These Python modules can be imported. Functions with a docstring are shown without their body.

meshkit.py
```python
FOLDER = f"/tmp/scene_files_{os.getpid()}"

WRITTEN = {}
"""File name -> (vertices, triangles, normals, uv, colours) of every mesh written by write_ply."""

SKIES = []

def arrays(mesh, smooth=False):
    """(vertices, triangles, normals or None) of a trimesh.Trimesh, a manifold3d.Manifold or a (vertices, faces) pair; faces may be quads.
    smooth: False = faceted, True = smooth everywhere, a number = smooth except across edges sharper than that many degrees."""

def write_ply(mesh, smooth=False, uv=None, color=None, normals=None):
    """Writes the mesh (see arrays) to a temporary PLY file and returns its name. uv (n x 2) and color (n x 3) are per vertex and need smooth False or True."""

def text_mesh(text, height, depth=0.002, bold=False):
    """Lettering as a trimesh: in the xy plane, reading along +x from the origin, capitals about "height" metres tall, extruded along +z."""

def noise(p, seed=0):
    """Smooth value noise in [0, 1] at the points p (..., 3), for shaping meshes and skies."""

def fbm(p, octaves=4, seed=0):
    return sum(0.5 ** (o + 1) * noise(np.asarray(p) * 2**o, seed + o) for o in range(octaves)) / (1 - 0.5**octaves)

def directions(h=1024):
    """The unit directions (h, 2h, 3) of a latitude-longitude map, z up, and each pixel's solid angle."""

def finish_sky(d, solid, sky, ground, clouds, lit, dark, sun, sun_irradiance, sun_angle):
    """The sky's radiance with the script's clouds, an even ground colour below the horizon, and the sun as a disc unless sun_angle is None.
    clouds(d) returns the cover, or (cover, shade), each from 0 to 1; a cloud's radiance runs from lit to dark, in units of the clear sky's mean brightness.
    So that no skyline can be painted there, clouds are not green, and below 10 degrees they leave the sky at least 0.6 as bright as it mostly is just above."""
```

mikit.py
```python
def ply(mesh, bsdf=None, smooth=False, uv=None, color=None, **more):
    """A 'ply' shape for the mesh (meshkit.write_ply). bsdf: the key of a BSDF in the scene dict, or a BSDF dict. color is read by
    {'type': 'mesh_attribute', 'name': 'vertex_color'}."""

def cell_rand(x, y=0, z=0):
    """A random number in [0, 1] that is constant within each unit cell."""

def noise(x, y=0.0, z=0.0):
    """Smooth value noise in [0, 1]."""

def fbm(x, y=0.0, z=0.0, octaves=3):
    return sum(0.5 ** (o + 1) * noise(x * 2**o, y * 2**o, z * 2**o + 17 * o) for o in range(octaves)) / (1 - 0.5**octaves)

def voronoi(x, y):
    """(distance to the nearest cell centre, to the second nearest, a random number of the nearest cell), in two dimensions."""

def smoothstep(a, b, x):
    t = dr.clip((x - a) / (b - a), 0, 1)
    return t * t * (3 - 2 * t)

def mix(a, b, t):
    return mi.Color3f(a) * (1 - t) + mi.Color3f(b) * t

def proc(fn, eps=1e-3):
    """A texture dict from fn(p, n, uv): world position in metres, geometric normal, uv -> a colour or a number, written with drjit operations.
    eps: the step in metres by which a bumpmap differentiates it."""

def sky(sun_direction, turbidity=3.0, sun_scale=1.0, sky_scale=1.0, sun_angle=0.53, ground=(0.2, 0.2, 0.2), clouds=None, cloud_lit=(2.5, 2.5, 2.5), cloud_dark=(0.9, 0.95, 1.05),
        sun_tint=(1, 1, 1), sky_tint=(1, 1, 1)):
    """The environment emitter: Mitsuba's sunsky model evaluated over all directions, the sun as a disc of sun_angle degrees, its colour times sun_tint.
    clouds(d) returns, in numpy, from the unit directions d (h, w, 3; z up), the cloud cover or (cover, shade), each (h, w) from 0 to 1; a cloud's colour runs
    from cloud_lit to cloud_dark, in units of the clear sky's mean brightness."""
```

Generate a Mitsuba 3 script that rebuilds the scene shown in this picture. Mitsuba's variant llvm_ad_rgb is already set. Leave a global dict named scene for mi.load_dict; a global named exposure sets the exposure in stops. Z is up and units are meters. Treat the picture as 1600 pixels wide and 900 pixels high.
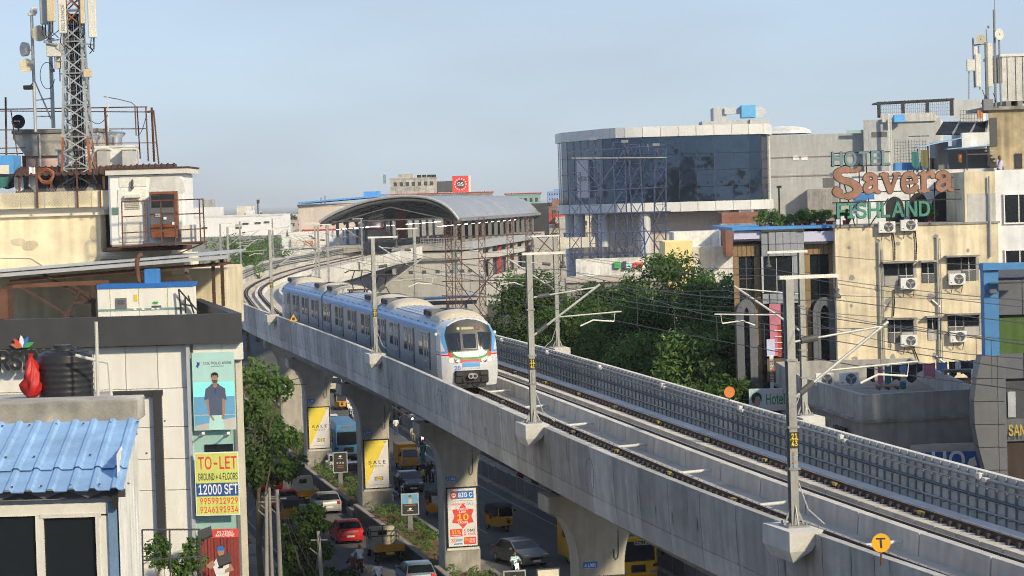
import math
import random
import drjit as dr
import mikit
import mitsuba as mi
import numpy as np
import shapely
import trimesh
from meshkit import fbm as mfbm
from meshkit import text_mesh
from scipy.interpolate import CubicSpline
from shapely.geometry import LineString,Point,Polygon,box as sbox
T=mi.ScalarTransform4f
scene,labels={},{}
rng=random.Random(7)
nrng=np.random.RandomState(11)
# ---------------------------------------------------------------- camera, sky, exposure
CAM_Z=21.6
scene["camera"]={"type":"perspective","fov":25.5786,"fov_axis":"x","near_clip":1.0,"far_clip":9000.0,"to_world":T().look_at(origin=[0,0,CAM_Z],target=[0,99.929989,CAM_Z-3.741298],up=[0.02872175,0.03739754,0.99888762]),}
SUN=(0.52,-0.72,0.42)
def cloud_cover(d):
 z=np.maximum(d[...,2],0.02)
 q=np.stack([d[...,0]/(z+0.25)*1.6,d[...,1]/(z+0.25)*1.6,z*3],-1)
 n=mfbm(q+3.7,5,3)
 n2=mfbm(np.stack([d[...,0]*5,d[...,1]*5,d[...,2]*16],-1)+9.0,4,8)
 veil=0.26+0.40*np.clip((0.22-d[...,2])/0.22,0,1)
 return np.clip(veil+0.45*np.clip(n-0.5,0,1)+0.7*np.clip(n2-0.5,0,1),0,0.85),np.clip(0.25+0.4*(n-0.5),0,1)
scene["sky"]=mikit.sky(SUN,turbidity=2.6,sun_scale=0.52,sky_scale=0.86,sun_angle=3.0,ground=(0.2,0.19,0.18),clouds=cloud_cover,cloud_lit=(1.10,1.18,1.36),cloud_dark=(0.98,1.06,1.24),sun_tint=(0.86,0.96,1.07),sky_tint=(0.95,0.965,1.09))
scene["sky"]["sampling_weight"]=300.0
exposure=2.75
# ---------------------------------------------------------------- materials
# One table of paints: r, g, b, roughness, metallic, grime, streaks, blotches
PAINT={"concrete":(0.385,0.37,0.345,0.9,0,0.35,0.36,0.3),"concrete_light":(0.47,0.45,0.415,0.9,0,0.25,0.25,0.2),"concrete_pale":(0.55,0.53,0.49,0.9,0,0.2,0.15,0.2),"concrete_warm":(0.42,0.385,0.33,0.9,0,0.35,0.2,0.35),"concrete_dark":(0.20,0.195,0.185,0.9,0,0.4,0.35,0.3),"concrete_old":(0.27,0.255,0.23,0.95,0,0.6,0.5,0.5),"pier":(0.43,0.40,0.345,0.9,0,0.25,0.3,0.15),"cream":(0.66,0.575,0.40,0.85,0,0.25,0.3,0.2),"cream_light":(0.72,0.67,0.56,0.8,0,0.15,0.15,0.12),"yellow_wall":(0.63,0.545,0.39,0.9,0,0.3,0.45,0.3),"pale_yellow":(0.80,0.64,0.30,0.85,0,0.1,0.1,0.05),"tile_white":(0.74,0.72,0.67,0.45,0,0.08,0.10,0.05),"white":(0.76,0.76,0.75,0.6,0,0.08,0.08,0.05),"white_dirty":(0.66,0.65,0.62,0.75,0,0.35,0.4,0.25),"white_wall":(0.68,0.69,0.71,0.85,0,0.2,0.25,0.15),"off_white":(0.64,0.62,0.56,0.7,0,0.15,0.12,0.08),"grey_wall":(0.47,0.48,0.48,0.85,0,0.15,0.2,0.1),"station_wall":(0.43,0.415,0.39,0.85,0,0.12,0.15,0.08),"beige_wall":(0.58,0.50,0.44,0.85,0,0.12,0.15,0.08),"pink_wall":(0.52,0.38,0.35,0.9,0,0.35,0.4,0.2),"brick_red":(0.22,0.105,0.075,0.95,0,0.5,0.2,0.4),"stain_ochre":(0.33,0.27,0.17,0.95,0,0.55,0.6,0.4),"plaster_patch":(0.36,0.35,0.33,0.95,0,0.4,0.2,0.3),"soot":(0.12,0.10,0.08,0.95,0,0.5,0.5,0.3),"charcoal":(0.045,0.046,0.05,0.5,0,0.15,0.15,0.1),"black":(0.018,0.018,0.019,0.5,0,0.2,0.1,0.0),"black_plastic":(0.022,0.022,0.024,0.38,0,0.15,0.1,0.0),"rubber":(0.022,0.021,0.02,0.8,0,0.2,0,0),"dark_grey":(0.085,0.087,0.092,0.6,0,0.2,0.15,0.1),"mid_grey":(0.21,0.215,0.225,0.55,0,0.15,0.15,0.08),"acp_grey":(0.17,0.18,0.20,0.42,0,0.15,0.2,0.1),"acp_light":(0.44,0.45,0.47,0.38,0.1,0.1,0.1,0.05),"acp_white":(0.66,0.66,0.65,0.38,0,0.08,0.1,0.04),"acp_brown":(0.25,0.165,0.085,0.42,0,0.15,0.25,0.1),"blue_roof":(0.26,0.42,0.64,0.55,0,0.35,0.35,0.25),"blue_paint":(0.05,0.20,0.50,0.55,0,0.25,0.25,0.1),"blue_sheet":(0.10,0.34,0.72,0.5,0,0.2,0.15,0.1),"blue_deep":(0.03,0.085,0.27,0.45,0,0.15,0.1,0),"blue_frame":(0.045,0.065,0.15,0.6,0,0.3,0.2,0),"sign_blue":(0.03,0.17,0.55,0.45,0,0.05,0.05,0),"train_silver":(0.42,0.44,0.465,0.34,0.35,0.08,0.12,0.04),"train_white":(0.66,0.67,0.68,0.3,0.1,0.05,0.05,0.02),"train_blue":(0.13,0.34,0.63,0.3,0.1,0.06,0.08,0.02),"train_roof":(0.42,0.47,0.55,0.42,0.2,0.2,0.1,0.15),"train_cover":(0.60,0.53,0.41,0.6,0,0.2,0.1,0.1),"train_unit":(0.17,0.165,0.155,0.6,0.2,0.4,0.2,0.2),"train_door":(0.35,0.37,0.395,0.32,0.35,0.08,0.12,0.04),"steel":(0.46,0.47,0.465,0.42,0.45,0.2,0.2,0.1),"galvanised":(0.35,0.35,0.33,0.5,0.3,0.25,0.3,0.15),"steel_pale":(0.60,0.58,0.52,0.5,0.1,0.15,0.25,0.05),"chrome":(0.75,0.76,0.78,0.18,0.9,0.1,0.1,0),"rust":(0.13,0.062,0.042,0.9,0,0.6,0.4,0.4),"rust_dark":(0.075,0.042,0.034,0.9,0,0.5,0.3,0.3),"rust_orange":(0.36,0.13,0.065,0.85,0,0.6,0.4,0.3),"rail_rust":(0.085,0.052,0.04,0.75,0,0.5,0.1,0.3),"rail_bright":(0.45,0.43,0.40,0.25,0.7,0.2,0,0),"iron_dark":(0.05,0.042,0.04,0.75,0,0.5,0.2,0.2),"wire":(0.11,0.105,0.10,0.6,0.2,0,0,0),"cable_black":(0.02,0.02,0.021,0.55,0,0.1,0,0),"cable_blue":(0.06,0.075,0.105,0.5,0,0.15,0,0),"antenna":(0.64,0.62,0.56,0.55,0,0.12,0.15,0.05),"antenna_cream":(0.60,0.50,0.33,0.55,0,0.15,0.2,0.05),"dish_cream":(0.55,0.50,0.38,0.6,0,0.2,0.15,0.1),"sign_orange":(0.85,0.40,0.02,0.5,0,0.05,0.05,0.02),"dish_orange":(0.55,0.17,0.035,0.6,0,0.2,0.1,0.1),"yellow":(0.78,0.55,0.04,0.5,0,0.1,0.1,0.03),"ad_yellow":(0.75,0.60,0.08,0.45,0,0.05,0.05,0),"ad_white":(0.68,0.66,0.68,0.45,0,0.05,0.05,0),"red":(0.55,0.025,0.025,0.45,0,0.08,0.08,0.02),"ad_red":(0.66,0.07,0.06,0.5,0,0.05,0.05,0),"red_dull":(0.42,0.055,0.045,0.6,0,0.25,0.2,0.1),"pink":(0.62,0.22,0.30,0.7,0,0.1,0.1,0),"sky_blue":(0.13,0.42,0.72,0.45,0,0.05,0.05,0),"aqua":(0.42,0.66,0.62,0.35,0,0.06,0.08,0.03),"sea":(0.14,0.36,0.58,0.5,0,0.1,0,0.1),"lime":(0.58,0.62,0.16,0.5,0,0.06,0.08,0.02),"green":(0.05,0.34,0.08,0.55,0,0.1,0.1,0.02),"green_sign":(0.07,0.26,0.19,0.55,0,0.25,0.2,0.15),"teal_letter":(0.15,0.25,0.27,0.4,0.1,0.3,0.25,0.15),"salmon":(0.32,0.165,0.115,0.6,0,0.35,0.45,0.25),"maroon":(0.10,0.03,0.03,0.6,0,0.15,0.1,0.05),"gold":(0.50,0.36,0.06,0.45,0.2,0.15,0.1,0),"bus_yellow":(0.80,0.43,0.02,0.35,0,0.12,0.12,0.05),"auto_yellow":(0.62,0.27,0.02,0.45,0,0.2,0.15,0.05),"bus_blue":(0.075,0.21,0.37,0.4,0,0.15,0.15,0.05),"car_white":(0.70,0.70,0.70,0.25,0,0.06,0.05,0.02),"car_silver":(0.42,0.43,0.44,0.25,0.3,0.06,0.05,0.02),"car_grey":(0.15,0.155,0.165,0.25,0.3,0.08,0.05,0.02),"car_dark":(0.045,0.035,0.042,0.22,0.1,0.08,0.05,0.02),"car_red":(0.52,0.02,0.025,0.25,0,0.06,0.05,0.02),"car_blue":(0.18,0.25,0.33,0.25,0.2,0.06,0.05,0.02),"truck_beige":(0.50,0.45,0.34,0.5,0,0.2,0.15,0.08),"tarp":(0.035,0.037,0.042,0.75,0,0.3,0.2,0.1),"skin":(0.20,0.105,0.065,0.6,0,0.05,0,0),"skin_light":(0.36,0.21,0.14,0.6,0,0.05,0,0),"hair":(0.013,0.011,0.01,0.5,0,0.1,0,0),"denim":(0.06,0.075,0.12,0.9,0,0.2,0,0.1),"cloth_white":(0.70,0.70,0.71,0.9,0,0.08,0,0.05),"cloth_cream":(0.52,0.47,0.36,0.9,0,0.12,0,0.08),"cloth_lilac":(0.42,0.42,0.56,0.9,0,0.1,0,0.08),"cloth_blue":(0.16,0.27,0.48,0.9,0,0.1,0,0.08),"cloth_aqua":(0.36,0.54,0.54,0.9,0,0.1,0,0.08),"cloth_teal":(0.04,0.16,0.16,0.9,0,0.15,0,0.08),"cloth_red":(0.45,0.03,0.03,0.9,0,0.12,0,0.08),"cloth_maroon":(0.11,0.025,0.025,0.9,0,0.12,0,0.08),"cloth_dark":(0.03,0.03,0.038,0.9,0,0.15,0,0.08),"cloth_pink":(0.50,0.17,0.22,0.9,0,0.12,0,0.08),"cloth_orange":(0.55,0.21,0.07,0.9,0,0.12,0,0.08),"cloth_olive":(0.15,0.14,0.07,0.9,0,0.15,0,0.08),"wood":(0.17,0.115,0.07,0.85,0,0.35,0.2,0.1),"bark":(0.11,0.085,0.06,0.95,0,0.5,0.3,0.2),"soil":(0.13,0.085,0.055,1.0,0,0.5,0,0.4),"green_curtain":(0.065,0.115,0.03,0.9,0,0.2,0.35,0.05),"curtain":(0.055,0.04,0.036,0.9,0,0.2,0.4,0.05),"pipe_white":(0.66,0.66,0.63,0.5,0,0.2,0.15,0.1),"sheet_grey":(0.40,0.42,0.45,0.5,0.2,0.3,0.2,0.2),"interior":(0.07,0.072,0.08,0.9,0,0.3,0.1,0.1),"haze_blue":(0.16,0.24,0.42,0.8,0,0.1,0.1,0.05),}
PIDX={k:i for i,k in enumerate(PAINT)}
_tab=np.array(list(PAINT.values()),np.float32)
_cols=[mi.Float(np.ascontiguousarray(_tab[:,c]))for c in range(8)]
def paint_of(uv,c):
 return dr.gather(mi.Float,_cols[c],mi.UInt32(dr.clip(uv.x,0,len(PAINT)-0.5)))
def paint_color(p,n,uv):
 grime,streak,blotch=paint_of(uv,5),paint_of(uv,6),paint_of(uv,7)
 fine=mikit.fbm(p.x*2.3,p.y*2.3,p.z*2.3,4)-0.5
 run=mikit.fbm(p.x*4.1+31,p.y*4.1,p.z*0.33,3)-0.5
 run=run+0.6*(mikit.fbm(p.x*0.9+5,p.y*0.9,p.z*0.1,2)-0.5)
 big=mikit.smoothstep(0.46,0.66,mikit.fbm(p.x*0.55+7,p.y*0.55,p.z*0.55+3,3))
 speck=mikit.noise(p.x*23,p.y*23,p.z*23)-0.5
 up=dr.select(dr.abs(n.z)>0.7,0.25,1.0)
 k=(1+1.1*grime*fine+0.35*grime*speck)*(1+1.5*streak*run*up)*(1-0.45*blotch*big)
 c=mi.Color3f(paint_of(uv,0),paint_of(uv,1),paint_of(uv,2))*dr.clip(k,0.3,1.6)*uv.y
 return dr.clip(c,0.004,0.85)
def paint_rough(p,n,uv):
 return dr.clip(paint_of(uv,3)+0.12*(mikit.noise(p.x*3,p.y*3,p.z*3)-0.5),0.08,1.0)
def paint_metal(p,n,uv):
 return paint_of(uv,4)
PC,PR,PM=mikit.proc(paint_color),mikit.proc(paint_rough),mikit.proc(paint_metal)
scene["M"]={"type":"twosided","bsdf":{"type":"principled","base_color":PC,"roughness":PR,"metallic":PM,"specular":0.4}}
scene["GLOSS"]={"type":"twosided","bsdf":{"type":"principled","base_color":PC,"roughness":PR,"metallic":PM,"specular":0.5,"clearcoat":0.8,"clearcoat_gloss":0.93}}
def asphalt_color(p,n,uv):
 big=mikit.fbm(p.x*0.12,p.y*0.09,0,4)
 fine=mikit.noise(p.x*9,p.y*9,1)
 lane=mikit.fbm(p.x*1.4+p.y*0.32,p.y*0.04,5,3)
 g=0.050*(0.65+0.5*big+0.35*lane+0.18*fine)
 return mi.Color3f(g*1.66,g*1.68,g*1.74)
def earth_color(p,n,uv):
 big=mikit.fbm(p.x*0.06,p.y*0.06,0,4)
 fine=mikit.fbm(p.x*1.1,p.y*1.1,2,3)
 return mikit.mix((0.085,0.082,0.08),(0.17,0.155,0.135),dr.clip(big*0.9+fine*0.4-0.15,0,1))
scene["ASPHALT"]={"type":"principled","base_color":mikit.proc(asphalt_color),"roughness":0.82,"specular":0.35}
scene["EARTH"]={"type":"diffuse","reflectance":mikit.proc(earth_color)}
def leaf_color(p,n,uv):
 k=mikit.noise(p.x*0.7,p.y*0.7,p.z*0.7)
 k2=mikit.noise(p.x*6.1,p.y*6.1,p.z*6.1)
 a=mikit.mix((0.058,0.118,0.034),(0.12,0.19,0.052),dr.clip(0.75*k+0.55*k2-0.2,0,1))
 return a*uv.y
LC=mikit.proc(leaf_color)
scene["LEAF"]={"type":"principledthin","base_color":LC,"roughness":0.55,"diff_trans":0.7,"eta":1.3}
def glass_wave(p,n,uv):
 return 0.014*mikit.noise(p.x*0.62,p.y*0.62,p.z*0.5)+0.0025*mikit.noise(p.x*2.3+9,p.y*2.3,p.z*1.7)
scene["GLASS_DARK"]={"type":"twosided","bsdf":{"type":"principled","base_color":{"type":"rgb","value":[0.012,0.016,0.02]},"roughness":0.06,"specular":0.75}}
scene["GLASS_BLUE"]={"type":"twosided","bsdf":{"type":"bumpmap","arbitrary":mikit.proc(glass_wave,eps=0.03),"scale":1.6,"bsdf":{"type":"principled","base_color":{"type":"rgb","value":[0.05,0.08,0.13]},"metallic":0.9,"roughness":0.03}}}
scene["GLASS_CLEAR"]={"type":"thindielectric"}
LIGHTS={"lamp_red":(2.2,0.30,0.12),"lamp_white":(9.0,8.2,6.6),"tube_white":(0.9,0.93,0.97)}
# ---------------------------------------------------------------- mesh helpers
class MB:
 """Collects primitives of one mesh."""
 def __init__(self):
  self.v,self.f,self.n=[],[],0
 def add(self,v,f):
  v,f=np.asarray(v,float).reshape(-1,3),np.asarray(f,int)
  if f.shape[1]==4:
   f=np.vstack([f[:,[0,1,2]],f[:,[0,2,3]]])
  self.v.append(v)
  self.f.append(f+self.n)
  self.n+=len(v)
  return self
 def tm(self,m,M=None):
  v=np.array(m.vertices)
  if M is not None:
   v=v@np.array(M)[:3,:3].T+np.array(M)[:3,3]
  return self.add(v,np.array(m.faces))
 def box(self,c,s,rz=0.0,ch=0.0):
  v,f=boxvf(s,ch)
  if rz:
   v=v@rotz(rz).T
  return self.add(v+np.asarray(c,float),f)
 def deep(self,b,k=1.15):
  """A block whose sides run back on the skew, as the plots along this street do; b is (centre, size)."""
  c,s=np.array(b[0],float),np.array(b[1],float)
  x0,x1,y0,y1=c[0]-s[0]/2,c[0]+s[0]/2,c[1]-s[1]/2,c[1]+s[1]/2
  g=s[1]/y0*k
  return self.prism([(x0,y0),(x1,y0),(x1+x1*g,y1),(x0+x0*g,y1)],s[2],mat((0,0,c[2]-s[2]/2)))
 def bar(self,p0,p1,w,h=None,up=(0,0,1)):
  """A straight bar of w (across) by h (along up)."""
  p0,p1=np.asarray(p0,float),np.asarray(p1,float)
  h=w if h is None else h
  d=p1-p0
  L=np.linalg.norm(d)
  if L<1e-9:
   return self
  d=d/L
  u=np.asarray(up,float)
  if abs(d@u)>0.97:
   u=np.array([0,1.0,0])if abs(d[1])<0.9 else np.array([1.0,0,0])
  a=np.cross(d,u)
  a/=np.linalg.norm(a)
  b=np.cross(a,d)
  v,f=boxvf((w,L,h))
  return self.add(v@np.array([a,d,b])+(p0+p1)/2,f)
 def tube(self,pts,r,n=6,cap=True):
  v,f=tubevf(pts,r,n,cap)
  return self.add(v,f)
 def quad(self,a,b,c,d):
  return self.add([a,b,c,d],[[0,1,2],[0,2,3]])
 def cyl(self,c,r,h,n=16,r2=None,axis=2,cap=True):
  """A cylinder or cone on c, rising h along the axis."""
  r2=r if r2 is None else r2
  t=np.arange(n)*2*math.pi/n
  ring=np.stack([np.cos(t),np.sin(t)],1)
  lo=np.hstack([ring*r,np.zeros((n,1))])
  hi=np.hstack([ring*r2,np.full((n,1),h)])
  v=np.vstack([lo,hi,[[0,0,0],[0,0,h]]])
  i=np.arange(n)
  j=(i+1)%n
  f=np.vstack([np.stack([i,j,j+n],1),np.stack([i,j+n,i+n],1)])
  if cap:
   f=np.vstack([f,np.stack([j,i,np.full(n,2*n)],1),np.stack([i+n,j+n,np.full(n,2*n+1)],1)])
  if axis==0:
   v=v[:,[2,0,1]]
  elif axis==1:
   v=v[:,[1,2,0]]
  return self.add(v+np.asarray(c,float),f)
 def lathe(self,prof,c=(0,0,0),n=20):
  """prof: (r, z) from bottom to top."""
  prof=np.asarray(prof,float)
  t=np.arange(n)*2*math.pi/n
  v=np.stack([np.outer(prof[:,0],np.cos(t)),np.outer(prof[:,0],np.sin(t)),np.repeat(prof[:,1:2],n,1)],-1).reshape(-1,3)
  f=[]
  for a in range(len(prof)-1):
   for b in range(n):
    e=(b+1)%n
    f+=[[a*n+b,a*n+e,(a+1)*n+e],[a*n+b,(a+1)*n+e,(a+1)*n+b]]
  return self.add(v+np.asarray(c,float),f)
 def ball(self,c,r,sub=1):
  m=trimesh.creation.icosphere(sub,1.0)
  return self.add(m.vertices*np.asarray(r)+np.asarray(c,float),m.faces)
 def prism(self,poly,depth,M=None):
  """A polygon of (x, y), or a shapely one, extruded along +z by depth, then moved by M."""
  if not hasattr(poly,"exterior")and not hasattr(poly,"geoms"):
   poly=Polygon(poly)
  for g in getattr(poly,"geoms",[poly]):
   if g.is_empty or g.area<1e-9 or not hasattr(g,"exterior"):
    continue
   self.tm(trimesh.creation.extrude_polygon(g,depth,engine="earcut"),M)
  return self
 def mesh(self):
  return trimesh.Trimesh(np.vstack(self.v),np.vstack(self.f),process=False)
 def moved(self,M):
  M=np.asarray(M)
  self.v=[v@M[:3,:3].T+M[:3,3]for v in self.v]
  return self
def rotz(a):
 c,s=math.cos(a),math.sin(a)
 return np.array([[c,-s,0],[s,c,0],[0,0,1.0]])
def mat(loc=(0,0,0),rz=0.0,sc=(1,1,1)):
 M=np.eye(4)
 M[:3,:3]=rotz(rz)*np.asarray(sc,float)
 M[:3,3]=loc
 return M
def wallmat(loc,rz=0.0):
 """Turns x right, y up, z out into an upright sheet: seen from -y when rz = 0."""
 M=np.eye(4)
 M[:3,:3]=rotz(rz)@np.array([[1,0,0],[0,0,-1],[0,1,0.0]])
 M[:3,3]=loc
 return M
_boxf=np.array([[0,2,3,1],[4,5,7,6],[0,1,5,4],[2,6,7,3],[0,4,6,2],[1,3,7,5]])
def boxvf(s,ch=0.0):
 s=np.asarray(s,float)/2
 if ch<=0:
  v=np.array([[x,y,z]for x in(-1,1)for y in(-1,1)for z in(-1,1)],float)*s
  f=np.array([[0,1,3,2],[4,6,7,5],[0,4,5,1],[2,3,7,6],[0,2,6,4],[1,5,7,3]])
  return v,f
 pts=[]
 for x in(-1,1):
  for y in(-1,1):
   for z in(-1,1):
    e=np.array([x,y,z])*s
    for k in range(3):
     q=e-np.array([x,y,z])*ch
     q[k]=e[k]
     pts.append(q)
 m=trimesh.convex.convex_hull(np.array(pts))
 return np.array(m.vertices),np.array(m.faces)
def tubevf(pts,r,n=6,cap=True):
 pts=np.asarray(pts,float)
 d=np.gradient(pts,axis=0)
 d/=np.linalg.norm(d,axis=1,keepdims=True)+1e-12
 u=np.array([0,0,1.0])
 if np.abs(d@u).max()>0.95:
  u=np.array([0.13,0.99,0.05])if np.abs(d[:,1]).max()<0.95 else np.array([1.0,0.1,0.05])
 a=np.cross(d,u)
 a/=np.linalg.norm(a,axis=1,keepdims=True)+1e-12
 b=np.cross(a,d)
 t=np.arange(n)*2*math.pi/n
 rr=np.broadcast_to(np.asarray(r,float),(len(pts),))[:,None,None]
 v=(pts[:,None]+rr*(np.cos(t)[None,:,None]*a[:,None]+np.sin(t)[None,:,None]*b[:,None])).reshape(-1,3)
 f=[]
 for k in range(len(pts)-1):
  for i in range(n):
   j=(i+1)%n
   f.append([k*n+i,k*n+j,(k+1)*n+j,(k+1)*n+i])
 f=np.array(f)
 f=np.vstack([f[:,[0,2,1]],f[:,[0,3,2]]])
 if cap:
  m=len(pts)*n
  v=np.vstack([v,pts[:1],pts[-1:]])
  i=np.arange(n)
  j=(i+1)%n
  f=np.vstack([f,np.stack([i,j,np.full(n,m)],1),np.stack([j+m-n,i+m-n,np.full(n,m+1)],1)])
 return v,f
def sag(a,b,drop,n=9):
 a,b=np.asarray(a,float),np.asarray(b,float)
 t=np.linspace(0,1,n)[:,None]
 p=a+(b-a)*t
 p[:,2]-=4*drop*(t*(1-t))[:,0]
 return p
_used={}
def numbered(key):
 k=_used.get(key,-1)+1
 _used[key]=k
 return key if k==0 else f"{key}_{k:03d}"
def shape(mesh,paint,tone=1.0,smooth=False,bsdf="M",**more):
 if isinstance(mesh,MB):
  mesh=mesh.mesh()
 if not isinstance(mesh,trimesh.Trimesh):
  mesh=trimesh.Trimesh(np.asarray(mesh[0],float),mesh[1],process=False)
 if smooth is not False and smooth is not True:
  mesh.merge_vertices()
  mesh=trimesh.graph.smooth_shade(mesh,angle=math.radians(smooth),facet_minarea=None)
  smooth=True
 if bsdf in("M","GLOSS","LEAF"):
  if not isinstance(paint,str):
   uv=np.asarray(paint)
  else:
   uv=np.tile([[PIDX.get(paint,0)+0.5,tone]],(len(mesh.vertices),1))
  return mikit.ply(mesh,bsdf,smooth=smooth,uv=uv,**more)
 return mikit.ply(mesh,bsdf,smooth=smooth,**more)
def obj(name,mesh,paint="concrete",parent=None,tone=1.0,smooth=False,bsdf="M",light=None):
 """One entry of the scene; parent is the key of the thing or part it belongs to."""
 key=numbered(f"{parent}__{name}" if parent else name)
 scene[key]=shape(mesh,paint,tone,smooth,bsdf)
 if light:
  scene[key]["emitter"]={"type":"area","radiance":{"type":"rgb","value":list(LIGHTS[light])}}
 return key
def tag(key,label=None,cat=None,group=None,kind=None):
 labels[key]={k:v for k,v in dict(label=label,category=cat,group=group,kind=kind).items()if v}
 return key
def thing(name,label,cat,group=None):
 return tag(numbered(name),label,cat,group)
def put(root,M,keys=None):
 """Moves a thing built in its own coordinates."""
 for k in keys or[k for k in scene if k==root or k.startswith(root+"__")]:
  old=np.array(T(scene[k]["to_world"]).matrix)if "to_world" in scene[k]else np.eye(4)
  scene[k]["to_world"]=T(np.asarray(M)@old)
 return root
def dup(root,name,M,label,group=None,recolor=None):
 """A copy of a thing built in its own coordinates, with copies of its parts; M replaces the placement."""
 new=thing(name,label,labels[root]["category"],group or labels[root].get("group"))
 for k in[k for k in scene if k==root or k.startswith(root+"__")]:
  scene[new+k[len(root):]]={**scene[k],"to_world":T(np.asarray(M))}
 return new
def text(s,h,depth=0.02,bold=False,width=None,center=True):
 m=text_mesh(s,h,depth,bold)
 v=np.array(m.vertices)
 w=v[:,0].max()-v[:,0].min()
 v[:,0]-=v[:,0].min()
 if width:
  v[:,0]*=width/w
  w=width
 if center:
  v[:,0]-=w/2
 return trimesh.Trimesh(v,m.faces,process=False)
def rect(x0,y0,x1,y1):
 return sbox(min(x0,x1),min(y0,y1),max(x0,x1),max(y0,y1))
 # ---------------------------------------------------------------- the line of the viaduct, in plan (metres)
RAIL_Z=11.753
_K=np.array([(25.35,23.33,11.48),(20.76,33.11,11.54),(16.92,43.2,11.61),(13.68,53.5,11.68),(10.89,63.93,11.75),(8.4,74.44,11.82),(6.11,85.0,11.89),(3.9,95.57,11.96),(1.71,106.15,12.03),(-0.52,116.71,12.1),(-2.82,127.26,12.17),(-5.21,137.8,12.23),(-7.68,148.31,12.3),(-10.2,158.81,12.37),(-12.7,169.32,12.4),(-15.12,179.84,12.42),(-17.36,190.41,12.43),(-19.3,201.03,12.43),(-24.6,236.0,12.43),(-26.9,253.0,12.43),(-29.4,284.0,12.43),(-29.95,308.0,12.43),(-29.8,334.0,12.43),(-29.0,374.0,12.43),(-27.9,400.0,12.43),(-25.7,443.0,12.43),(-18.5,600.0,12.43)])
_ks=np.concatenate([[0],np.cumsum(np.linalg.norm(np.diff(_K[:,:2],axis=0),axis=1))])
_cx,_cy,_cz=(CubicSpline(_ks,_K[:,c])for c in range(3))
_WY,_WL,_WR=[0,255,284,308,334,374,443,600],[1,1,1.09,1.25,1.5,1.6,1.6,1.6],[1,1,1.0,1.25,1.5,1.6,1.6,1.6]
def line_at(s):
 s=np.asarray(s,float)
 x,y,z=_cx(s),_cy(s),np.where(_cy(s)>165,np.minimum(_cz(s),12.43),_cz(s))
 h=np.arctan2(_cx(s,1),_cy(s,1))
 return x,y,z,h
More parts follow.
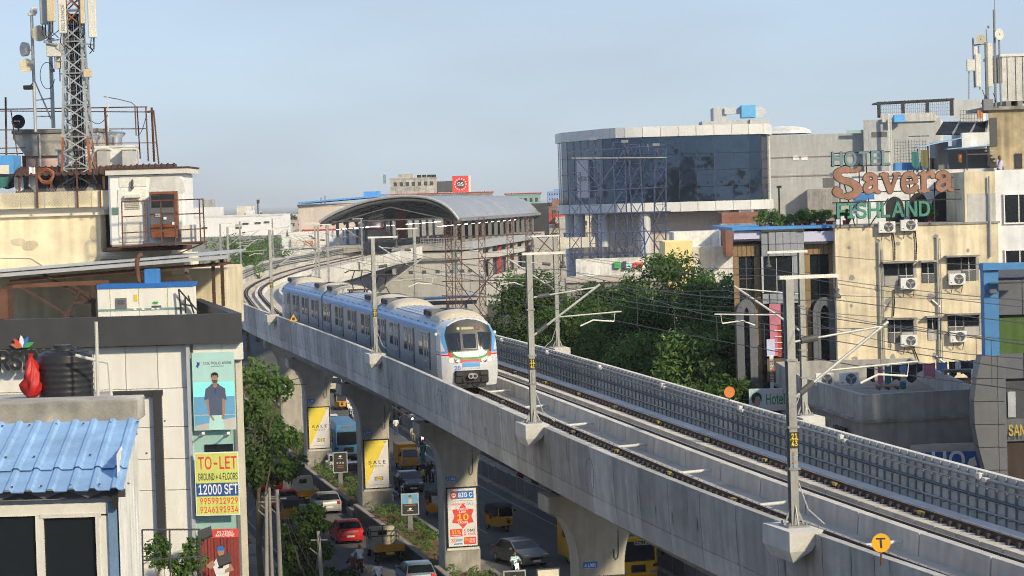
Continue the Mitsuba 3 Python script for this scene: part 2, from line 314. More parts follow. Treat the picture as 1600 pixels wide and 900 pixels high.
def on_line(s,o=0.0,z=0.0):
 """The point at s metres along the viaduct, o metres to the right of its centre, z above the rails."""
 x,y,zz,h=line_at(s)
 k=np.where(np.asarray(o)<0,np.interp(y,_WY,_WL),np.interp(y,_WY,_WR))
 return np.stack(np.broadcast_arrays(x+o*k*np.cos(h),y-o*k*np.sin(h),zz+z),-1)
def s_at_y(y):
 g=np.linspace(0,_ks[-1],6000)
 return float(np.interp(y,_cy(g),g))
def sweep(poly,s0,s1,n=2,gap=0.0,dz=0.0):
 """The closed outline poly of (o, z) swept along the viaduct."""
 poly=np.asarray(poly,float)
 if Polygon(poly).exterior.is_ccw:
  poly=poly[::-1]
 ss=np.linspace(s0+gap/2,s1-gap/2,n)
 m=len(poly)
 v=np.vstack([on_line(np.full(m,s),poly[:,0],poly[:,1]+dz)for s in ss])
 f=[]
 for k in range(n-1):
  for i in range(m):
   j=(i+1)%m
   f+=[[k*m+i,k*m+j,(k+1)*m+j],[k*m+i,(k+1)*m+j,(k+1)*m+i]]
 cap=trimesh.creation.triangulate_polygon(Polygon(poly),engine="earcut")
 cv,cf=cap
 idx=[int(np.argmin(((poly-c)**2).sum(1)))for c in cv]
 cf=np.array([[idx[a]for a in t]for t in cf])
 f=np.array(f)
 f=np.vstack([f,cf,cf[:,::-1]+(n-1)*m])
 return v,f
def line_frame(s,o=0.0,z=0.0):
 """Matrix whose +y runs along the viaduct away from the camera, +x to the right."""
 p=on_line(s,o,z)
 return mat(p,-float(line_at(s)[3]))
 # ---------------------------------------------------------------- ground, road, median
def ribbon(o0,o1,z,s0,s1,step=6.0):
 ss=np.linspace(s0,s1,max(2,int((s1-s0)/step)))
 a,b=on_line(ss,o0),on_line(ss,o1)
 a[:,2]=b[:,2]=z
 v=np.empty((2*len(ss),3))
 v[0::2],v[1::2]=a,b
 i=np.arange(len(ss)-1)*2
 return v,np.vstack([np.stack([i,i+1,i+3],1),np.stack([i,i+3,i+2],1)])
 # the street runs under the viaduct, then straight on where the line bends away
_street=np.array([on_line(s)[:2]for s in np.arange(0,190,6.0)])
_d=_street[-1]-_street[-4]
_d=_d/np.linalg.norm(_d)
_street=np.vstack([_street,[_street[-1]+_d*t for t in np.arange(20,460,20.0)]])
_sl=np.concatenate([[0],np.cumsum(np.linalg.norm(np.diff(_street,axis=0),axis=1))])
_sx,_sy=CubicSpline(_sl,_street[:,0]),CubicSpline(_sl,_street[:,1])
def road(s,o=0.0,z=0.0):
 h=np.arctan2(_sx(s,1),_sy(s,1))
 return np.stack(np.broadcast_arrays(_sx(s)+o*np.cos(h),_sy(s)-o*np.sin(h),np.asarray(z,float)),-1)
def road_heading(s):
 return float(np.arctan2(_sx(s,1),_sy(s,1)))
def road_so(x,y):
 g=np.linspace(0,_sl[-1],4000)
 P=np.stack([_sx(g),_sy(g)],1)
 i=int(np.argmin(((P-[x,y])**2).sum(1)))
 h=road_heading(g[i])
 return float(g[i]),float((x-P[i,0])*math.cos(h)-(y-P[i,1])*math.sin(h))
def road_ribbon(o0,o1,z,s0,s1,step=5.0):
 ss=np.linspace(s0,s1,max(2,int((s1-s0)/step)))
 a,b=road(ss,o0,z),road(ss,o1,z)
 v=np.empty((2*len(ss),3))
 v[0::2],v[1::2]=a,b
 i=np.arange(len(ss)-1)*2
 return v,np.vstack([np.stack([i,i+1,i+3],1),np.stack([i,i+3,i+2],1)])
def road_sweep(poly,s0,s1,step=5.0):
 poly=np.asarray(poly,float)
 if Polygon(poly).exterior.is_ccw:
  poly=poly[::-1]
 ss=np.linspace(s0,s1,max(2,int((s1-s0)/step)+1))
 m,n=len(poly),len(ss)
 v=np.vstack([road(np.full(m,s),poly[:,0],poly[:,1])for s in ss])
 f=[]
 for k in range(n-1):
  for i in range(m):
   j=(i+1)%m
   f+=[[k*m+i,k*m+j,(k+1)*m+j],[k*m+i,(k+1)*m+j,(k+1)*m+i]]
 f+=[[0,i,i+1]for i in range(1,m-1)]+[[(n-1)*m,(n-1)*m+i+1,(n-1)*m+i]for i in range(1,m-1)]
 return v,np.array(f)
tag(obj("ground",([[-3500,-600,-0.01],[3500,-600,-0.01],[3500,6500,-0.01],[-3500,6500,-0.01]],[[0,1,2],[0,2,3]]),bsdf="EARTH"),"pale dusty ground of the city between the buildings",kind="structure")
tag(obj("road",road_ribbon(-9.6,11.2,0.0,20,580),bsdf="ASPHALT"),"dark asphalt street below the raised railway",kind="structure")
pav=obj("pavement",MB().add(*road_sweep([(11.2,-0.05),(11.2,0.14),(14.6,0.14),(14.6,-0.05)],20,400)).add(*road_sweep([(-13.0,-0.05),(-13.0,0.14),(-9.6,0.14),(-9.6,-0.05)],20,400)),"concrete_old")
tag(pav,"grey pavement along both sides of the street",kind="structure")
lm=MB()
for s in np.arange(60,330,7.5):
 lm.add(*road_ribbon(5.15,5.29,0.005,s,s+2.6,1.4))
lm.add(*road_ribbon(10.2,10.34,0.005,60,330)).add(*road_ribbon(-9.0,-8.88,0.005,60,330))
obj("lane_marking",lm,"mid_grey",pav)
# the planted median between the piers
mkey=tag(obj("median",road_ribbon(-1.45,1.45,0.42,40,330),"soil"),"brown planted median strip below the piers",kind="structure")
PIER_S=[45.0,78.2,111.1,140.0,168.1,196.0,226.0,256.0,286.0]
PIER_ROAD=[]
for ps in PIER_S[:6]:
 PIER_ROAD.append(road_so(*on_line(ps)[:2])[0])
 # dark kerb walls of the median, cut at each pier, as the photograph shows
for side in(-1,1):
 cuts=sorted(PIER_ROAD)
 a=46.0
 for c in cuts[1:]+[330.0]:
  b=min(c-1.3,330.0)
  o=1.62*side
  h=0.88 if side<0 else 0.5
  wall_k=obj("kerb_wall",road_sweep([(o-0.11,0),(o-0.11,h),(o+0.11,h),(o+0.11,0)],a,b),"charcoal" if side<0 else "concrete_dark",mkey)
  obj("coping",road_sweep([(o-0.15,h+0.002),(o-0.15,h+0.1),(o+0.15,h+0.1),(o+0.15,h+0.002)],a,b),"concrete_dark",wall_k,1.25)
  a=c+1.3
for c in PIER_ROAD[1:]:
 obj("pier_surround",MB().box(road(c,0,0.24),(3.6,2.9,0.5),-road_heading(c)),"concrete_dark",mkey)
 # ---------------------------------------------------------------- the raised railway
VIA=thing("railway_viaduct","grey concrete railway viaduct curving from the lower right to the station","viaduct")
S_NEAR,S_FAR=6.0,470.0
# box girders from pier to pier
_spans=[S_NEAR]+[p for p in PIER_S if p>S_NEAR+8]+[320,355,390,425,S_FAR]
GIRDER=[(-5.26,-0.80),(-5.26,-0.72),(4.62,-0.72),(4.62,-0.85),(2.55,-1.35),(2.1,-2.75),(-2.1,-2.75),(-2.55,-1.35)]
for a,b in zip(_spans[:-1],_spans[1:]):
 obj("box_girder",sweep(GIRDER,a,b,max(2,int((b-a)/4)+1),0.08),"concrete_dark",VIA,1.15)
 obj("deck",sweep([(-5.1,-0.70),(-5.1,-0.64),(4.5,-0.64),(4.5,-0.70)],a,b,max(2,int((b-a)/4)+1),0.02),"concrete_warm",VIA,rng.uniform(1.0,1.12))
 # parapet panels, one by one
s,k=S_NEAR,0
while s<S_FAR-2:
 L=3.0 if s<210 else 9.0
 n=2 if s<120 else 4
 t=rng.choice([0.74,0.84,0.92,1.0,1.06,1.14,0.97,1.26])
 obj("parapet_panel",sweep([(-5.42,1.45),(-5.20,1.45),(-5.13,-0.62),(-5.35,-0.20),(-5.40,0.6)],s,s+L,n,0.05),"concrete",VIA,t)
 obj("fascia_panel",sweep([(-5.355,-0.22),(-5.13,-0.64),(-5.13,-0.86),(-5.29,-0.82)],s,s+L,n,0.03),"concrete_light",VIA,t*0.92)
 s+=L
s=S_NEAR
while s<S_FAR-2:
 L=3.0 if s<200 else 9.0
 t=rng.uniform(0.9,1.1)
 obj("parapet_panel",sweep([(4.78,1.18),(4.58,1.18),(4.5,-0.70),(4.66,-1.1),(4.74,-0.5)],s,s+L,2 if s<120 else 4,0.03),"concrete_pale",VIA,t)
 s+=L
 # concrete strips that carry the rails, block by block
 # dark drips below the coping and at the joints of the near face
for s in np.arange(S_NEAR+2,130,1.0):
 if rng.random()<0.3:
  q,L=s+rng.uniform(0,1),rng.uniform(0.3,1.25)
  w=rng.uniform(0.03,0.09)
  top_=1.42 if rng.random()<0.7 else rng.uniform(0.2,0.9)
  P=[on_line(q-w,-5.424 if top_>1 else-5.41,top_),on_line(q+w,-5.424 if top_>1 else-5.41,top_),on_line(q+w*0.3,-5.412,max(top_-L,-0.1)),on_line(q-w*0.2,-5.412,max(top_-L,-0.1))]
  obj("drip_stain",MB().quad(*P),"concrete",VIA,rng.uniform(0.62,0.85))
s=S_NEAR
while s<330:
 L=4.55
 q=rng.uniform(0.92,1.06)
 obj("track_plinth",sweep([(-1.95,-0.70),(-1.95,-0.21),(-0.98,-0.21),(-0.95,-0.70)],s,s+L,2,0.10),"concrete_pale",VIA,q)
 obj("guard_block",sweep([(0.72,-0.70),(0.78,0.03),(1.06,0.03),(1.06,-0.22),(1.95,-0.22),(1.98,-0.70)],s+1.3,s+1.3+L,2,0.09),"concrete_light",VIA,rng.uniform(0.97,1.1))
 for j in range(3):
  obj("track_plinth",sweep([(2.34,-0.70),(2.36,-0.21),(3.42,-0.21),(3.46,-0.70)],s+0.7+j*L/3,s+0.7+(j+1)*L/3,2,0.035 if j<2 else 0.12),"concrete_warm",VIA,1.2*rng.uniform(0.93,1.06))
 obj("track_plinth",sweep([(-3.45,-0.70),(-3.42,-0.21),(-2.36,-0.21),(-2.34,-0.70)],s+0.3,s+0.3+L,2,0.1),"concrete_warm",VIA,q)
 obj("walkway_slab",sweep([(3.5,-0.70),(3.5,-0.16),(4.02,-0.16),(4.02,-0.70)],s,s+L,2,0.03),"concrete_pale",VIA,rng.uniform(0.92,1.04))
 obj("trough_cover",sweep([(4.04,-0.70),(4.04,-0.42),(4.5,-0.42),(4.5,-0.70)],s,s+L,2,0.02),"concrete",VIA,rng.uniform(0.95,1.1))
 s+=L
 # rails
RAIL=[(-0.075,-0.172),(-0.075,-0.155),(-0.012,-0.13),(-0.010,-0.045),(-0.036,-0.035),(-0.036,0.0),(0.036,0.0),(0.036,-0.035),(0.010,-0.045),(0.012,-0.13),(0.075,-0.155),(0.075,-0.172)]
for o in(-2.95,-1.38,1.38,2.95):
 r_=np.array(RAIL)*[1.25,1.12]+[o,0]
 rk=obj("rail",sweep(r_,S_NEAR,440,160),"rail_rust",VIA)
 obj("running_surface",sweep([(o-0.025,0.0015),(o-0.025,0.004),(o+0.025,0.004),(o+0.025,0.0015)],S_NEAR,440,160),"rail_bright",rk)
 fm=MB()
 for s in np.arange(S_NEAR+1,300,0.65):
  M=line_frame(s,o,-0.19)
  v,f=boxvf((0.46,0.17,0.05))
  fm.add(v@M[:3,:3].T+M[:3,3],f)
  for e in(-0.17,0.17):
   v,f=boxvf((0.09,0.10,0.15))
   fm.add((v+[e,0,0.06])@M[:3,:3].T+M[:3,3],f)
 tag(obj("rail_fastening",fm,"iron_dark",VIA),kind="stuff")
for s in np.arange(S_NEAR+3,170,7.4):
 for o in(-1.38,2.95):
  M=line_frame(s+(2.2 if o>0 else 0),o-0.13,-0.1)
  obj("rail_marker",MB().box((0,0,0),(0.12,0.42,0.10)).moved(M),"gold",VIA,0.75)
  # white drain pipes across the channel between the tracks
for s in np.arange(S_NEAR+2.5,160,9.1):
 a,b=on_line(s,-0.9,-0.45),on_line(s,0.74,-0.38)
 obj("drain_pipe",MB().tube([a,b],0.06,10),"pipe_white",VIA,0.85)
 obj("drain_pipe",MB().tube([on_line(s+4,1.96,-0.5),on_line(s+4,2.36,-0.42)],0.085,10),"pipe_white",VIA)
 # brackets and cables on the inner face of the right parapet
proto=MB().box((0,0,0),(0.035,0.07,1.62)).box((-0.16,0,0.55),(0.30,0.05,0.035)).box((-0.15,0,0.17),(0.28,0.05,0.035)).box((-0.13,0,-0.28),(0.24,0.05,0.035)).box((0.02,0,0.86),(0.05,0.05,0.16))
bd=shape(proto,"galvanised",0.8)
for i,s in enumerate(np.arange(S_NEAR+1,190,0.68)):
 key=numbered(VIA+"__cable_bracket")
 scene[key]={**bd,"to_world":T(line_frame(s,4.50,0.24))}
for z,pnt,r,o in((0.44,"cable_blue",0.055,4.33),(0.98,"galvanised",0.05,4.44),(0.0,"galvanised",0.035,4.37),(0.80,"galvanised",0.03,4.33)):
 ss=np.arange(S_NEAR,300,3.0)
 pts=on_line(ss,o,z)
 pts[:,2]+=0.025*np.sin(ss*2.1)
 obj("cable",MB().tube(pts,r,6),pnt,VIA)
 # little white boxes clipped below the coping
for s in np.arange(S_NEAR+6,170,11.8):
 M=line_frame(s,4.43,0.98)
 obj("junction_box",MB().box((0,0,0.06),(0.16,0.30,0.20),ch=0.02).box((0,-0.45,0.0),(0.18,0.3,0.12)).moved(M),"off_white" if int(s)%3 else "dark_grey",VIA)
 # cable trays on the inner face of the left parapet, seen where the line turns
for j,z in enumerate((1.15,0.85,0.55,0.2)):
 ss=np.arange(170,440,4.0)
 obj("cable_tray",MB().tube(on_line(ss,-5.05,z),0.07,5),"dark_grey" if j%2 else "galvanised",VIA,0.8)
 # white chalk marks of the casting yard on three panels of the near parapet
for s in(57.0,86.0,109.0):
 pts=[]
 for t in np.linspace(0.4,2*math.pi-0.5,16):
  pts.append(on_line(s+0.55*math.cos(t),-5.425,0.45+0.62*math.sin(t)))
 obj("chalk_mark",MB().tube(pts,0.008,4),"mid_grey",VIA,0.9)
 # ---------------------------------------------------------------- piers
PIER_TOP=RAIL_Z-3.2
def rounded_ring(w,d,r,z,n=4):
 pts=[]
 for cx,cy,a0 in((w-r,d-r,0),(-w+r,d-r,90),(-w+r,-d+r,180),(w-r,-d+r,270)):
  for t in np.linspace(0,90,n):
   a=math.radians(a0+t)
   pts.append((cx+r*math.cos(a),cy+r*math.sin(a),z))
 return pts
def loft(rings):
 m=len(rings[0])
 v=np.array([p for r_ in rings for p in r_])
 f=[]
 for k in range(len(rings)-1):
  for i in range(m):
   j=(i+1)%m
   f+=[[k*m+i,k*m+j,(k+1)*m+j],[k*m+i,(k+1)*m+j,(k+1)*m+i]]
 f+=[[0,i+1,i]for i in range(1,m-1)]+[[(len(rings)-1)*m,(len(rings)-1)*m+i,(len(rings)-1)*m+i+1]for i in range(1,m-1)]
 return v,np.array(f)
ORD=["nearest","second","third","fourth","fifth","sixth","seventh","eighth","ninth"]
PIER_LABEL={78.2:"concrete pier with blue plate A 1082, yellow college bus passing behind it",111.1:"concrete pier with blue plate A 1083 and star covered shop poster",140.0:"concrete pier with blue plate A 1084 and yellow and white sale poster",168.1:"shaded concrete pier with blue plate A 1085 and rusty side rails",196.0:"ochre lit concrete pier behind the leafy street tree",45.0:"concrete pier nearest the camera, below the frame"}
PIER_KEY={}
for i,ps in enumerate(PIER_S[1:6]):
 M=line_frame(ps,0,-float(line_at(ps)[2]))
 top=float(line_at(ps)[2])-3.05
 pk=thing("viaduct_pier",PIER_LABEL.get(ps,"concrete pier far down the viaduct"),"pier","piers under the viaduct")
 PIER_KEY[ps]=pk
 rings=[rounded_ring(1.03,0.95,0.16,0),rounded_ring(1.03,0.95,0.16,top-3.3)]
 for t in np.linspace(0,1,12)[1:]:
  rings.append(rounded_ring(1.03+1.3*(1-math.sqrt(max(0,1-t*t))),0.95+0.15*t*t,0.16,top-3.3+2.6*t))
 rings+=[rounded_ring(2.35,1.1,0.1,top-0.7),rounded_ring(2.35,1.1,0.1,top)]
 body=MB().add(*loft(rings)).moved(M).mesh()
 obj("shaft",body,"pier",pk,0.96 if ps!=196.0 else 0.9,smooth=35)
 obj("base",MB().add(*loft([rounded_ring(1.075,1.0,0.17,0.3),rounded_ring(1.075,1.0,0.17,1.75)])).moved(M),"concrete_old",pk,1.25,smooth=35)
 for e in(-1,1):
  obj("bearing",MB().box((e*1.35,0,top+0.14),(0.7,0.8,0.30)).box((e*1.35,0,top+0.02),(1.0,1.1,0.08)).moved(M),"charcoal",pk)
  # shallow grooves down the face
  obj("edge_groove",MB().box((e*0.86,-0.955,top/2-1.0),(0.03,0.012,top-5.0)).moved(M),"concrete_dark",pk)
 dp=[(0.72,-1.0,top-1.2),(0.73,-0.985,top-2.2),(0.73,-0.985,6.4),(0.70,-0.99,6.15),(0.6,-1.0,6.05),(0.52,-0.99,6.2),(0.52,-0.985,6.5)]
 obj("cable_conduit",MB().tube([np.array(M)[:3,:3]@p+np.array(M)[:3,3]for p in dp],0.03,6),"dark_grey",pk,1.2)
 # ---------------------------------------------------------------- number plates and posters on the piers
class Face:
 """Flat artwork on an upright sheet; x right and y up in metres from the sheet's lower left corner, layers a few mm proud of each other."""
 def __init__(self,parent,M):
  self.p,self.M,self.d=parent,np.asarray(M),0.0
 def poly(self,name,pts,paint,d=0.004,th=0.004,tone=1.0):
  m=MB().prism(pts,th)
  m.moved(mat((0,0,d))).moved(self.M)
  return obj(name,m,paint,self.p,tone)
 def rect(self,name,x0,y0,x1,y1,paint,d=0.004,th=0.004,tone=1.0):
  return self.poly(name,rect(x0,y0,x1,y1),paint,d,th,tone)
 def text(self,name,s,x,y,h,paint,d=0.010,bold=True,width=None,tone=1.0,slant=0.0):
  m=text(s,h,0.004,bold,width)
  v=np.array(m.vertices)
  v[:,0]+=slant*v[:,1]
  v+=[x,y,d]
  mb=MB().add(v,m.faces).moved(self.M)
  return obj(name,mb,paint,self.p,tone)
def star(cx,cy,R,r,n=7,rot=0.2):
 return[(cx+(R if k%2==0 else r)*math.cos(rot+math.pi*k/n),cy+(R if k%2==0 else r)*math.sin(rot+math.pi*k/n))for k in range(2*n)]
def ellipse(cx,cy,a,b,n=24):
 return[(cx+a*math.cos(2*math.pi*k/n),cy+b*math.sin(2*math.pi*k/n))for k in range(n)]
def plate_on(ps,word,what):
 L=line_frame(ps,0,-float(line_at(ps)[2]))
 M=L@wallmat((-0.86,-0.975,5.72))
 k=tag(numbered("number_plate"),f"small blue plate reading {word} above the {what}","sign","number plates on the piers")
 F=Face(k,M)
 F.rect("backing",0,0,0.62,0.30,"sign_blue",0.0,0.015)
 F.rect("rim",0.015,0.015,0.605,0.03,"white",0.0152,0.003)
 F.text("lettering",word,0.31,0.085,0.14,"white",0.017,True,0.5)
for ps,w,q in((78.2,"A 1082","half hidden shop poster"),(111.1,"A 1083","star poster"),(140.0,"A 1084","sale poster right of the blue bus"),(168.1,"A 1085","shaded sale poster left of the blue bus")):
 plate_on(ps,w,q)
def poster_on(ps,kind,label,w=1.72,h=3.35,z=1.98):
 L=line_frame(ps,0,-float(line_at(ps)[2]))
 M=L@wallmat((-w/2+0.04,-1.07,z))
 k=tag(numbered("poster_board"),label,"poster","poster boards on the piers")
 F=Face(k,M)
 F.poly("frame",rect(-0.06,-0.06,w+0.06,h+0.06).difference(rect(0,0,w,h)),"black",-0.12,0.19)
 F.rect("panel",0,0,w,h,"ad_white",-0.05,0.05)
 F.rect("ledge",-0.08,-0.24,w+0.08,-0.07,"off_white",-0.12,0.12)
 if kind=="sale":
  F.poly("yellow_field",[(0.02,0.15),(0.02,h-0.02),(w-0.12,h-0.02),(0.06,0.15)],"ad_yellow",0.002,0.004)
  F.text("lettering","S A L E",w/2+0.02,h*0.5,0.235,"charcoal",0.008,True,w*0.72)
  F.text("lettering","NOW ON!",w/2+0.0,h*0.43,0.15,"dark_grey",0.008,False,w*0.53)
  F.rect("logo",w/2-0.18,0.52,w/2+0.42,0.78,"blue_deep",0.006,0.004)
  F.poly("logo",ellipse(w/2+0.12,0.65,0.27,0.115),"ad_yellow",0.010,0.004)
  F.text("logo","IKEA",w/2+0.12,0.60,0.11,"blue_deep",0.0145,True,0.36)
  F.rect("small_print",0.35,0.20,1.4,0.225,"mid_grey",0.006,0.003)
  F.rect("small_print",w-0.36,h-0.16,w-0.12,h-0.12,"mid_grey",0.006,0.003)
 else:
  F.rect("banner",0.18,h-0.62,0.56,h-0.16,"ad_red",0.002)
  F.rect("banner",0.56,h-0.62,w-0.18,h-0.16,"sign_blue",0.002)
  F.poly("emblem",Polygon(ellipse(0.37,h-0.39,0.14,0.14)).difference(Polygon(ellipse(0.38,h-0.39,0.09,0.035))),"white",0.007)
  F.text("lettering","BIG C",w/2+0.2,h-0.52,0.25,"white",0.007,True,0.82)
  F.rect("small_print",0.3,h-0.74,w-0.25,h-0.72,"mid_grey",0.004)
  F.text("lettering","AASHADAM",0.62,h-0.98,0.125,"ad_red",0.004,True,0.8)
  F.text("lettering","SALE",1.33,h-0.98,0.125,"sky_blue",0.004,True,0.42)
  F.poly("star",star(w/2+0.02,h-1.62,0.74,0.5,6,0.5),"ad_red",0.003)
  F.text("lettering","SCRATCH",w/2+0.0,h-1.28,0.13,"white",0.009,True,0.62)
  F.text("lettering","& WIN",w/2+0.0,h-1.44,0.12,"white",0.009,True,0.42)
  F.text("lettering","10",w/2+0.02,h-1.86,0.36,"yellow",0.009,True,0.66)
  F.text("lettering","CRORES",w/2+0.02,h-2.04,0.12,"white",0.009,True,0.58)
  F.rect("offer_panel",0.1,0.56,0.82,1.0,"ad_red",0.003)
  F.text("lettering","51%",0.46,0.72,0.2,"yellow",0.009,True,0.5)
  F.rect("small_print",0.2,0.62,0.72,0.65,"white",0.009)
  F.text("lettering","1",0.97,0.62,0.34,"ad_red",0.005,True,0.16)
  F.text("lettering","EMI",1.36,0.81,0.15,"charcoal",0.005,True,0.46)
  F.text("lettering","FREE",1.38,0.62,0.11,"ad_red",0.005,True,0.46)
  F.text("lettering","30",0.32,0.24,0.2,"ad_red",0.005,True,0.34)
  F.rect("offer_panel",0.5,0.28,0.82,0.42,"sky_blue",0.004)
  F.rect("offer_panel",0.3,0.10,0.8,0.17,"sign_blue",0.004)
  F.rect("offer_panel",0.9,0.08,1.62,0.5,"ad_red",0.003)
  F.text("lettering","5%",1.06,0.26,0.16,"yellow",0.009,True,0.24)
  F.text("lettering","CASH",1.4,0.32,0.1,"white",0.009,True,0.32)
  F.text("lettering","BACK",1.4,0.18,0.1,"white",0.009,True,0.32)
 return k
poster_on(78.2,"shop","shop poster headed BIG C cut by the bottom of the picture")
poster_on(111.1,"shop","white and red shop poster with a big star and yellow 10")
poster_on(140.0,"sale","yellow and white sale poster right of the blue bus")
poster_on(168.1,"sale","yellow and white sale poster left of the blue bus")
# ---------------------------------------------------------------- the train on the left track
TRAIN=thing("metro_train","three car silver and blue metro train running on the left track","train")
HW=1.45
def side_x(z):
 """Half width of the car at height z."""
 return HW-0.10*max(0.0,(0.95-z)/0.65)-(0.0 if z<3.05 else 0.16*((z-3.05)/0.35)**2)
CROSS=[(side_x(z),z)for z in(0.34,0.6,0.95,2.0,3.05,3.2,3.32)]
ROOF=[(1.36,3.32),(1.2,3.50),(0.95,3.60),(0.5,3.68),(0,3.70)]
def car_frame(s0,s1):
 a,b=on_line(s0,-2.16),on_line(s1,-2.16)
 d=b-a
 L=float(np.linalg.norm(d))
 y=d/L
 x=np.cross(y,[0,0,1.0])
 x/=np.linalg.norm(x)
 M=np.eye(4)
 M[:3,:3]=np.stack([x,y,np.cross(x,y)],1)
 M[:3,3]=a
 return M,L
def strip(prof,y0,y1,mirror):
 """A sheet following prof (x, z) from y0 to y1, on one side."""
 s_=-1 if mirror else 1
 m=MB()
 for(xa,za),(xb,zb)in zip(prof[:-1],prof[1:]):
  q=[(s_*xa,y0,za),(s_*xb,y0,zb),(s_*xb,y1,zb),(s_*xa,y1,za)]
  m.quad(*(q if not mirror else q[::-1]))
 return m
def side_panel(y0,y1,z0,z1,sgn,out,th=0.03):
 """A thin box that lies on the side wall."""
 zs=[z0,z1]if z1<=3.05 else[z0,3.0,3.15,z1]
 m=MB()
 for a,b in zip(zs[:-1],zs[1:]):
  xa,xb=side_x(a)+out,side_x(b)+out
  P=[(sgn*xa,y0,a),(sgn*xa,y1,a),(sgn*xb,y1,b),(sgn*xb,y0,b),(sgn*(xa-th),y0,a),(sgn*(xa-th),y1,a),(sgn*(xb-th),y1,b),(sgn*(xb-th),y0,b)]
  m.add(P,[[0,1,2,3],[4,7,6,5],[0,4,5,1],[3,2,6,7],[0,3,7,4],[1,5,6,2]])
 return m
def train_car(s0,s1,nose,tail):
 M,L=car_frame(s0,s1)
 y0,y1=(1.7 if nose else 0.12),(L-1.7 if tail else L-0.12)
 body=MB()
 full=CROSS+ROOF[1:]
 for mir in(False,True):
  sh=strip(full,y0,y1,mir)
  body.add(np.vstack(sh.v),np.vstack([f+0 for f in sh.f]))
 ring=[(x,z)for x,z in full]+[(-x,z)for x,z in full[::-1][1:]]
 for yy in(y0,y1):
  body.add([(x,yy,z)for x,z in ring]+[(0,yy,1.5)],[[i,(i+1)%len(ring),len(ring)]for i in range(len(ring))])
 body.box((0,(y0+y1)/2,0.55),(2.5,y1-y0-0.3,0.5))
 car=obj("car",body.moved(M),"train_silver",TRAIN,smooth=40)
 def part(name,mb,paint,tone=1.0,bsdf="M",smooth=False,light=None):
  return obj(name,mb.moved(M),paint,car,tone,smooth,bsdf,light)
 for sg in(-1,1):
  part("blue_band",side_panel(y0,y1,2.93,3.34,sg,0.012),"train_blue")
  for k in range(4):
   c=y0+(y1-y0)*(k+0.5)/4+(0.45 if nose else 0.0)*(3-k)/3
   part("door",side_panel(c-0.72,c-0.02,0.98,2.86,sg,0.014),"train_door")
   part("door",side_panel(c+0.02,c+0.72,0.98,2.86,sg,0.014),"train_door",0.97)
   for e in(-0.37,0.37):
    part("door_window",side_panel(c+e-0.2,c+e+0.2,1.58,2.80,sg,0.020,0.02),"black",bsdf="GLASS_DARK")
   part("door_pocket",side_panel(c-1.14,c-0.74,0.95,2.90,sg,0.010),"charcoal")
   if k<3 or not tail:
    part("window",side_panel(c+1.15,c+2.25,1.58,2.80,sg,0.018,0.02),"black",bsdf="GLASS_DARK")
   part("door_label",side_panel(c+0.1,c+0.6,1.32,1.40,sg,0.018),"white",0.8)
  for k in range(9):
   yy=y0+(y1-y0)*(k+0.5)/9
   part("gutter_stud",MB().box((sg*1.42,yy,3.345),(0.06,0.22,0.05)),"dark_grey")
 for k in range(7):
  x=-0.96+0.32*k
  zz=3.705-0.1*(x/0.95)**2
  part("roof_rib",MB().box((x,(y0+y1)/2,zz),(0.13,y1-y0-0.1,0.045)),"train_roof",1.12)
 rf=MB()
 for mir in(False,True):
  sh=strip([(x*0.999,z+0.004)for x,z in ROOF],y0,y1,mir)
  rf.add(np.vstack(sh.v),np.vstack(sh.f))
 part("roof",rf,"train_roof",smooth=40)
 # air conditioners: a cream cover with a louvred unit beside it, at both ends
 for c,sgn in((y0+1.7,1),(y1-3.6,-1)):
  hump=[]
  for yy,k in((c-1.45,0.02),(c-1.2,0.8),(c-0.5,1),(c+0.5,1),(c+1.2,0.95),(c+1.4,0.4)):
   hump.append([(1.22*math.cos(a),yy,3.46+0.60*k*math.sin(a)**0.8)for a in np.linspace(0.05,math.pi-0.05,11)])
  v=np.array(hump).reshape(-1,3)
  f=[[r*11+i,r*11+i+1,(r+1)*11+i+1,(r+1)*11+i]for r in range(5)for i in range(10)]
  part("cooler_cover",MB().add(v,f),"train_cover",smooth=50)
  u=MB().box((0,c+2.55*1,3.80),(2.2,2.2,0.34),ch=0.04)
  unit=part("cooler_unit",u,"train_unit")
  lv=MB()
  for sg in(-1,1):
   for j in range(6):
    lv.box((sg*1.115,c+1.65+0.36*j,3.80),(0.03,0.26,0.26))
  for j in range(3):
   lv.cyl((0,c+1.85+0.7*j,3.97),0.3,0.03,14)
  part("cooler_grille",lv,"black")
 ufm=MB()
 for k in range(5):
  ufm.box((0,3.2+k*(L-6.4)/4,0.42),(2.3,1.7,0.45),ch=0.05)
 part("underfloor_box",ufm,"black",1.6)
 for c in(3.4,L-3.4):
  bg=MB().box((0,c,0.45),(2.3,2.9,0.22),ch=0.04)
  bk=part("bogie",bg,"black",1.3)
  for w in(-1.05,1.05):
   for sg in(-1,1):
    obj("wheel",MB().cyl((sg*0.72-0.06,c+w,0.43),0.43,0.13,20,axis=0).moved(M),"iron_dark",car)
 if not nose:
  part("gangway",MB().box((0,-0.25,2.0),(1.7,0.75,2.6),ch=0.05),"rubber")
 return car,M,L
def front_y(x,z):
 """How far the nose lies behind its foremost point."""
 t=max(0.0,z-1.35)/2.4
 b=max(0.0,0.9-z)/0.6
 return 0.06+0.78*t**1.5+0.10*b+0.36*(abs(x)/HW)**3.6
def nose_outline(inset=0.0):
 pts=[(HW-0.09-inset,0.34+inset),(HW-inset,0.95),(HW-inset,2.4),(HW-0.05-inset,2.9),(1.22-inset,3.28),(0.9,3.54-inset),(0.5,3.70-inset),(0,3.76-inset)]
 return pts+[(-x,z)for x,z in pts[::-1][1:]]
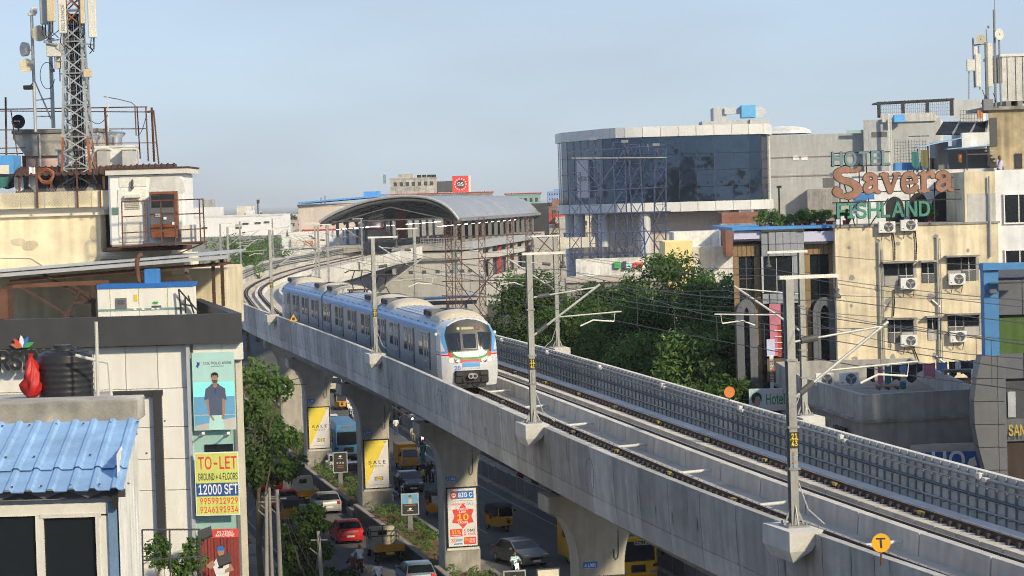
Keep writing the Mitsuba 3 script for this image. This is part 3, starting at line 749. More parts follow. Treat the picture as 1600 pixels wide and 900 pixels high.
def front_patch(poly,off=0.006,cell=0.16):
 if not hasattr(poly,"exterior"):
  poly=Polygon(poly)
 poly=poly.buffer(0).intersection(Polygon(nose_outline()).buffer(0.0))
 x0,z0,x1,z1=poly.bounds
 m=MB()
 for i in range(int((x1-x0)/cell)+1):
  for j in range(int((z1-z0)/cell)+1):
   g=poly.intersection(sbox(x0+i*cell,z0+j*cell,x0+(i+1)*cell,z0+(j+1)*cell))
   for q in getattr(g,"geoms",[g]):
    if q.is_empty or not hasattr(q,"exterior")or q.area<1e-5:
     continue
    v,f=trimesh.creation.triangulate_polygon(q,engine="earcut")
    m.add([(a,front_y(a,b)-off,b)for a,b in v],f[:,::-1])
 return m
def train_nose(car,M,flip=None):
 M=M if flip is None else M@flip
 def part(name,mb,paint,tone=1.0,bsdf="M",smooth=False,light=None):
  return obj(name,mb.moved(M),paint,car,tone,smooth,bsdf,light)
  # shell from the cab bulkhead to the nose
 ol=nose_outline()
 ol=[tuple(p)for p in np.array(LineString(ol+ol[:1]).segmentize(0.25).coords)[:-1]]
 sec=[]
 full=CROSS+ROOF[1:]
 back=LineString([(x,z)for x,z in full]+[(-x,z)for x,z in full[::-1][1:]]+[full[0]])
 for t in(0.0,0.4,0.8,1.0):
  row=[]
  for x,z in ol:
   a=math.atan2(z-1.9,x)
   hit=LineString([(0,1.9),(6*math.cos(a),1.9+6*math.sin(a))]).intersection(back)
   hx,hz=(hit.x,hit.y)if hasattr(hit,"x")else(x,z)
   row.append((hx*(1-t)+x*t,1.7*(1-t)+front_y(x,z)*t,hz*(1-t)+z*t))
  sec.append(row)
 n=len(ol)
 v=np.array(sec).reshape(-1,3)
 f=[[r*n+i,r*n+(i+1)%n,(r+1)*n+(i+1)%n,(r+1)*n+i]for r in range(3)for i in range(n)]
 part("cab_shell",MB().add(v,f),"train_white",smooth=50)
 part("nose_panel",front_patch(ol,0.0),"train_white",0.92,smooth=60)
 arc=lambda r0,cz,a0,a1,n=20,sx=1.0:[(sx*r0*math.cos(a),cz+r0*math.sin(a))for a in np.linspace(a0,a1,n)]
 smile=lambda w,zt,zb:[(-w,zt)]+[(w*math.sin(a),zb+(zt-zb)*(1-math.cos(a))**1.6)for a in np.linspace(-1.45,1.45,24)]+[(w,zt)]
 part("blue_band",front_patch([(-HW,3.1),(-1.34,3.2),(-1.02,3.5),(-1.14,2.6),(-1.0,2.02),(-1.5,1.98),(-1.5,2.09),(-1.26,2.12),(-1.4,2.6)],0.008),"train_blue")
 part("blue_band",front_patch([(HW,3.1),(1.34,3.2),(1.02,3.5),(1.14,2.6),(1.0,2.02),(1.5,1.98),(1.5,2.09),(1.26,2.12),(1.4,2.6)],0.008),"train_blue")
 part("red_stripe",front_patch(rect(-1.5,1.88,-1.05,1.95),0.009),"red")
 part("red_stripe",front_patch(rect(1.05,1.88,1.5,1.95),0.009),"red")
 sm=Polygon(smile(1.16,2.22,1.50))
 part("red_stripe",front_patch(sm,0.010),"ad_red")
 part("green_stripe",front_patch(Polygon(smile(1.0,2.22,1.68)),0.013),"green",0.95)
 part("white_panel",front_patch(Polygon(smile(0.93,2.24,1.79)).intersection(rect(-2,1.5,2,2.08)),0.016),"white")
 top=[(-1.1,2.05),(1.1,2.05),(1.2,2.6),(1.23,2.95),(1.1,3.32),(0.8,3.5),(0.45,3.64),(0,3.70),(-0.45,3.64),(-0.8,3.5),(-1.1,3.32),(-1.23,2.95),(-1.2,2.6)]
 part("windscreen_mask",front_patch(top,0.014),"black_plastic",bsdf="GLOSS",smooth=60)
 for s_ in(-1,1):
  part("windscreen",front_patch([(s_*0.46,2.14),(s_*1.0,2.14),(s_*1.1,2.6),(s_*1.13,2.98),(s_*0.46,3.05)],0.022),"black",bsdf="GLASS_DARK",smooth=60)
  wp=[(s_*0.55,front_y(0.55,2.14)-0.05,2.14),(s_*0.62,front_y(0.62,2.8)-0.05,2.75)]
  part("wiper",MB().tube(wp,0.02,5),"black")
  hl=obj("headlight",MB().add(*_disc(s_*1.0,1.66,0.105,0.024)).moved(M),"red",car,bsdf="M",light="lamp_red")
  part("headlight",MB().add(*_disc(s_*0.74,1.60,0.10,0.02)),"chrome",0.7)
  part("light_bezel",front_patch(Polygon(ellipse(s_*0.88,1.63,0.34,0.19)),0.011),"train_white",0.8)
  part("mirror_camera",MB().ball((s_*1.53,1.35,2.93),(0.09,0.12,0.09)),"white",smooth=True)
  part("side_stripe",MB().box((s_*(HW+0.004),1.35,2.03),(0.012,0.9,0.07)),"train_blue")
  part("side_stripe",MB().box((s_*(HW+0.004),1.35,1.91),(0.012,0.9,0.06)),"red")
  part("cab_door",side_panel(1.9,2.55,0.98,2.8,s_,0.012),"train_door",1.1)
 part("windscreen",front_patch([(-0.34,2.24),(0.34,2.24),(0.34,2.95),(-0.34,2.95)],0.022),"black",bsdf="GLASS_DARK",smooth=60)
 part("emergency_door",front_patch(Polygon([(-0.42,2.14),(0.42,2.14),(0.42,3.02),(-0.42,3.02)]).difference(rect(-0.37,2.2,0.37,2.97)),0.02),"dark_grey")
 part("door_seam",front_patch(Polygon([(-0.45,1.2),(0.45,1.2),(0.45,2.08),(-0.45,2.08)]).difference(rect(-0.435,1.21,0.435,2.1)),0.019),"mid_grey")
 part("blue_panel",front_patch(rect(-0.43,1.30,0.43,1.56),0.015),"train_blue")
 part("destination_display",front_patch(rect(-0.62,3.14,0.60,3.34),0.022),"dark_grey")
 part("destination_display",front_patch(rect(-0.36,3.18,0.28,3.30),0.026),"antenna_cream",0.75)
 part("route_disc",front_patch(Polygon(ellipse(-0.52,3.24,0.07,0.07)),0.027),"lime")
 part("route_disc",front_patch(Polygon(ellipse(0.46,3.25,0.09,0.06)),0.027),"red_dull")
 for dx,ch in((-0.78,"2"),(-0.62,"8")):
  m=text(ch,0.20,0.01,True)
  v=np.array(m.vertices)
  v=np.stack([v[:,0]+dx,np.full(len(v),front_y(0.7,1.25)-0.012)-v[:,2],v[:,1]+1.17],1)
  part("fleet_number",MB().add(v,m.faces),"sign_blue")
 cb=MB().box((0,0.28,0.80),(1.75,0.7,0.66),ch=0.06)
 part("coupler_recess",cb,"black",smooth=False)
 cp=MB().box((0,-0.18,0.86),(0.40,0.35,0.26),ch=0.06).cyl((-0.11,-0.36,0.86),0.13,0.04,16,axis=1).cyl((0.11,-0.36,0.86),0.13,0.04,16,axis=1).tube([(0,0.2,0.86),(0,-0.1,0.86)],0.14,10)
 cpk=part("coupler",cp,"steel",smooth=35)
 part("coupler_face",MB().cyl((-0.11,-0.385,0.86),0.085,0.03,14,axis=1).cyl((0.11,-0.385,0.86),0.085,0.03,14,axis=1),"black")
 part("hose",MB().tube([(-0.5,-0.1,0.75),(-0.42,-0.22,0.5),(-0.2,-0.2,0.42),(0,-0.12,0.6)],0.03,6).tube([(0.5,-0.1,0.75),(0.46,-0.22,0.5),(0.2,-0.2,0.4),(0.05,-0.12,0.55)],0.03,6),"rubber")
 part("buffer_block",MB().box((-0.62,-0.12,0.98),(0.4,0.1,0.22),ch=0.02).box((0.62,-0.12,0.98),(0.4,0.1,0.22),ch=0.02),"black",1.8)
 part("obstacle_guard",MB().box((0,0.1,0.36),(1.5,0.12,0.22)),"black",1.5)
def _disc(cx,cz,r,off,n=16):
 v=[(cx+r*math.cos(a),front_y(cx+r*math.cos(a),cz+r*math.sin(a))-off,cz+r*math.sin(a))for a in np.linspace(0,2*math.pi,n,endpoint=False)]
 v.append((cx,front_y(cx,cz)-off-0.02,cz))
 return v,np.array([[i,(i+1)%n,n]for i in range(n)])
TS0=95.0
c1,M1,L1=train_car(TS0,TS0+21.4,True,False)
train_nose(c1,M1)
c2,M2,L2=train_car(TS0+21.8,TS0+42.8,False,False)
c3,M3,L3=train_car(TS0+43.2,TS0+64.6,False,True)
train_nose(c3,M3,np.array([[-1,0,0,0],[0,-1,0,L3],[0,0,1,0],[0,0,0,1.0]]))
def pantograph(M,y):
 m=MB().box((0,y,3.86),(1.3,1.2,0.08)).tube([(-0.4,y-0.5,3.9),(-0.3,y+0.75,4.5),(-0.25,y-0.3,5.15)],0.035,6).tube([(0.4,y-0.5,3.9),(0.3,y+0.75,4.5),(0.25,y-0.3,5.15)],0.035,6)
 m.tube([(-0.9,y-0.3,5.02),(-0.6,y-0.3,5.16),(0.6,y-0.3,5.16),(0.9,y-0.3,5.02)],0.03,6).tube([(-0.9,y-0.05,5.02),(-0.6,y-0.05,5.16),(0.6,y-0.05,5.16),(0.9,y-0.05,5.02)],0.03,6)
 for x in(-0.5,0.5):
  for yy in(y-0.5,y+0.5):
   m.cyl((x,yy,3.68),0.06,0.2,8)
 obj("pantograph",m.moved(M),"iron_dark",c2,1.2)
pantograph(M2,5.3)
pantograph(M2,14.5)
# ---------------------------------------------------------------- overhead line masts and wires
MAST_H=6.26
def mast(s,side,label,plate=None,arm=1,lamp=True,group=None,cant=True):
 """side -1 stands on the left parapet, +1 on the right; the cantilever reaches over the nearer track."""
 o=-5.6 if side<0 else 5.15
 zt=1.45 if side<0 else 1.18
 M=line_frame(s,o,zt)
 k=thing("catenary_mast",label,"mast",group or "overhead line masts along the viaduct")
 inn=-side
 def part(name,mb,paint,tone=1.0,smooth=False):
  return obj(name,mb.moved(M),paint,k,tone,smooth)
 ped=MB().prism([(-0.95,0.0),(0.95,0.0),(0.95,0.55),(-0.95,0.55)],0.1)
 bl=trimesh.convex.convex_hull(np.array([(side*x,y,z)for x,y,z in[(-0.42,-0.92,0.08),(-0.42,0.92,0.08),(0.5,0.92,0.08),(0.5,-0.92,0.08),(0.5,-0.92,-0.42),(0.5,0.92,-0.42),(-0.1,-0.9,-0.42),(-0.1,0.9,-0.42),(0.35,-0.75,-0.72),(0.35,0.75,-0.72)]]))
 part("pedestal",MB().tm(bl),"concrete_pale",rng.uniform(0.95,1.1))
 pm=MB()
 for e in(-1,1):
  pm.box((0,e*0.10,MAST_H/2+0.1),(0.21,0.022,MAST_H-0.05))
 pm.box((0,0,MAST_H/2+0.1),(0.016,0.18,MAST_H-0.05))
 for e in(-1,1):
  pm.bar((0.0,e*0.28,0.13),(0.0,e*0.12,0.62),0.02,0.05).bar((e*0.26,0,0.13),(e*0.1,0,0.5),0.02,0.05)
 part("post",pm,"galvanised",0.9)
 fp=MB().box((0,0,0.105),(0.56,0.66,0.05))
 for x in(-0.22,0.22):
  for y in(-0.27,0.27):
   fp.cyl((x,y,0.12),0.03,0.09,8)
 part("foot_plate",fp,"galvanised",0.8)
 # beam across the top with the earth wire insulator
 xo=arm*inn*1.3
 part("top_beam",MB().box((xo/2+0.12*(1 if xo>0 else-1)-0.22*arm*inn,0.0,MAST_H+0.12),(1.62,0.16,0.09)),"steel_pale",1.1)
 if lamp:
  part("insulator",MB().lathe([(0.0,-0.52),(0.11,-0.52),(0.13,-0.46),(0.05,-0.38),(0.08,-0.35),(0.05,-0.35),(0.09,-0.3),(0.04,-0.25),(0.03,0.0)],(xo,0,MAST_H+0.06),10),"dark_grey",1.1,smooth=True)
 for z in(1.55,2.6,4.3):
  part("clamp",MB().box((0,0,z),(0.30,0.30,0.06)),"galvanised",0.75)
 if plate:
  F=Face(k,M@wallmat((-0.12,-0.16,2.1))@np.diag([0.66,0.66,1,1]))
  F.rect("number_plate",-0.03,0,0.37,0.58,"black",0,0.02)
  F.text("lettering",plate[0],0.17,0.33,0.20,"yellow",0.021,True,0.24)
  F.rect("rule",-0.01,0.285,0.35,0.305,"yellow",0.021)
  F.text("lettering",plate[1],0.17,0.05,0.20,"yellow",0.021,True,0.24)
  for j,ch in enumerate(plate[0]+plate[1]):
   F.text("lettering",ch,0.17,-0.27-0.17*j,0.12,"dish_orange" if j%2==0 else "sky_blue",0.021,True)
 if cant:
  reach=inn*2.75
  tube_m=MB().tube([(inn*0.12,0.0,3.35),(inn*2.7,0.0,5.15)],0.045,8).tube([(inn*0.14,0,4.75),(inn*2.6,0,5.05)],0.03,8)
  tube_m.tube([(inn*1.0,0,3.98),(inn*3.5,0,4.1)],0.028,8)
  part("cantilever",tube_m,"galvanised",1.3,smooth=35)
  part("insulator",MB().tube([(inn*0.25,0,3.44),(inn*0.62,0,3.70)],0.085,8),"dark_grey")
  part("insulator",MB().tube([(inn*0.3,0,4.77),(inn*0.75,0,4.83)],0.085,8),"dark_grey")
  part("registration_arm",MB().tube([(inn*1.9,0,3.62),(inn*2.4,0,3.82),(inn*3.2,0,3.74)],0.028,6).tube([(inn*3.2,0,3.74),(inn*3.25,0,4.08)],0.012,5),"steel_pale",1.25)
 part("earth_wire",MB().tube([(inn*0.1,-0.12,1.2),(inn*0.35,-0.1,0.5),(inn*0.8,-0.05,0.1)],0.018,5),"pipe_white",0.7)
 return k,M
NEAR_MASTS=[(37.3,("21","43")),(64.7,("21","41")),(104.3,("21","39")),(149.4,("21","37")),(190.0,("21","35")),(240.0,None),(292.0,None),(345.0,None)]
FAR_MASTS=[(65.1,None),(106.7,None),(149.0,None),(214.0,None),(232.0,None),(252.0,None),(318.0,None)]
NLAB=["nearest steel mast on the left parapet with plate 21 43","second mast on the left parapet, just in front of the train","mast on the left parapet beside the train's second car","mast on the left parapet beside the train's rear car","pale mast on the left parapet where the line bends","thin mast beyond the bend on the outer parapet","thin mast farther round the bend on the outer parapet","last thin mast on the outer parapet before the station"]
FLAB=["mast on the right parapet in front of the grey shop tower","mast on the right parapet in front of the dark trees","pale mast behind the train roof, left of the scaffold towers","thin mast on the inner parapet of the bend","second thin mast on the inner parapet of the bend","third thin mast on the inner parapet of the bend","thin mast on the inner parapet before the station mouth"]
MK=[]
for i,(s,pl)in enumerate(NEAR_MASTS):
 MK.append(mast(s,-1,NLAB[i],pl,lamp=i<4))
for i,(s,pl)in enumerate(FAR_MASTS):
 MK.append(mast(s,1,FLAB[i],pl,lamp=i<3))
WIRES=thing("overhead_wire","contact and catenary wires strung between the masts over the left track","wire")
WIRES2=thing("overhead_wire","contact and catenary wires strung between the masts over the right track","wire")
for W,o,spots in((WIRES,-2.16,[-4.0]+[a for a,_ in NEAR_MASTS[:6]]),(WIRES2,2.16,[28.0]+[a for a,_ in FAR_MASTS[:6]])):
 zt=1.45 if o<0 else 1.18
 for a,b in zip(spots[:-1],spots[1:]):
  n=9
  A,B=on_line(a,o,zt+5.0),on_line(b,o,zt+5.0)
  obj("catenary_wire",MB().tube(sag(A,B,0.55,n),0.010,4),"wire",W,1.8)
  A2,B2=on_line(a,o,zt+3.72),on_line(b,o,zt+3.72)
  obj("contact_wire",MB().tube(sag(A2,B2,0.03,5),0.014,4),"wire",W)
  P,Q=sag(A,B,0.55,13),sag(A2,B2,0.03,13)
  for i in range(1,12,2):
   obj("dropper_wire",MB().tube([P[i],Q[i]],0.009,4),"wire",W)
  side=-5.6 if o<0 else 5.15
  ax=side+(1.3 if o<0 else-1.3)
  for dz,oo in((MAST_H-0.5,ax),(5.45,side+(0.3 if o<0 else-0.3))):
   obj("feeder_wire",MB().tube(sag(on_line(a,oo,zt+dz),on_line(b,oo,zt+dz),0.35,n),0.011,4),"wire",W,1.8)
   # round T sign on the near parapet, bottom right
M=line_frame(float(s_at_y((7.71,48,14.11)[1])),-5.3,1.45)
tk=thing("speed_board","round orange board with a black T on the near parapet","sign")
F=Face(tk,mat((7.83,48.6,14.03))@wallmat((0,0,0)))
obj("board",MB().cyl((0,0,0),0.205,0.02,40).moved(F.M),"sign_orange",tk,smooth=30)
F.text("lettering","T",0,-0.105,0.21,"charcoal",0.022,True,0.2,slant=-0.06)
obj("stalk",MB().tube([np.array((7.83,48.62,13.83)),np.array((7.82,48.62,13.53))],0.02,6),"rust",tk)
# triangular warning board by the fourth mast
wk=thing("warning_board","small yellow triangular warning board on the left parapet","sign")
wM=mat((-14.62,150.2,14.39))@wallmat((0,0,0))
obj("board",MB().prism([(-0.26,-0.2),(0.26,-0.2),(0,0.27)],0.02).moved(wM),"sign_orange",wk)
obj("symbol",MB().prism(rect(-0.09,-0.14,0.09,0.04),0.01).moved(wM@mat((0,0,0.021))),"charcoal",wk)
obj("stalk",MB().tube([np.array((-14.63,150.25,14.26)),np.array((-14.64,150.25,13.92))],0.025,6),"galvanised",wk)
# orange disc on the right parapet
ok_=thing("signal_disc","rust orange round disc standing on the right parapet","sign")
oM=mat((8.95,94,13.47))@wallmat((0,0,0),0.2)
obj("disc",MB().cyl((0,0,0),0.235,0.03,30).moved(oM),"dish_orange",ok_,smooth=30)
obj("stalk",MB().tube([np.array((8.95,94.05,13.4)),np.array((8.94,94.05,12.95))],0.03,6),"rust",ok_)
# ---------------------------------------------------------------- the shed roof in the left foreground
SH=thing("rooftop_shed","blue corrugated lean-to shed with sliding window, lower left corner","shed")
zt,zb=17.63,16.71
xr0,xr1=-7.02,-7.27
def corrugated(p00,p10,p01,p11,n,amp,sub=6):
 """A corrugated sheet: ridges run from the p00-p10 edge to the p01-p11 edge; n ridges; a trapezoidal profile."""
 us,hs=[],[]
 for k in range(n):
  for a,h in((0.0,0),(0.34,0),(0.46,1),(0.66,1),(0.78,0)):
   us.append((k+a)/n)
   hs.append(h)
 us.append(1.0)
 hs.append(0)
 p00,p10,p01,p11=(np.asarray(p,float)for p in(p00,p10,p01,p11))
 nrm=np.cross(p10-p00,p01-p00)
 nrm/=np.linalg.norm(nrm)
 if nrm[2]<0:
  nrm=-nrm
 m=MB()
 rows=[]
 for t in(0,0.5,1):
  rows.append([(p00+(p10-p00)*u)*(1-t)+(p01+(p11-p01)*u)*t+nrm*h*amp for u,h in zip(us,hs)])
 w=len(us)
 v=np.array(rows).reshape(-1,3)
 f=[[r*w+i,r*w+i+1,(r+1)*w+i+1,(r+1)*w+i]for r in range(2)for i in range(w-1)]
 m.add(v,f).add(v-nrm*0.012,[q[::-1]for q in f])
 return m
obj("roof_sheet",corrugated((-11.6,41.0,zb+(zt-zb)*0.285+0.02),(-7.11,41.0,zb+(zt-zb)*0.285+0.02),(-11.6,43.5,zt),(xr1,43.5,zt),12,0.05),"blue_roof",SH,1.05)
obj("roof_sheet",corrugated((-11.6,40.0,zb),(xr0,40.0,zb),(-11.6,41.25,zb+(zt-zb)*0.355-0.02),(-7.13,41.25,zb+(zt-zb)*0.355-0.02),12,0.05),"blue_roof",SH,0.97)
obj("purlin",MB().box((-10.0,40.35,zb-0.10),(5.9,0.08,0.14)),"dark_grey",SH,0.6)
for k in range(5):
 obj("bracket",MB().prism([(0,0),(0.75,0),(0.38,-0.14)],0.04).moved(wallmat((-11.2+k*0.78,40.3,zb-0.02))),"mid_grey",SH,0.6)
obj("front_wall",MB().box(*((-9.02,40.61,15.46),(3.51,0.12,2.04))),"sheet_grey",SH,0.9)
fr=MB()
for b in(((-8.68,40.48,16.33),(2.67,0.12,0.2)),((-8.63,40.48,15.45),(0.14,0.12,1.55)),((-7.47,40.48,15.42),(0.16,0.12,1.55))):
 fr.box(*b)
wf=obj("window_frame",fr,"off_white",SH)
for a in(((-9.39,40.52,15.46),(1.35,0.03,1.55)),((-8.07,40.52,15.42),(1.02,0.03,1.55))):
 obj("pane",MB().box(*a),"black",wf,bsdf="GLASS_DARK")
obj("sash",MB().box(*((-8.06,40.41,16.22),(1.1,0.03,0.07))).box(*((-7.58,40.41,15.43),(0.07,0.03,1.55))),"off_white",wf,0.9)
obj("corner_post",MB().box(*((-7.3,40.45,15.43),(0.15,0.2,2.01))),"blue_roof",SH,0.55)
obj("downpipe",MB().box(*((-7.22,40.26,16.5),(0.09,0.12,0.32))),"black",SH)
# the right end wall, vertical white sheets running back from the corner
xs,ys=[-7.19,-7.94],[40.4,47.0]
ew=MB()
for k in range(14):
 t0,t1=k/14,(k+0.72)/14
 p=[(xs[0]+(xs[1]-xs[0])*t,ys[0]+(ys[1]-ys[0])*t)for t in(t0,t1,(k+1)/14)]
 ew.quad((p[0][0],p[0][1],13.2),(p[1][0],p[1][1],13.2),(p[1][0],p[1][1],17.3),(p[0][0],p[0][1],17.3))
 ew.quad((p[1][0],p[1][1],13.2),(p[2][0]+0.03,p[2][1]-0.05,13.2),(p[2][0]+0.03,p[2][1]-0.05,17.3),(p[1][0],p[1][1],17.3))
obj("end_wall",ew,"white_dirty",SH,0.95)
for j,(t0,y0)in enumerate(((0.06,40.15),(0.5,41.6),(0.93,43.25))):
 for i in range(9):
  q=zb+(zt-zb)*(y0-40.0)/3.5+0.03
  obj("roof_screw",MB().box((-6.95-0.52*i+0.1*j,y0,q+0.02),(0.035,0.035,0.03)),"dark_grey",SH,0.8)
SLAB=thing("rooftop_parapet","stained concrete roof parapet carrying the black water tank","parapet")
obj("slab",MB().box(*((-10.13,46.6,17.59),(4.73,1.2,0.46)),ch=0.03),"concrete_old",SLAB,1.25)
obj("deck",MB().prism([(-7.78,46.2),(-7.84-1.9,54),(-20,54),(-20,46.2)],0.3).moved(mat((0,0,17.37-0.3))),"concrete_old",SLAB)
obj("roof_edge_sheet",MB().box(*((-9.87,47.1,17.77),(1.73,0.4,0.07))),"sheet_grey",SLAB)
obj("lower_wall",MB().prism([(-7.98,47.1),(-8.09-1.9,54),(-20,54),(-20,47.1)],17.3-0.3),"concrete_old",SLAB,0.9)
TK=thing("water_tank","black ribbed plastic water tank on the concrete roof parapet","water tank")
r=0.61
z0,z1=17.48,18.61
h=z1-z0
prof=[(r*0.98,0)]
for k in range(7):
 a=h*(0.02+0.118*k)
 prof+=[(r*0.985,a),(r,a+0.018),(r,a+0.06),(r*0.985,a+0.08)]
prof+=[(r*0.985,h*0.86),(r*0.97,h*0.90),(r*0.80,h*0.97),(r*0.45,h*0.99),(r*0.42,h*1.03),(r*0.38,h*1.06),(0.01,h*1.07)]
tc=np.array((-10.08,50.5,17.99))
obj("shell",MB().lathe(prof,(tc[0],50.6,z0),40),"black_plastic",TK,1.15,smooth=28)
for k in range(8):
 a=k*math.pi/4
 obj("lid_rib",MB().bar((tc[0]+0.36*r*math.cos(a),50.6+0.36*r*math.sin(a),z1-0.01),(tc[0]+0.85*r*math.cos(a),50.6+0.85*r*math.sin(a),z1-0.06),0.05,0.05),"black_plastic",TK)
obj("lid",MB().cyl((tc[0]-0.05,50.6,z1+0.06),r*0.36,0.05,24),"black_plastic",TK,1.3,smooth=30)
PPK=tag(obj("water_pipe",MB().tube([(-9.65,49.6,18.54),(-9.46,49.6,18.48),(-8.95,49.6,18.36),(-8.93,49.6,18.33),(-8.89,49.6,17.5)],0.035,8),"off_white",tone=0.95),"cream bent water pipe leading out of the black tank","pipe")
tag(obj("vent_pipe",MB().tube([(-9.06,49,19.29),(-9.08,49,17.57)],0.038,8),"antenna",tone=0.8),"thin upright pale pipe standing beside the black tank","pipe")
# red cloth bag hanging left of the tank
bag=MB().lathe([(0.02,0),(0.12,0.03),(0.17,0.1),(0.2,0.2),(0.22,0.32),(0.2,0.45),(0.19,0.58),(0.14,0.7),(0.1,0.8),(0.06,0.88),(0.03,0.93),(0.06,1.0)],(0,0,0),26)
bv=bag.v[0]
_th=np.arctan2(bv[:,1],bv[:,0])
bv[:,:2]*=(1+0.13*np.sin(5*_th+7*bv[:,2])+0.08*np.sin(9*_th-11*bv[:,2]))[:,None]
bv[:,:2]*=(1+0.9*(mfbm(bv*6.0,3)[:,None]-0.5)*2)
bag.v[0]=bv+np.array((-10.77,50.2,17.56))
tag(obj("cloth_bag",bag,"red",tone=0.85,smooth=True),"red cloth bag hanging beside the black water tank","bag")
# ---------------------------------------------------------------- the white tiled building on the left
WB=thing("tiled_building","white tiled commercial building with charcoal top band and tall posters","building")
FY=75.0
xR=-9.1
plan=lambda e,y0,y1:[(xR+e,y0),(xR+e-0.235*(y1-y0),y1),(xR-17-e,y1),(xR-17-e,y0)]
zr=18.23
obj("core",MB().prism(plan(0,FY+0.3,93),zr-0.88),"cream_light",WB,0.8)
obj("top_band",MB().prism(Polygon(plan(0.12,74.65,93.2)).difference(Polygon(plan(0.12,74.65,93.2)).buffer(-0.35)),0.98).moved(mat((0,0,zr-0.98))),"charcoal",WB,1.1)
obj("roof_slab",MB().prism(plan(0,75,93),0.06).moved(mat((0,0,zr-0.90))),"concrete_old",WB)
cols=[-19.49,-18.36,-17.25,-16.16,-15.1,-14.03,-12.97,-11.9,-10.79]
rows=[17.2,15.77,14.48,13.41,12.36,11.03,9.92,8.6,7.4,6.2,5.0,3.8,2.6]
for i in range(len(cols)-1):
 for j in range(len(rows)-1):
  if i<4 and j>3:
   continue
  x0,x1,za,zb_=cols[i],cols[i+1],rows[j+1],rows[j]
  obj("facade_tile",MB().box(((x0+x1)/2,FY+0.20 if i<7 or j==0 else FY+0.16,(za+zb_)/2),(x1-x0-0.022,0.1,zb_-za-0.022)),"tile_white",WB,rng.uniform(0.95,1.03))
obj("facade_tile",MB().box(*((-10.21,75.2,16.98),(0.94,0.3,0.49))),"tile_white",WB)
obj("facade_tile",MB().box(*((-9.39,75.2,16.95),(0.68,0.3,0.56))),"tile_white",WB,0.97)
obj("joint_backing",MB().box(((cols[0]+cols[-1])/2,FY+0.27,9.6),(cols[-1]-cols[0],0.06,15.0)),"stain_ochre",WB,0.75)
obj("black_frame",MB().box(*((-13.38,75.08,15.63),(3.28,0.25,0.19))).box(*((-11.92,75.03,12.9),(0.28,0.25,5.56))),"charcoal",WB,0.8)
obj("corner_post",MB().box(*((-10.84,74.92,12.88),(0.11,0.15,8.92))),"acp_light",WB)
obj("recess_back",MB().box(*((-10.14,75.21,12.08),(1.48,0.1,9.2))),"aqua",WB,0.75)
obj("poster_edge",MB().box(*((-9.36,75.27,12.39),(0.09,0.35,8.54))),"mid_grey",WB,0.8)
# dark opening between the upper posters and little lamps
obj("window",MB().box(*((-9.94,75.12,13.7),(0.94,0.05,0.3))),"black",WB,bsdf="GLASS_DARK")
def petal(cx,cy,a,L,w):
 pts=[(0,0),(w,L*0.45),(w*0.55,L*0.8),(0,L),(-w*0.55,L*0.8),(-w,L*0.45)]
 c,s=math.cos(a),math.sin(a)
 return[(cx+x*c+y*s,cy-x*s+y*c)for x,y in pts]
SG=thing("shop_sign","black shop name letters with a coloured flower on the white tiles","sign")
F=Face(SG,mat((-17.04,74.6,16.58))@wallmat((0,0,0)))
m_=text("ERSING",0.62,0.1,True,2.5,center=False)
obj("lettering",MB().tm(m_).moved(F.M@mat((-0.45,0.0,0))),"black",SG)
obj("lettering_edge",MB().tm(text("ERSING",0.62,0.05,True,2.5,center=False)).moved(F.M@mat((-0.47,0.015,-0.1))),"mid_grey",SG)
for a,c in((-1.25,"rust_orange"),(-0.75,"ad_red"),(-0.1,"white"),(0.5,"sign_blue"),(1.15,"green")):
 F.poly("petal",petal(0.80,0.72,a,0.42,0.085),c,0.08,0.03)
 # tall posters on the corner of the white building
PO=thing("fashion_poster","tall poster of a man in a blue polo shirt by the sea","poster")
w,h=1.4,2.59
F=Face(PO,mat((-10.7,74.8,14.36))@wallmat((0,0,0)))
F.rect("panel",0,0,w,h,"aqua",-0.02,0.02)
F.rect("sea",0.02,0.02,w-0.02,h*0.43,"sea",0.001,0.004)
F.poly("sand",[(0.02,0.02),(w-0.02,0.02),(w-0.02,h*0.16),(0.02,h*0.06)],"concrete_pale",0.006,0.003)
F.rect("sky",0.02,h*0.43,w-0.02,h*0.62,"sky_blue",0.001,0.004,2.2)
F.text("lettering","U.S. POLO ASSN",w*0.60,h*0.845,0.085,"maroon",0.003,True,w*0.66)
F.rect("small_print",w*0.45,h*0.815,w*0.75,h*0.825,"mid_grey",0.003)
F.poly("emblem",[(0.12,h*0.82),(0.17,h*0.86),(0.15,h*0.885),(0.22,h*0.87),(0.26,h*0.88),(0.25,h*0.84),(0.2,h*0.82),(0.21,h*0.79),(0.17,h*0.81)],"blue_deep",0.003)
cx=w*0.53
F.poly("trousers",[(cx-0.25,0.03),(cx+0.27,0.03),(cx+0.2,h*0.2),(cx-0.2,h*0.2)],"aqua",0.010,0.003,1.1)
F.poly("arm",[(cx-0.34,h*0.42),(cx-0.25,h*0.43),(cx-0.17,h*0.22),(cx-0.05,h*0.13),(cx-0.1,h*0.115),(cx-0.24,h*0.2)],"skin_light",0.011,0.003)
F.poly("arm",[(cx+0.34,h*0.42),(cx+0.24,h*0.43),(cx+0.2,h*0.22),(cx+0.18,h*0.14),(cx+0.27,h*0.14),(cx+0.3,h*0.24)],"skin_light",0.011,0.003)
F.poly("shirt",[(cx-0.2,h*0.19),(cx+0.21,h*0.19),(cx+0.23,h*0.42),(cx+0.36,h*0.40),(cx+0.33,h*0.53),(cx+0.12,h*0.585),(cx,h*0.55),(cx-0.12,h*0.585),(cx-0.32,h*0.53),(cx-0.37,h*0.40),(cx-0.23,h*0.42)],"denim",0.014,0.003,1.5)
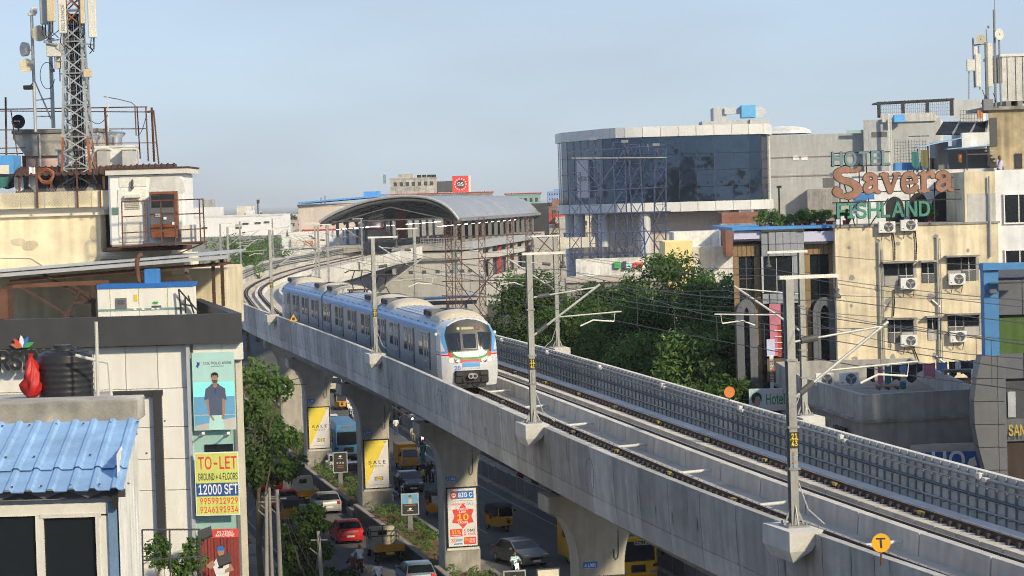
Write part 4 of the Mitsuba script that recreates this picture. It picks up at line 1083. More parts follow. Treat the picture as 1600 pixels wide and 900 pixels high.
F.poly("collar",[(cx-0.15,h*0.575),(cx,h*0.53),(cx+0.15,h*0.575),(cx+0.1,h*0.60),(cx,h*0.56),(cx-0.1,h*0.60)],"blue_deep",0.0175,0.002,0.8)
F.rect("placket",cx-0.02,h*0.46,cx+0.02,h*0.54,"blue_deep",0.0175,0.002,0.9)
for e in(-1,1):
 F.rect("eye",cx+e*0.045-0.016,h*0.682,cx+e*0.045+0.016,h*0.688,"hair",0.0225,0.001)
 F.rect("brow",cx+e*0.045-0.024,h*0.697,cx+e*0.045+0.024,h*0.703,"hair",0.0225,0.001)
 F.poly("cuff",[(cx+e*0.24,h*0.405),(cx+e*0.37,h*0.385),(cx+e*0.365,h*0.40),(cx+e*0.235,h*0.42)],"blue_deep",0.0175,0.002)
F.rect("nose",cx-0.008,h*0.655,cx+0.01,h*0.683,"skin",0.0225,0.001)
F.rect("rail",0.02,h*0.19,w-0.02,h*0.2,"concrete_pale",0.006,0.003)
F.poly("neck",[(cx-0.08,h*0.56),(cx,h*0.54),(cx+0.08,h*0.56),(cx+0.075,h*0.63),(cx-0.075,h*0.63)],"skin_light",0.017,0.003,0.9)
F.poly("face",ellipse(cx,h*0.67,0.105,0.15),"skin_light",0.019,0.003,1.05)
F.poly("beard",Polygon(ellipse(cx,h*0.645,0.1,0.11)).intersection(rect(cx-0.2,h*0.55,cx+0.2,h*0.645)),"bark",0.022,0.002)
F.poly("hair",Polygon(ellipse(cx,h*0.70,0.125,0.115)).difference(rect(cx-0.095,h*0.5,cx+0.09,h*0.705)),"hair",0.023,0.002,1.5)
TL=thing("to_let_sign","yellow and blue TO-LET board with phone numbers below the fashion poster","sign")
w,h=1.4,2.05
F=Face(TL,mat((-10.67,74.6,11.56))@wallmat((0,0,0)))
F.rect("border",-0.03,-0.03,w+0.03,h+0.03,"white",-0.04,0.035)
F.rect("panel",0,0,w,h,"lime",0,0.006)
F.rect("blue_bar",0,h*0.30,w,h*0.515,"blue_deep",0.007,0.003)
F.text("lettering","TO-LET",w*0.52,h*0.745,0.40,"ad_red",0.008,True,w*0.92)
F.text("lettering","GROUND + 4 FLOORS",w*0.52,h*0.565,0.22,"charcoal",0.008,True,w*0.94)
F.text("lettering","12000 SFT",w*0.52,h*0.335,0.32,"white",0.0115,True,w*0.93)
F.text("lettering","9959912929",w*0.53,h*0.175,0.20,"ad_red",0.008,True,w*0.90)
F.text("lettering","9246191934",w*0.53,h*0.035,0.20,"ad_red",0.008,True,w*0.90)
FM=thing("red_poster","red poster of a dancing youth, lowest on the white building","poster")
w,h=1.34,3.18
F=Face(FM,mat((-10.67,74.7,7.88))@wallmat((0,0,0)))
F.rect("panel",0,0,w,h,"red_dull",-0.02,0.02,0.7)
F.rect("header",0,h-0.28,w,h,"ad_red",0.001)
F.text("lettering","FLYING",w*0.66,h-0.15,0.085,"white",0.006,True,w*0.38,slant=0.2)
F.text("lettering","MACHINE",w*0.66,h-0.25,0.085,"white",0.006,True,w*0.46,slant=0.2)
for k in range(12):
 F.rect("stripe",0.06+k*w/12.4,0.05,0.10+k*w/12.4,h-0.3,"maroon",0.001,0.003,rng.uniform(0.5,1.6))
cx=w*0.55
F.poly("trousers",[(cx-0.35,0.9),(cx-0.1,1.55),(cx+0.25,1.5),(cx+0.42,0.9),(cx+0.2,0.9),(cx+0.08,1.25),(cx-0.1,0.9)],"blue_deep",0.006)
F.poly("shirt",[(cx-0.15,1.5),(cx+0.22,1.5),(cx+0.3,2.1),(cx+0.1,2.3),(cx-0.12,2.25),(cx-0.3,2.0)],"cloth_white",0.009)
F.poly("arm",[(cx-0.28,2.15),(cx-0.55,1.95),(cx-0.35,1.85),(cx-0.2,2.0)],"skin_light",0.012)
F.poly("arm",[(cx+0.25,2.15),(cx+0.42,1.8),(cx+0.1,1.7),(cx+0.12,1.82),(cx+0.25,1.9)],"skin_light",0.012)
F.poly("face",ellipse(cx,2.42,0.11,0.15),"skin_light",0.014)
F.poly("cap",Polygon(ellipse(cx,2.5,0.13,0.12)).intersection(rect(cx-0.3,2.46,cx+0.3,2.8)),"sign_blue",0.018)
# spot lights and the rail in front of the lower posters
for a,b,sd in(((-10.52,74.6,14.16),(-10.33,74.3,14.31),"left"),((-9.67,74.6,14.15),(-9.5,74.3,14.29),"right")):
 k=thing("spot_lamp",f"small steel spot lamp below the {sd} corner of the fashion poster","lamp","small spot lamps under the fashion poster")
 obj("arm",MB().tube([np.array(a)+[0,0.6,0],a,b],0.025,6),"steel",k)
 obj("head",MB().bar(a,b,0.10,0.09),"steel_pale",k)
for pts,lab in((((-10.47,73.2,11.31),(-10.02,73.2,10.98)),"dark flood lamp aimed up at the red poster's heading"),(((-9.89,73.2,10.45),(-9.42,73.2,10.08)),"dark flood lamp in front of the dancing youth's legs")):
 k=thing("flood_lamp",lab,"lamp")
 c=(np.array(pts[0])+pts[1])/2
 obj("head",MB().tm(trimesh.convex.convex_hull(np.array([c+d for d in[(-0.20,0.1,0.1),(0.2,0.1,0.22),(0.26,0.05,-0.12),(-0.16,0.05,-0.26),(-0.22,-0.12,0.05),(0.2,-0.12,0.2),(0.24,-0.12,-0.05),(-0.15,-0.12,-0.2)]]))),"dark_grey",k,0.8)
 obj("arm",MB().tube([c,c+[-0.1,0.3,-0.3],c+[-0.3,0.9,-0.4]],0.03,6),"dark_grey",k)
rl=thing("balcony_rail","thin dark pipe railing with plants at the foot of the white building","railing")
for a,b in(((-12.08,72,11.49),(-10.23,72,11.45)),((-12.11,72,10.5),(-10.06,72,10.58)),((-10.25,72,11.45),(-10.2,72,8.7)),((-11.2,72,11.46),(-11.23,72,8.73)),((-12.08,72,11.49),(-12.11,72,8.76))):
 obj("rail_pipe",MB().tube([a,b],0.03,6),"dark_grey",rl,0.8)
obj("balcony_slab",MB().box((-11.19,73.4,8.84),(2.6,2.8,0.2)),"concrete_old",rl)
# ---------------------------------------------------------------- things on the roof of the white building and the yellow house behind it
GEN=thing("generator_set","cream generator cabinet with blue top trim behind the charcoal band","generator")
gz=17.85
obj("cabinet",MB().box(*((-13.22,81.65,18.39),(3.38,1.3,1.2)),ch=0.02),"off_white",GEN,1.1)
obj("top_trim",MB().box(*((-13.19,81.65,19.03),(3.42,1.4,0.15))),"sign_blue",GEN,0.8)
obj("stripe",MB().box(*((-13.31,81,18.18),(3.17,0.03,0.09))),"aqua",GEN,0.45)
obj("control_panel",MB().box(*((-14.06,80.98,18.41),(0.41,0.05,0.4)),ch=0.01),"mid_grey",GEN,0.7)
obj("control_screen",MB().box(*((-14.05,80.95,18.46),(0.25,0.03,0.16))),"dark_grey",GEN)
for x in(172,217,262):
 obj("door_seam",MB().box((-14.45+(x-172)*0.02299,80.995,18.4),(0.012,0.02,1.05)),"dark_grey",GEN,1.3)
obj("logo",MB().prism(ellipse(0,0,0.11,0.045),0.01).moved(wallmat((-12.82,80.97,18.41))),"green",GEN)
obj("small_print",MB().box(*((-12.79,80.98,18.27),(0.34,0.02,0.07))),"dark_grey",GEN)
obj("warning_label",MB().box(*((-13.53,80.98,18.6),(0.13,0.02,0.25))),"ad_yellow",GEN,0.8)
for x in(211,224,239,247):
 obj("warning_label",MB().box((-13.56+(x-211)*0.02299,80.95,18.19),(0.1,0.02,0.06)),"white",GEN)
tag(obj("fuel_tank",MB().box(*((-13,81.6,19.34),(0.51,0.6,0.54)),ch=0.03),"blue_paint"),"small square blue tank on top of the generator cabinet","tank")
tag(obj("exhaust_pipe",MB().tube([(-13.4,81.6,19.12),(-13.49,81.6,19.23),(-13.53,81.6,19.51),(-13.54,81.6,19.91),(-13.46,81.6,20.09),(-13.32,81.6,20.13)],0.085,10),"rust",tone=1.2,smooth=True),"rusty bent exhaust pipe rising beside the blue tank","pipe")
st=thing("steel_stand","black triangular steel frame leaning at the right end of the generator","frame")
for a,b in(((-11.93,80.7,18.88),(-11.87,80.7,18)),((-11.93,80.7,18.88),(-11.23,80.7,18.03)),((-11.6,80.7,18.64),(-11.41,80.7,17.99)),((-11.86,80.7,18.35),(-11.43,80.7,18.26)),((-11.71,80.7,18.59),(-11.71,80.7,18))):
 obj("strut",MB().bar(a,b,0.05),"black",st)
CAN=thing("steel_canopy","grey sheet canopy on rusty trusses above the generator","canopy")
a,b=np.array((-20.95,83,19.39)),np.array((-10.37,83,19.95))
obj("roof_sheet",MB().bar((a+[0,2.6,0.15]),(b+[0,2.6,0.15]),5.6,0.07),"sheet_grey",CAN,1.15)
obj("edge_strip",MB().bar(a+[0,-0.25,0.0],b+[0,-0.25,0.0],0.06,0.13),"acp_light",CAN,1.0)
for k,yy in enumerate((83.6,85.2)):
 obj("truss_rail",MB().bar((-18.59,yy,19.26),(-10.57,yy,19.67),0.12,0.10),"rust",CAN)
obj("truss_rail",MB().bar((-18.65,83.4,19.08),(-14.9,83.4,19.12),0.10,0.16),"rust",CAN,1.2)
for p,q in(((-18.22,83.4,19.07),(-16.18,83.4,17.76)),((-17.46,83.5,19.57),(-15.54,83.5,18.37)),((-15.98,83.4,18.82),(-16.53,83.4,17.86)),((-16.56,83.4,19.24),(-15.4,83.4,18.45)),((-12.08,83.6,19.41),(-11.72,83.6,18.76)),((-16.23,83.4,18.4),(-15.5,83.4,18.4))):
 obj("truss_strut",MB().bar(p,q,0.09),"rust_dark",CAN,1.2)
for b_ in(((-15.5,83.36,18.38),(0.14,0.12,1.28)),((-11.05,83.56,18.91),(0.12,0.12,1.75)),((-11.04,86.06,18.9),(0.12,0.12,1.78)),((-18.58,83.37,18.47),(0.24,0.14,1.28)),((-18.97,83.37,18.47),(0.31,0.14,1.25))):
 obj("post",MB().box(*b_),"rust_dark",CAN,1.1)
obj("low_gate",MB().box(*((-18.81,83.23,18.43),(0.38,0.05,1.09))),"rust",CAN)
# the yellow house behind: wall under the canopy, main wall with cornice, parapet with mesh
YH=thing("cream_house","cream plastered house behind the white building, carrying the lattice tower","building")
obj("rear_wall",MB().box(*((-16.84,91.6,18.2),(11.11,6,2.39))),"cream",YH,0.85)
obj("main_wall",MB().box(*((-18.98,91.1,20.48),(6.16,7,2.33))),"cream",YH,1.12)
obj("cornice",MB().box(*((-18.84,91,21.75),(6.24,7.2,0.25))),"cream_light",YH)
obj("cornice",MB().box(*((-18.74,90.9,21.91),(6.32,7.4,0.12))),"cream_light",YH,0.92)
obj("stair_wall",MB().box(*((-14.48,89.3,19.7),(2.77,4,0.67))),"cream",YH,1.1)
obj("ledge",MB().box(*((-14.49,89.3,20.1),(2.74,4.2,0.17))),"cream_light",YH)
obj("ledge",MB().box(*((-14.48,87.31,19.87),(2.8,0.1,0.05))),"dark_grey",YH)
obj("side_wall",MB().box(*((-12.92,89.4,19.63),(0.5,4,0.77))),"cream",YH,1.1)
obj("moulding",MB().bar((-20.33,87.55,20.1),(-18.64,87.55,20.05),0.05,0.05).bar((-18.64,87.55,20.05),(-18.01,87.55,19.64),0.05,0.05),"cream_light",YH)
for i,(p,w_,h_)in enumerate((((-19.12,87.58,20.66),0.5,0.22),((-18.68,87.58,20.5),0.55,0.3),((-16.18,87.58,20.92),0.25,0.5),((-16.63,87.58,21.48),0.12,0.1))):
 sh=Polygon([(w_*0.5*(1+0.5*rng.random())*math.cos(t),h_*0.5*(1+0.5*rng.random())*math.sin(t))for t in np.linspace(0,6.28,11)[:-1]])
 obj("plaster_patch",MB().prism(sh,0.008).moved(wallmat(p)),"yellow_wall",YH,0.85)
for i in range(7):
 obj("parapet_panel",MB().box((-21.1+0.79*i*1.15,87.05,22.25),(0.88,0.06,0.62)),"cream",YH,rng.uniform(0.95,1.15))
obj("roof_slab",MB().box(*((-18.9,91.6,21.97),(6.2,8,0.1))),"concrete_old",YH)
MF=thing("mesh_fence","chain link fence along the cream parapet below the tower","fence")
fm=MB()
P0,P1,P2=np.array((-19.81,86.9,22.07)),np.array((-15.72,86.9,22.08)),np.array((-19.78,86.9,22.66))
for k in range(-9,60):
 x=P0[0]+k*0.11
 for sg in(-1,1):
  a=np.array([x,86.9,P0[2]+(x-P0[0])*0.0])
  b=a+[sg*0.62,0,0.62]
  if P0[0]<=min(a[0],b[0])and max(a[0],b[0])<=P1[0]:
   fm.bar(a,b,0.008)
tag(obj("wire_mesh",fm,"galvanised",MF),kind="stuff")
for b_ in(((-18.16,86.88,22.8),(0.07,0.06,1.7)),((-16.61,86.88,22.83),(0.06,0.06,1.84)),((-15.73,86.88,22.24),(0.05,0.06,0.71))):
 obj("post",MB().box(*b_),"rust",MF)
CB=thing("equipment_cabin","white telecom equipment cabin on steel beams, soot above its cooler","cabin")
obj("cabin_wall",MB().box(*((-13.91,87.8,21.77),(2.89,2.6,2.77)),ch=0.08),"white",CB,0.97)
obj("roof_lip",MB().box(*((-13.84,87.8,23.22),(3.15,3,0.2))),"off_white",CB,0.95)
obj("corrugated_top",MB().box(*((-13.83,87.8,23.35),(3.2,3.1,0.06))),"rust_dark",CB)
for b_,t in((((-14.4,86.48,22.84),(1.05,0.05,0.37)),0.98),(((-14.44,86.47,21.56),(1.1,0.06,2.03)),1.0),(((-14.4,86.44,21.16),(0.56,0.03,0.83)),0.93)):
 obj("wall_panel",MB().box(*b_,ch=0.01),"off_white",CB,t*1.12)
obj("louvre_hood",MB().box(*((-14.41,86.33,22.3),(0.59,0.25,0.12))),"off_white",CB)
for i in range(6):
 obj("louvre_slat",MB().box((-14.43,86.39,22.16-0.065*i),(0.56,0.05,0.03)),"cream_light",CB,0.8)
obj("wall_lamp",MB().ball((-14.39,86.3,22.8),(0.05,0.06,0.16)).ball((-14.4,86.3,22.63),(0.07,0.07,0.08)),"dark_grey",CB)
obj("soot_mark",MB().prism(Polygon([(0,0),(1.2,0),(1.15,0.35),(0.7,0.62),(0.1,0.5)]).buffer(0.1),0.01).moved(wallmat((-13.71,86.49,22.46))),"white_dirty",CB,0.85)
obj("teal_sign",MB().box(*((-15.09,86.45,21.75),(0.27,0.02,0.27))),"aqua",CB,0.3)
AC1=tag(obj("cooler_cage",MB().box(*((-13.19,86.2,21.53),(1.02,0.6,1.68)),ch=0.02),"mid_grey",tone=0.55),"rusty cooling unit on the cabin wall behind the platform rail","air conditioner")
obj("cooler_grille",MB().box(*((-13.17,85.89,22.07),(0.88,0.05,0.46))),"black",AC1)
obj("rust_cover",MB().box(*((-13.19,85.89,20.95),(0.95,0.05,0.51))),"rust_orange",AC1,0.55)
obj("rust_frame",MB().box(*((-13.15,85.89,22.39),(1.07,0.1,0.1))).box(*((-12.69,85.89,21.53),(0.1,0.1,1.75))),"rust_orange",AC1,0.7)
for b_ in(((-13.37,85.85,21.55),(0.24,0.02,0.11)),((-13.12,85.85,21.42),(0.12,0.02,0.1)),((-12.78,85.85,21.22),(0.15,0.02,0.1))):
 obj("label",MB().box(*b_),"white",AC1)
tag(obj("meter_box",MB().box(*((-12.17,85.9,20.82),(0.63,0.6,0.66)),ch=0.02),"off_white",tone=1.05),"cream electrical box standing at the platform's right end","box")
PL=thing("steel_platform","brown steel railing platform cantilevered in front of the cabin","platform")
obj("deck",MB().bar((-14.76,85.6,20.38),(-11.6,85.6,20.48),1.4,0.06),"rust_dark",PL)
for a,b in(((-14.6,85,22.09),(-11.54,85,22.1)),((-14.62,85,21.52),(-11.53,85,21.57)),((-14.64,85,20.91),(-11.53,85,20.99)),((-14.66,85,20.41),(-11.52,85,20.44)),((-14.6,85,22.09),(-14.61,85,20.36)),((-13.73,85,22.09),(-13.72,85,20.41)),((-12.62,85,22.11),(-12.61,85,20.42)),((-11.68,85,22.11),(-11.67,85,20.44)),((-11.54,85,22.13),(-11.52,85,20.46)),((-11.71,86.3,22.13),(-11.7,86.3,20.45)),((-12.61,85.4,20.05),(-11.6,85.2,20.44)),((-13.13,85,22.1),(-13.14,85,20.41))):
 obj("rail_bar",MB().bar(a,b,0.045),"rust",PL)
obj("support_beam",MB().box(*((-14.07,87.5,20.27),(3.06,2.6,0.15))),"rust_dark",PL)
obj("dark_wall_piece",MB().box(*((-15.92,88.95,21.15),(0.35,0.3,1.81))),"soot",PL)  # narrow wall piece in a near black brown
# rusty corrugated roof behind the cabin, the concrete tank, pink room
RR=thing("corrugated_shelter","dark rusty corrugated shelter roof under the lattice tower","shelter")
obj("roof_sheet",corrugated((-19.81,90.5,23.25),(-13.25,90.5,23.21),(-20.3,93.5,23.67),(-13.73,93.5,23.64),26,0.05),"rust_dark",RR,1.0)
for b_ in(((-19.65,90.64,22.96),(0.08,0.08,0.67)),((-18.37,90.64,22.98),(0.08,0.08,0.67)),((-16.26,90.64,22.99),(0.08,0.08,0.72))):
 obj("post",MB().box(*b_),"rust",RR)
obj("back_wall",MB().box(*((-18.55,93.95,22.99),(3.88,0.3,0.74))),"concrete_dark",RR,0.9)
tag(obj("cable_coil",MB().tube([np.array((-18.43,90,23.15))+[0.30*math.cos(t)*(1+0.1*math.sin(3*t)),0.05*math.sin(t*1.7),0.26*math.sin(t)+0.02*t/6]for t in np.linspace(0,44,150)],0.02,4),"rust_orange"),"tangled coil of orange cable hung under the shelter roof","cable")
CT=thing("concrete_tank","stained concrete roof water tank with sloping ends over a pink room","water tank")
zt_,zb_=25.2,24.2
tk=trimesh.convex.convex_hull(np.array([(x,y,z)for y in(96,99.5)for x,z in((-21,zt_),(-17.41,zt_),(-17.45,zb_),(-20.5,zb_),(-21.01,zt_-0.25))]))
obj("basin",MB().tm(tk),"concrete_old",CT,1.55)
obj("rim",MB().box(*((-19.19,97.75,25.23),(3.69,3.7,0.14))),"concrete_dark",CT)
obj("room",MB().box(*((-19.09,97.7,23.65),(3.05,3,1.14))),"pink_wall",CT,1.15)
obj("corner_pipe",MB().box(*((-20.56,95.95,23.67),(0.14,0.1,1.11))),"rust",CT)
obj("downpipe",MB().box(*((-19.85,95.89,24.38),(0.05,0.08,1.49))),"off_white",CT)
for i,(b_,c)in enumerate(((((-16.74,94.8,24.03),(2.29,1.6,0.74)),(-17.41,24.41)),(((-18.15,94,23.95),(0.95,1.2,0.69)),None))):
 k=tag(obj("vent_box",MB().box(*b_,ch=0.02),"white",tone=0.9),["long white rooftop vent box under the steel turbine vents","white rooftop box between the tower's legs"][i],"vent box")
 obj("lid",MB().box((b_[0][0],b_[0][1],b_[0][2]+b_[1][2]/2+0.04),(b_[1][0]+0.15,b_[1][1]+0.15,0.08)),"off_white",k)
for i,(p,q)in enumerate((((-17.39,94.7,24.41),0.20),((-16.45,94.7,24.41),0.26))):
 k=thing("turbine_vent",["smaller bright steel rooftop turbine vent nearer the tower","larger bright steel rooftop turbine vent right of the tower"][i],"vent")
 r=q*1.45
 obj("stem",MB().cyl(p,r*0.8,0.35+0.1*i,20),"chrome",k,0.85,smooth=30)
 obj("head",MB().lathe([(r*0.8,0.33),(r*1.15,0.45),(r*1.2,0.5),(r*1.05,0.56),(0.02,0.6)],np.array(p)+[0,0,0.1*i],22),"chrome",k,smooth=30)
for i,(b_,l_)in enumerate(((((-16.75,93.6,23.93),(0.4,0.8,0.74)),"pale chimney box with flat cap between the two turbine vents"),(((-15.69,93.6,23.93),(0.45,0.8,0.69)),"pale chimney box with flat cap right of both turbine vents"))):
 k=tag(obj("chimney_box",MB().box(*b_),"grey_wall",tone=0.95),l_,"chimney")
 obj("cap",MB().box((b_[0][0],b_[0][1],b_[0][2]+b_[1][2]/2+0.04),(b_[1][0]+0.14,b_[1][1]+0.14,0.08)),"white_dirty",k)
 # pipe scaffold on the roof
PS=thing("pipe_scaffold","brown pipe scaffold standing on the roof around the tower","scaffold")
for a,b,w in(((-22.01,97,26.27),(-15.42,97,26.19),0.06),((-21.33,94,26.06),(-14.68,94,25.83),0.05),((-22.04,97,25.39),(-15.51,97,25.26),0.05),((-17.52,94,24.61),(-14.57,94,24.55),0.04),((-21.62,95,24.54),(-20.27,95,24.53),0.05),((-21.62,95,24.32),(-20.39,95,24.29),0.05),((-21.03,95,26.67),(-21.09,95,24.23),0.09),((-20.83,95,26.13),(-20.57,95,23.7),0.05),((-16.7,94,26.07),(-16.65,94,23.57),0.10),((-17.71,95,26.17),(-17.75,95,23.62),0.06),((-15.78,96,26.21),(-15.77,96,24.94),0.06),((-15.53,95,26.13),(-15.47,95,23.93),0.06),((-15.32,96,26.14),(-15.29,96,23.84),0.07),((-14.76,94,26.02),(-14.73,94,23.76),0.10),((-14.84,95,25.95),(-14.7,95,23.69),0.07),((-14.95,94,25.84),(-14.68,94,25.86),0.10)):
 obj("scaffold_pipe",MB().tube([a,b],w/2,6),"rust",PS,rng.choice([0.8,1.0,1.3]))
obj("lightning_rod",MB().tube([(-16.75,95,26.6),(-16.79,95,24.67)],0.025,6),"pipe_white",PS)
obj("cross_wire",MB().tube([(-16.91,95,26.58),(-16.33,95.2,26.46),(-15.83,95.4,26.32),(-15.69,95.5,26.19)],0.018,5),"rust",PS)
obj("loose_wire",MB().tube(sag((-17.53,94,25.91),(-16.6,94,25.75),0.42,9),0.014,4).tube(sag((-15.14,95,25.8),(-15.55,95,24.9),0.2,9),0.014,4),"cable_black",PS)
# lattice telecom tower
TW=thing("lattice_tower","grey and red lattice telecom tower carrying panel antennas, top left","tower")
TY=91.5
zb0,ztop=22.88,31.87
xb=[-18.14,-16.91]
xt=[-17.81,-17.13]
z_t=29.81
cxm=sum(xb)/2
def tower_corner(i,j,z):
 t=min(1.0,(z-zb0)/(z_t-zb0))
 t2=t**0.7
 x0,x1=xb[0]+(xt[0]-xb[0])*t2,xb[1]+(xt[1]-xb[1])*t2
 w=x1-x0
 return np.array([x0 if i==0 else x1,TY+(0 if j==0 else w),z])
zs=list(np.linspace(zb0,ztop,15))
for i in(0,1):
 for j in(0,1):
  for a,b in zip(zs[:-1],zs[1:]):
   red=(zs.index(a)<3)
   obj("leg",MB().bar(tower_corner(i,j,a),tower_corner(i,j,b+0.01),0.085 if j==0 else 0.07),"rust_orange" if red and(j==0 or i==1)else("steel" if not(zs.index(a)>10)else "rust_orange"),TW,0.85 if red else 1.05)
for q,(a,b)in enumerate(zip(zs[:-1],zs[1:])):
 fc=[((0,0),(1,0)),((0,1),(1,1)),((0,0),(0,1)),((1,0),(1,1))]
 for u,w in fc:
  obj("brace",MB().bar(tower_corner(*u,a),tower_corner(*w,b),0.05).bar(tower_corner(*w,a),tower_corner(*u,b),0.05),"steel" if q not in(10,11)else "rust_orange",TW,1.0)
  if q%2==0:
   obj("brace",MB().bar(tower_corner(*u,b),tower_corner(*w,b),0.05),"steel",TW,0.8)
lm=MB()
cm=np.array([(xt[0]+xt[1])/2+0.03,TY+0.45,0])
for dx in(-0.2,-0.13,-0.05,0.04,0.12,0.2):
 lm.tube([cm+[dx,0.03*math.sin(dx*40),zb0-0.6],cm+[dx*0.9-0.05,0.0,z_t]],0.036,5)
obj("feeder_cables",lm,"cable_black",TW)
ld=MB().bar(cm+[-0.26,-0.12,zb0-0.6],cm+[-0.28,-0.12,ztop],0.03).bar(cm+[0.26,-0.12,zb0-0.6],cm+[0.2,-0.12,ztop],0.03)
for z in np.arange(zb0-0.4,ztop,0.3):
 ld.bar(cm+[-0.26,-0.12,z],cm+[0.24,-0.12,z],0.02)
obj("ladder",ld,"mid_grey",TW)
for c in(tower_corner(0,0,zb0),tower_corner(1,0,zb0),tower_corner(0,1,zb0),tower_corner(1,1,zb0)):
 obj("footing",MB().tm(trimesh.convex.convex_hull(np.array([c+d for d in[(-0.3,-0.3,-0.6),(0.3,-0.3,-0.6),(0.3,0.3,-0.6),(-0.3,0.3,-0.6),(-0.1,-0.1,0),(0.1,-0.1,0),(0.1,0.1,0),(-0.1,0.1,0)]]))),"concrete_old",TW)
obj("side_frame",MB().bar((-18.58,91.2,28.68),(-17.88,91.2,28.72),0.06).bar((-18.58,91.2,28.63),(-18.02,91.2,28.51),0.05).bar((-17.09,91.2,28.54),(-16.58,91.2,28.47),0.06),"steel",TW,0.8)
ANT=[(((-18.5,91.08,30.33),(0.31,0.16,2)),"steel","grey panel antenna, leftmost on the lattice tower"),(((-18.13,90.68,30.34),(0.33,0.16,1.87)),"antenna_cream","yellowed cream panel antenna on the lattice tower"),(((-17.73,90.88,30.11),(0.31,0.16,2.35)),"antenna","white lettered panel antenna on the front of the lattice tower"),(((-16.98,91.27,30.32),(0.19,0.14,1.97)),"antenna_cream","narrow cream panel antenna right of the lattice legs"),(((-16.57,91.08,30.01),(0.33,0.16,2.53)),"antenna","white panel antenna, rightmost on the lattice tower")]
for b_,pnt,lab in ANT:
 k=thing("panel_antenna",lab,"antenna")
 obj("radome",MB().box(*b_,ch=0.03),pnt,k,1.05)
 c,s_=np.array(b_[0]),np.array(b_[1])
 obj("mount_pipe",MB().tube([c+[0,0.2,-s_[2]/2-0.45],c+[0,0.2,s_[2]/2]],0.035,6),"steel",k,0.8)
 obj("jumper_cable",MB().tube([c+[-0.06,0,-s_[2]/2],c+[-0.12,0.05,-s_[2]/2-0.35],c+[0.0,0.15,-s_[2]/2-0.55],c+[0.25*(1 if c[0]<cm[0]else-1),0.3,-s_[2]/2-0.3]],0.02,5).tube([c+[0.06,0,-s_[2]/2],c+[0.02,0.05,-s_[2]/2-0.42],c+[0.2*(1 if c[0]<cm[0]else-1),0.25,-s_[2]/2-0.62]],0.02,5),"cable_black",k)
 if "lettered" in lab:
  m=text("RELIANCE",0.13,0.006,True,1.05,center=False)
  v=np.array(m.vertices)
  v=np.stack([-v[:,1],v[:,0],v[:,2]],1)
  obj("lettering",MB().add(v,m.faces).moved(wallmat((c[0]+0.10,b_[0][1]-s_[1]/2-0.008,29.03))),"mid_grey",k,1.3)
for b_,pnt,lab in((((-18.23,91.45,28.33),(0.57,0.3,0.54)),"antenna","white radio box on the pole left of the lattice tower"),(((-16.86,91.26,27.34),(0.34,0.12,0.33)),"antenna_cream","small square antenna on an arm right of the tower"),(((-18.1,91.7,27.83),(0.16,0.2,0.49)),"antenna_cream","little cream radio unit below the white radio box")):
 k=thing("radio_box",lab,"antenna")
 obj("case",MB().box(*b_,ch=0.02),pnt,k)
 c=np.array(b_[0])
 obj("mount_pipe",MB().tube([c+[0,0.15,0.2],c+[0,0.15,-0.75]],0.03,6),"steel",k)
 obj("arm",MB().tube([c+[0,0.15,-0.45],[xt[1]if c[0]>cm[0]else xt[0],TY,c[2]-0.45]],0.025,6),"steel",k)
 # pole with dishes
PD=thing("antenna_pole","steel pole with three microwave dishes left of the lattice tower","mast")
obj("pole",MB().tube([(-19.4,93,30.09),(-19.41,93,25.11)],0.07,8),"steel",PD)
obj("stay",MB().tube([(-19.42,93,27.32),(-18.85,93.5,25.64)],0.03,6).tube([(-19.38,93,26.4),(-18.78,93.6,26.51)],0.035,6).tube([(-19.38,93,25.74),(-18.87,93.6,25.75)],0.03,6),"steel",PD,0.8)
obj("head_bracket",MB().box(*((-19.39,93,29.93),(0.31,0.2,0.1))).box(*((-19.29,93,30.08),(0.24,0.2,0.26)),ch=0.03),"antenna",PD)
P2K=thing("antenna_pole","second bare steel pole just left of the lattice tower","mast")
obj("pole",MB().tube([(-18.8,93.6,29.71),(-18.79,93.6,25.27)],0.085,8),"steel",P2K,0.85)
obj("clamp",MB().box(*((-18.77,93.6,28.91),(0.29,0.2,0.11))).box(*((-18.76,93.6,27.64),(0.19,0.2,0.11))),"galvanised",P2K,0.7)
obj("cable_loop",MB().tube([np.array((-18.8,93.3,27.42))+[0.3*math.cos(t)-0.1,0,0.55*math.sin(t)]for t in np.linspace(0.3,6.0,18)],0.015,4),"cable_black",P2K)
for p,r,yaw,pnt,lab in(((-19.04,92.6,29.11),0.33,-0.1,"dish_cream","topmost cream drum dish on the left pole"),((-19.72,92.6,28.48),0.30,-0.9,"antenna","white dish turned away, middle of the left pole"),((-19.61,92.6,27.81),0.29,0.25,"dish_cream","lowest cream drum dish on the left pole")):
 k=thing("microwave_dish",lab,"dish")
 D=mat(p,yaw)
 obj("drum",MB().cyl((0,0,0),r,0.2,28,r2=r*0.9,axis=1).moved(D),"antenna",k,0.95,smooth=35)
 obj("radome",MB().cyl((0,-0.012,0),r*0.93,0.012,28,axis=1).moved(D),pnt,k,smooth=35)
 obj("bracket",MB().tube([np.array(p)+[0.0,0.2,0],np.array([-19.38,93.0,p[2]])],0.05,6),"steel",k)
k=thing("flood_lamp","small black flood lamp on the side of the dish pole","lamp")
obj("head",MB().box(*((-19.59,92.72,26.92),(0.37,0.25,0.18)),ch=0.03),"black",k)
obj("arm",MB().tube([(-19.63,92.8,26.89),(-19.4,93,27.16)],0.025,5),"black",k)
k=thing("satellite_dish","round black satellite dish on the concrete tank's left end","dish")
D=mat((-20.58,95.2,25.64),-0.15)
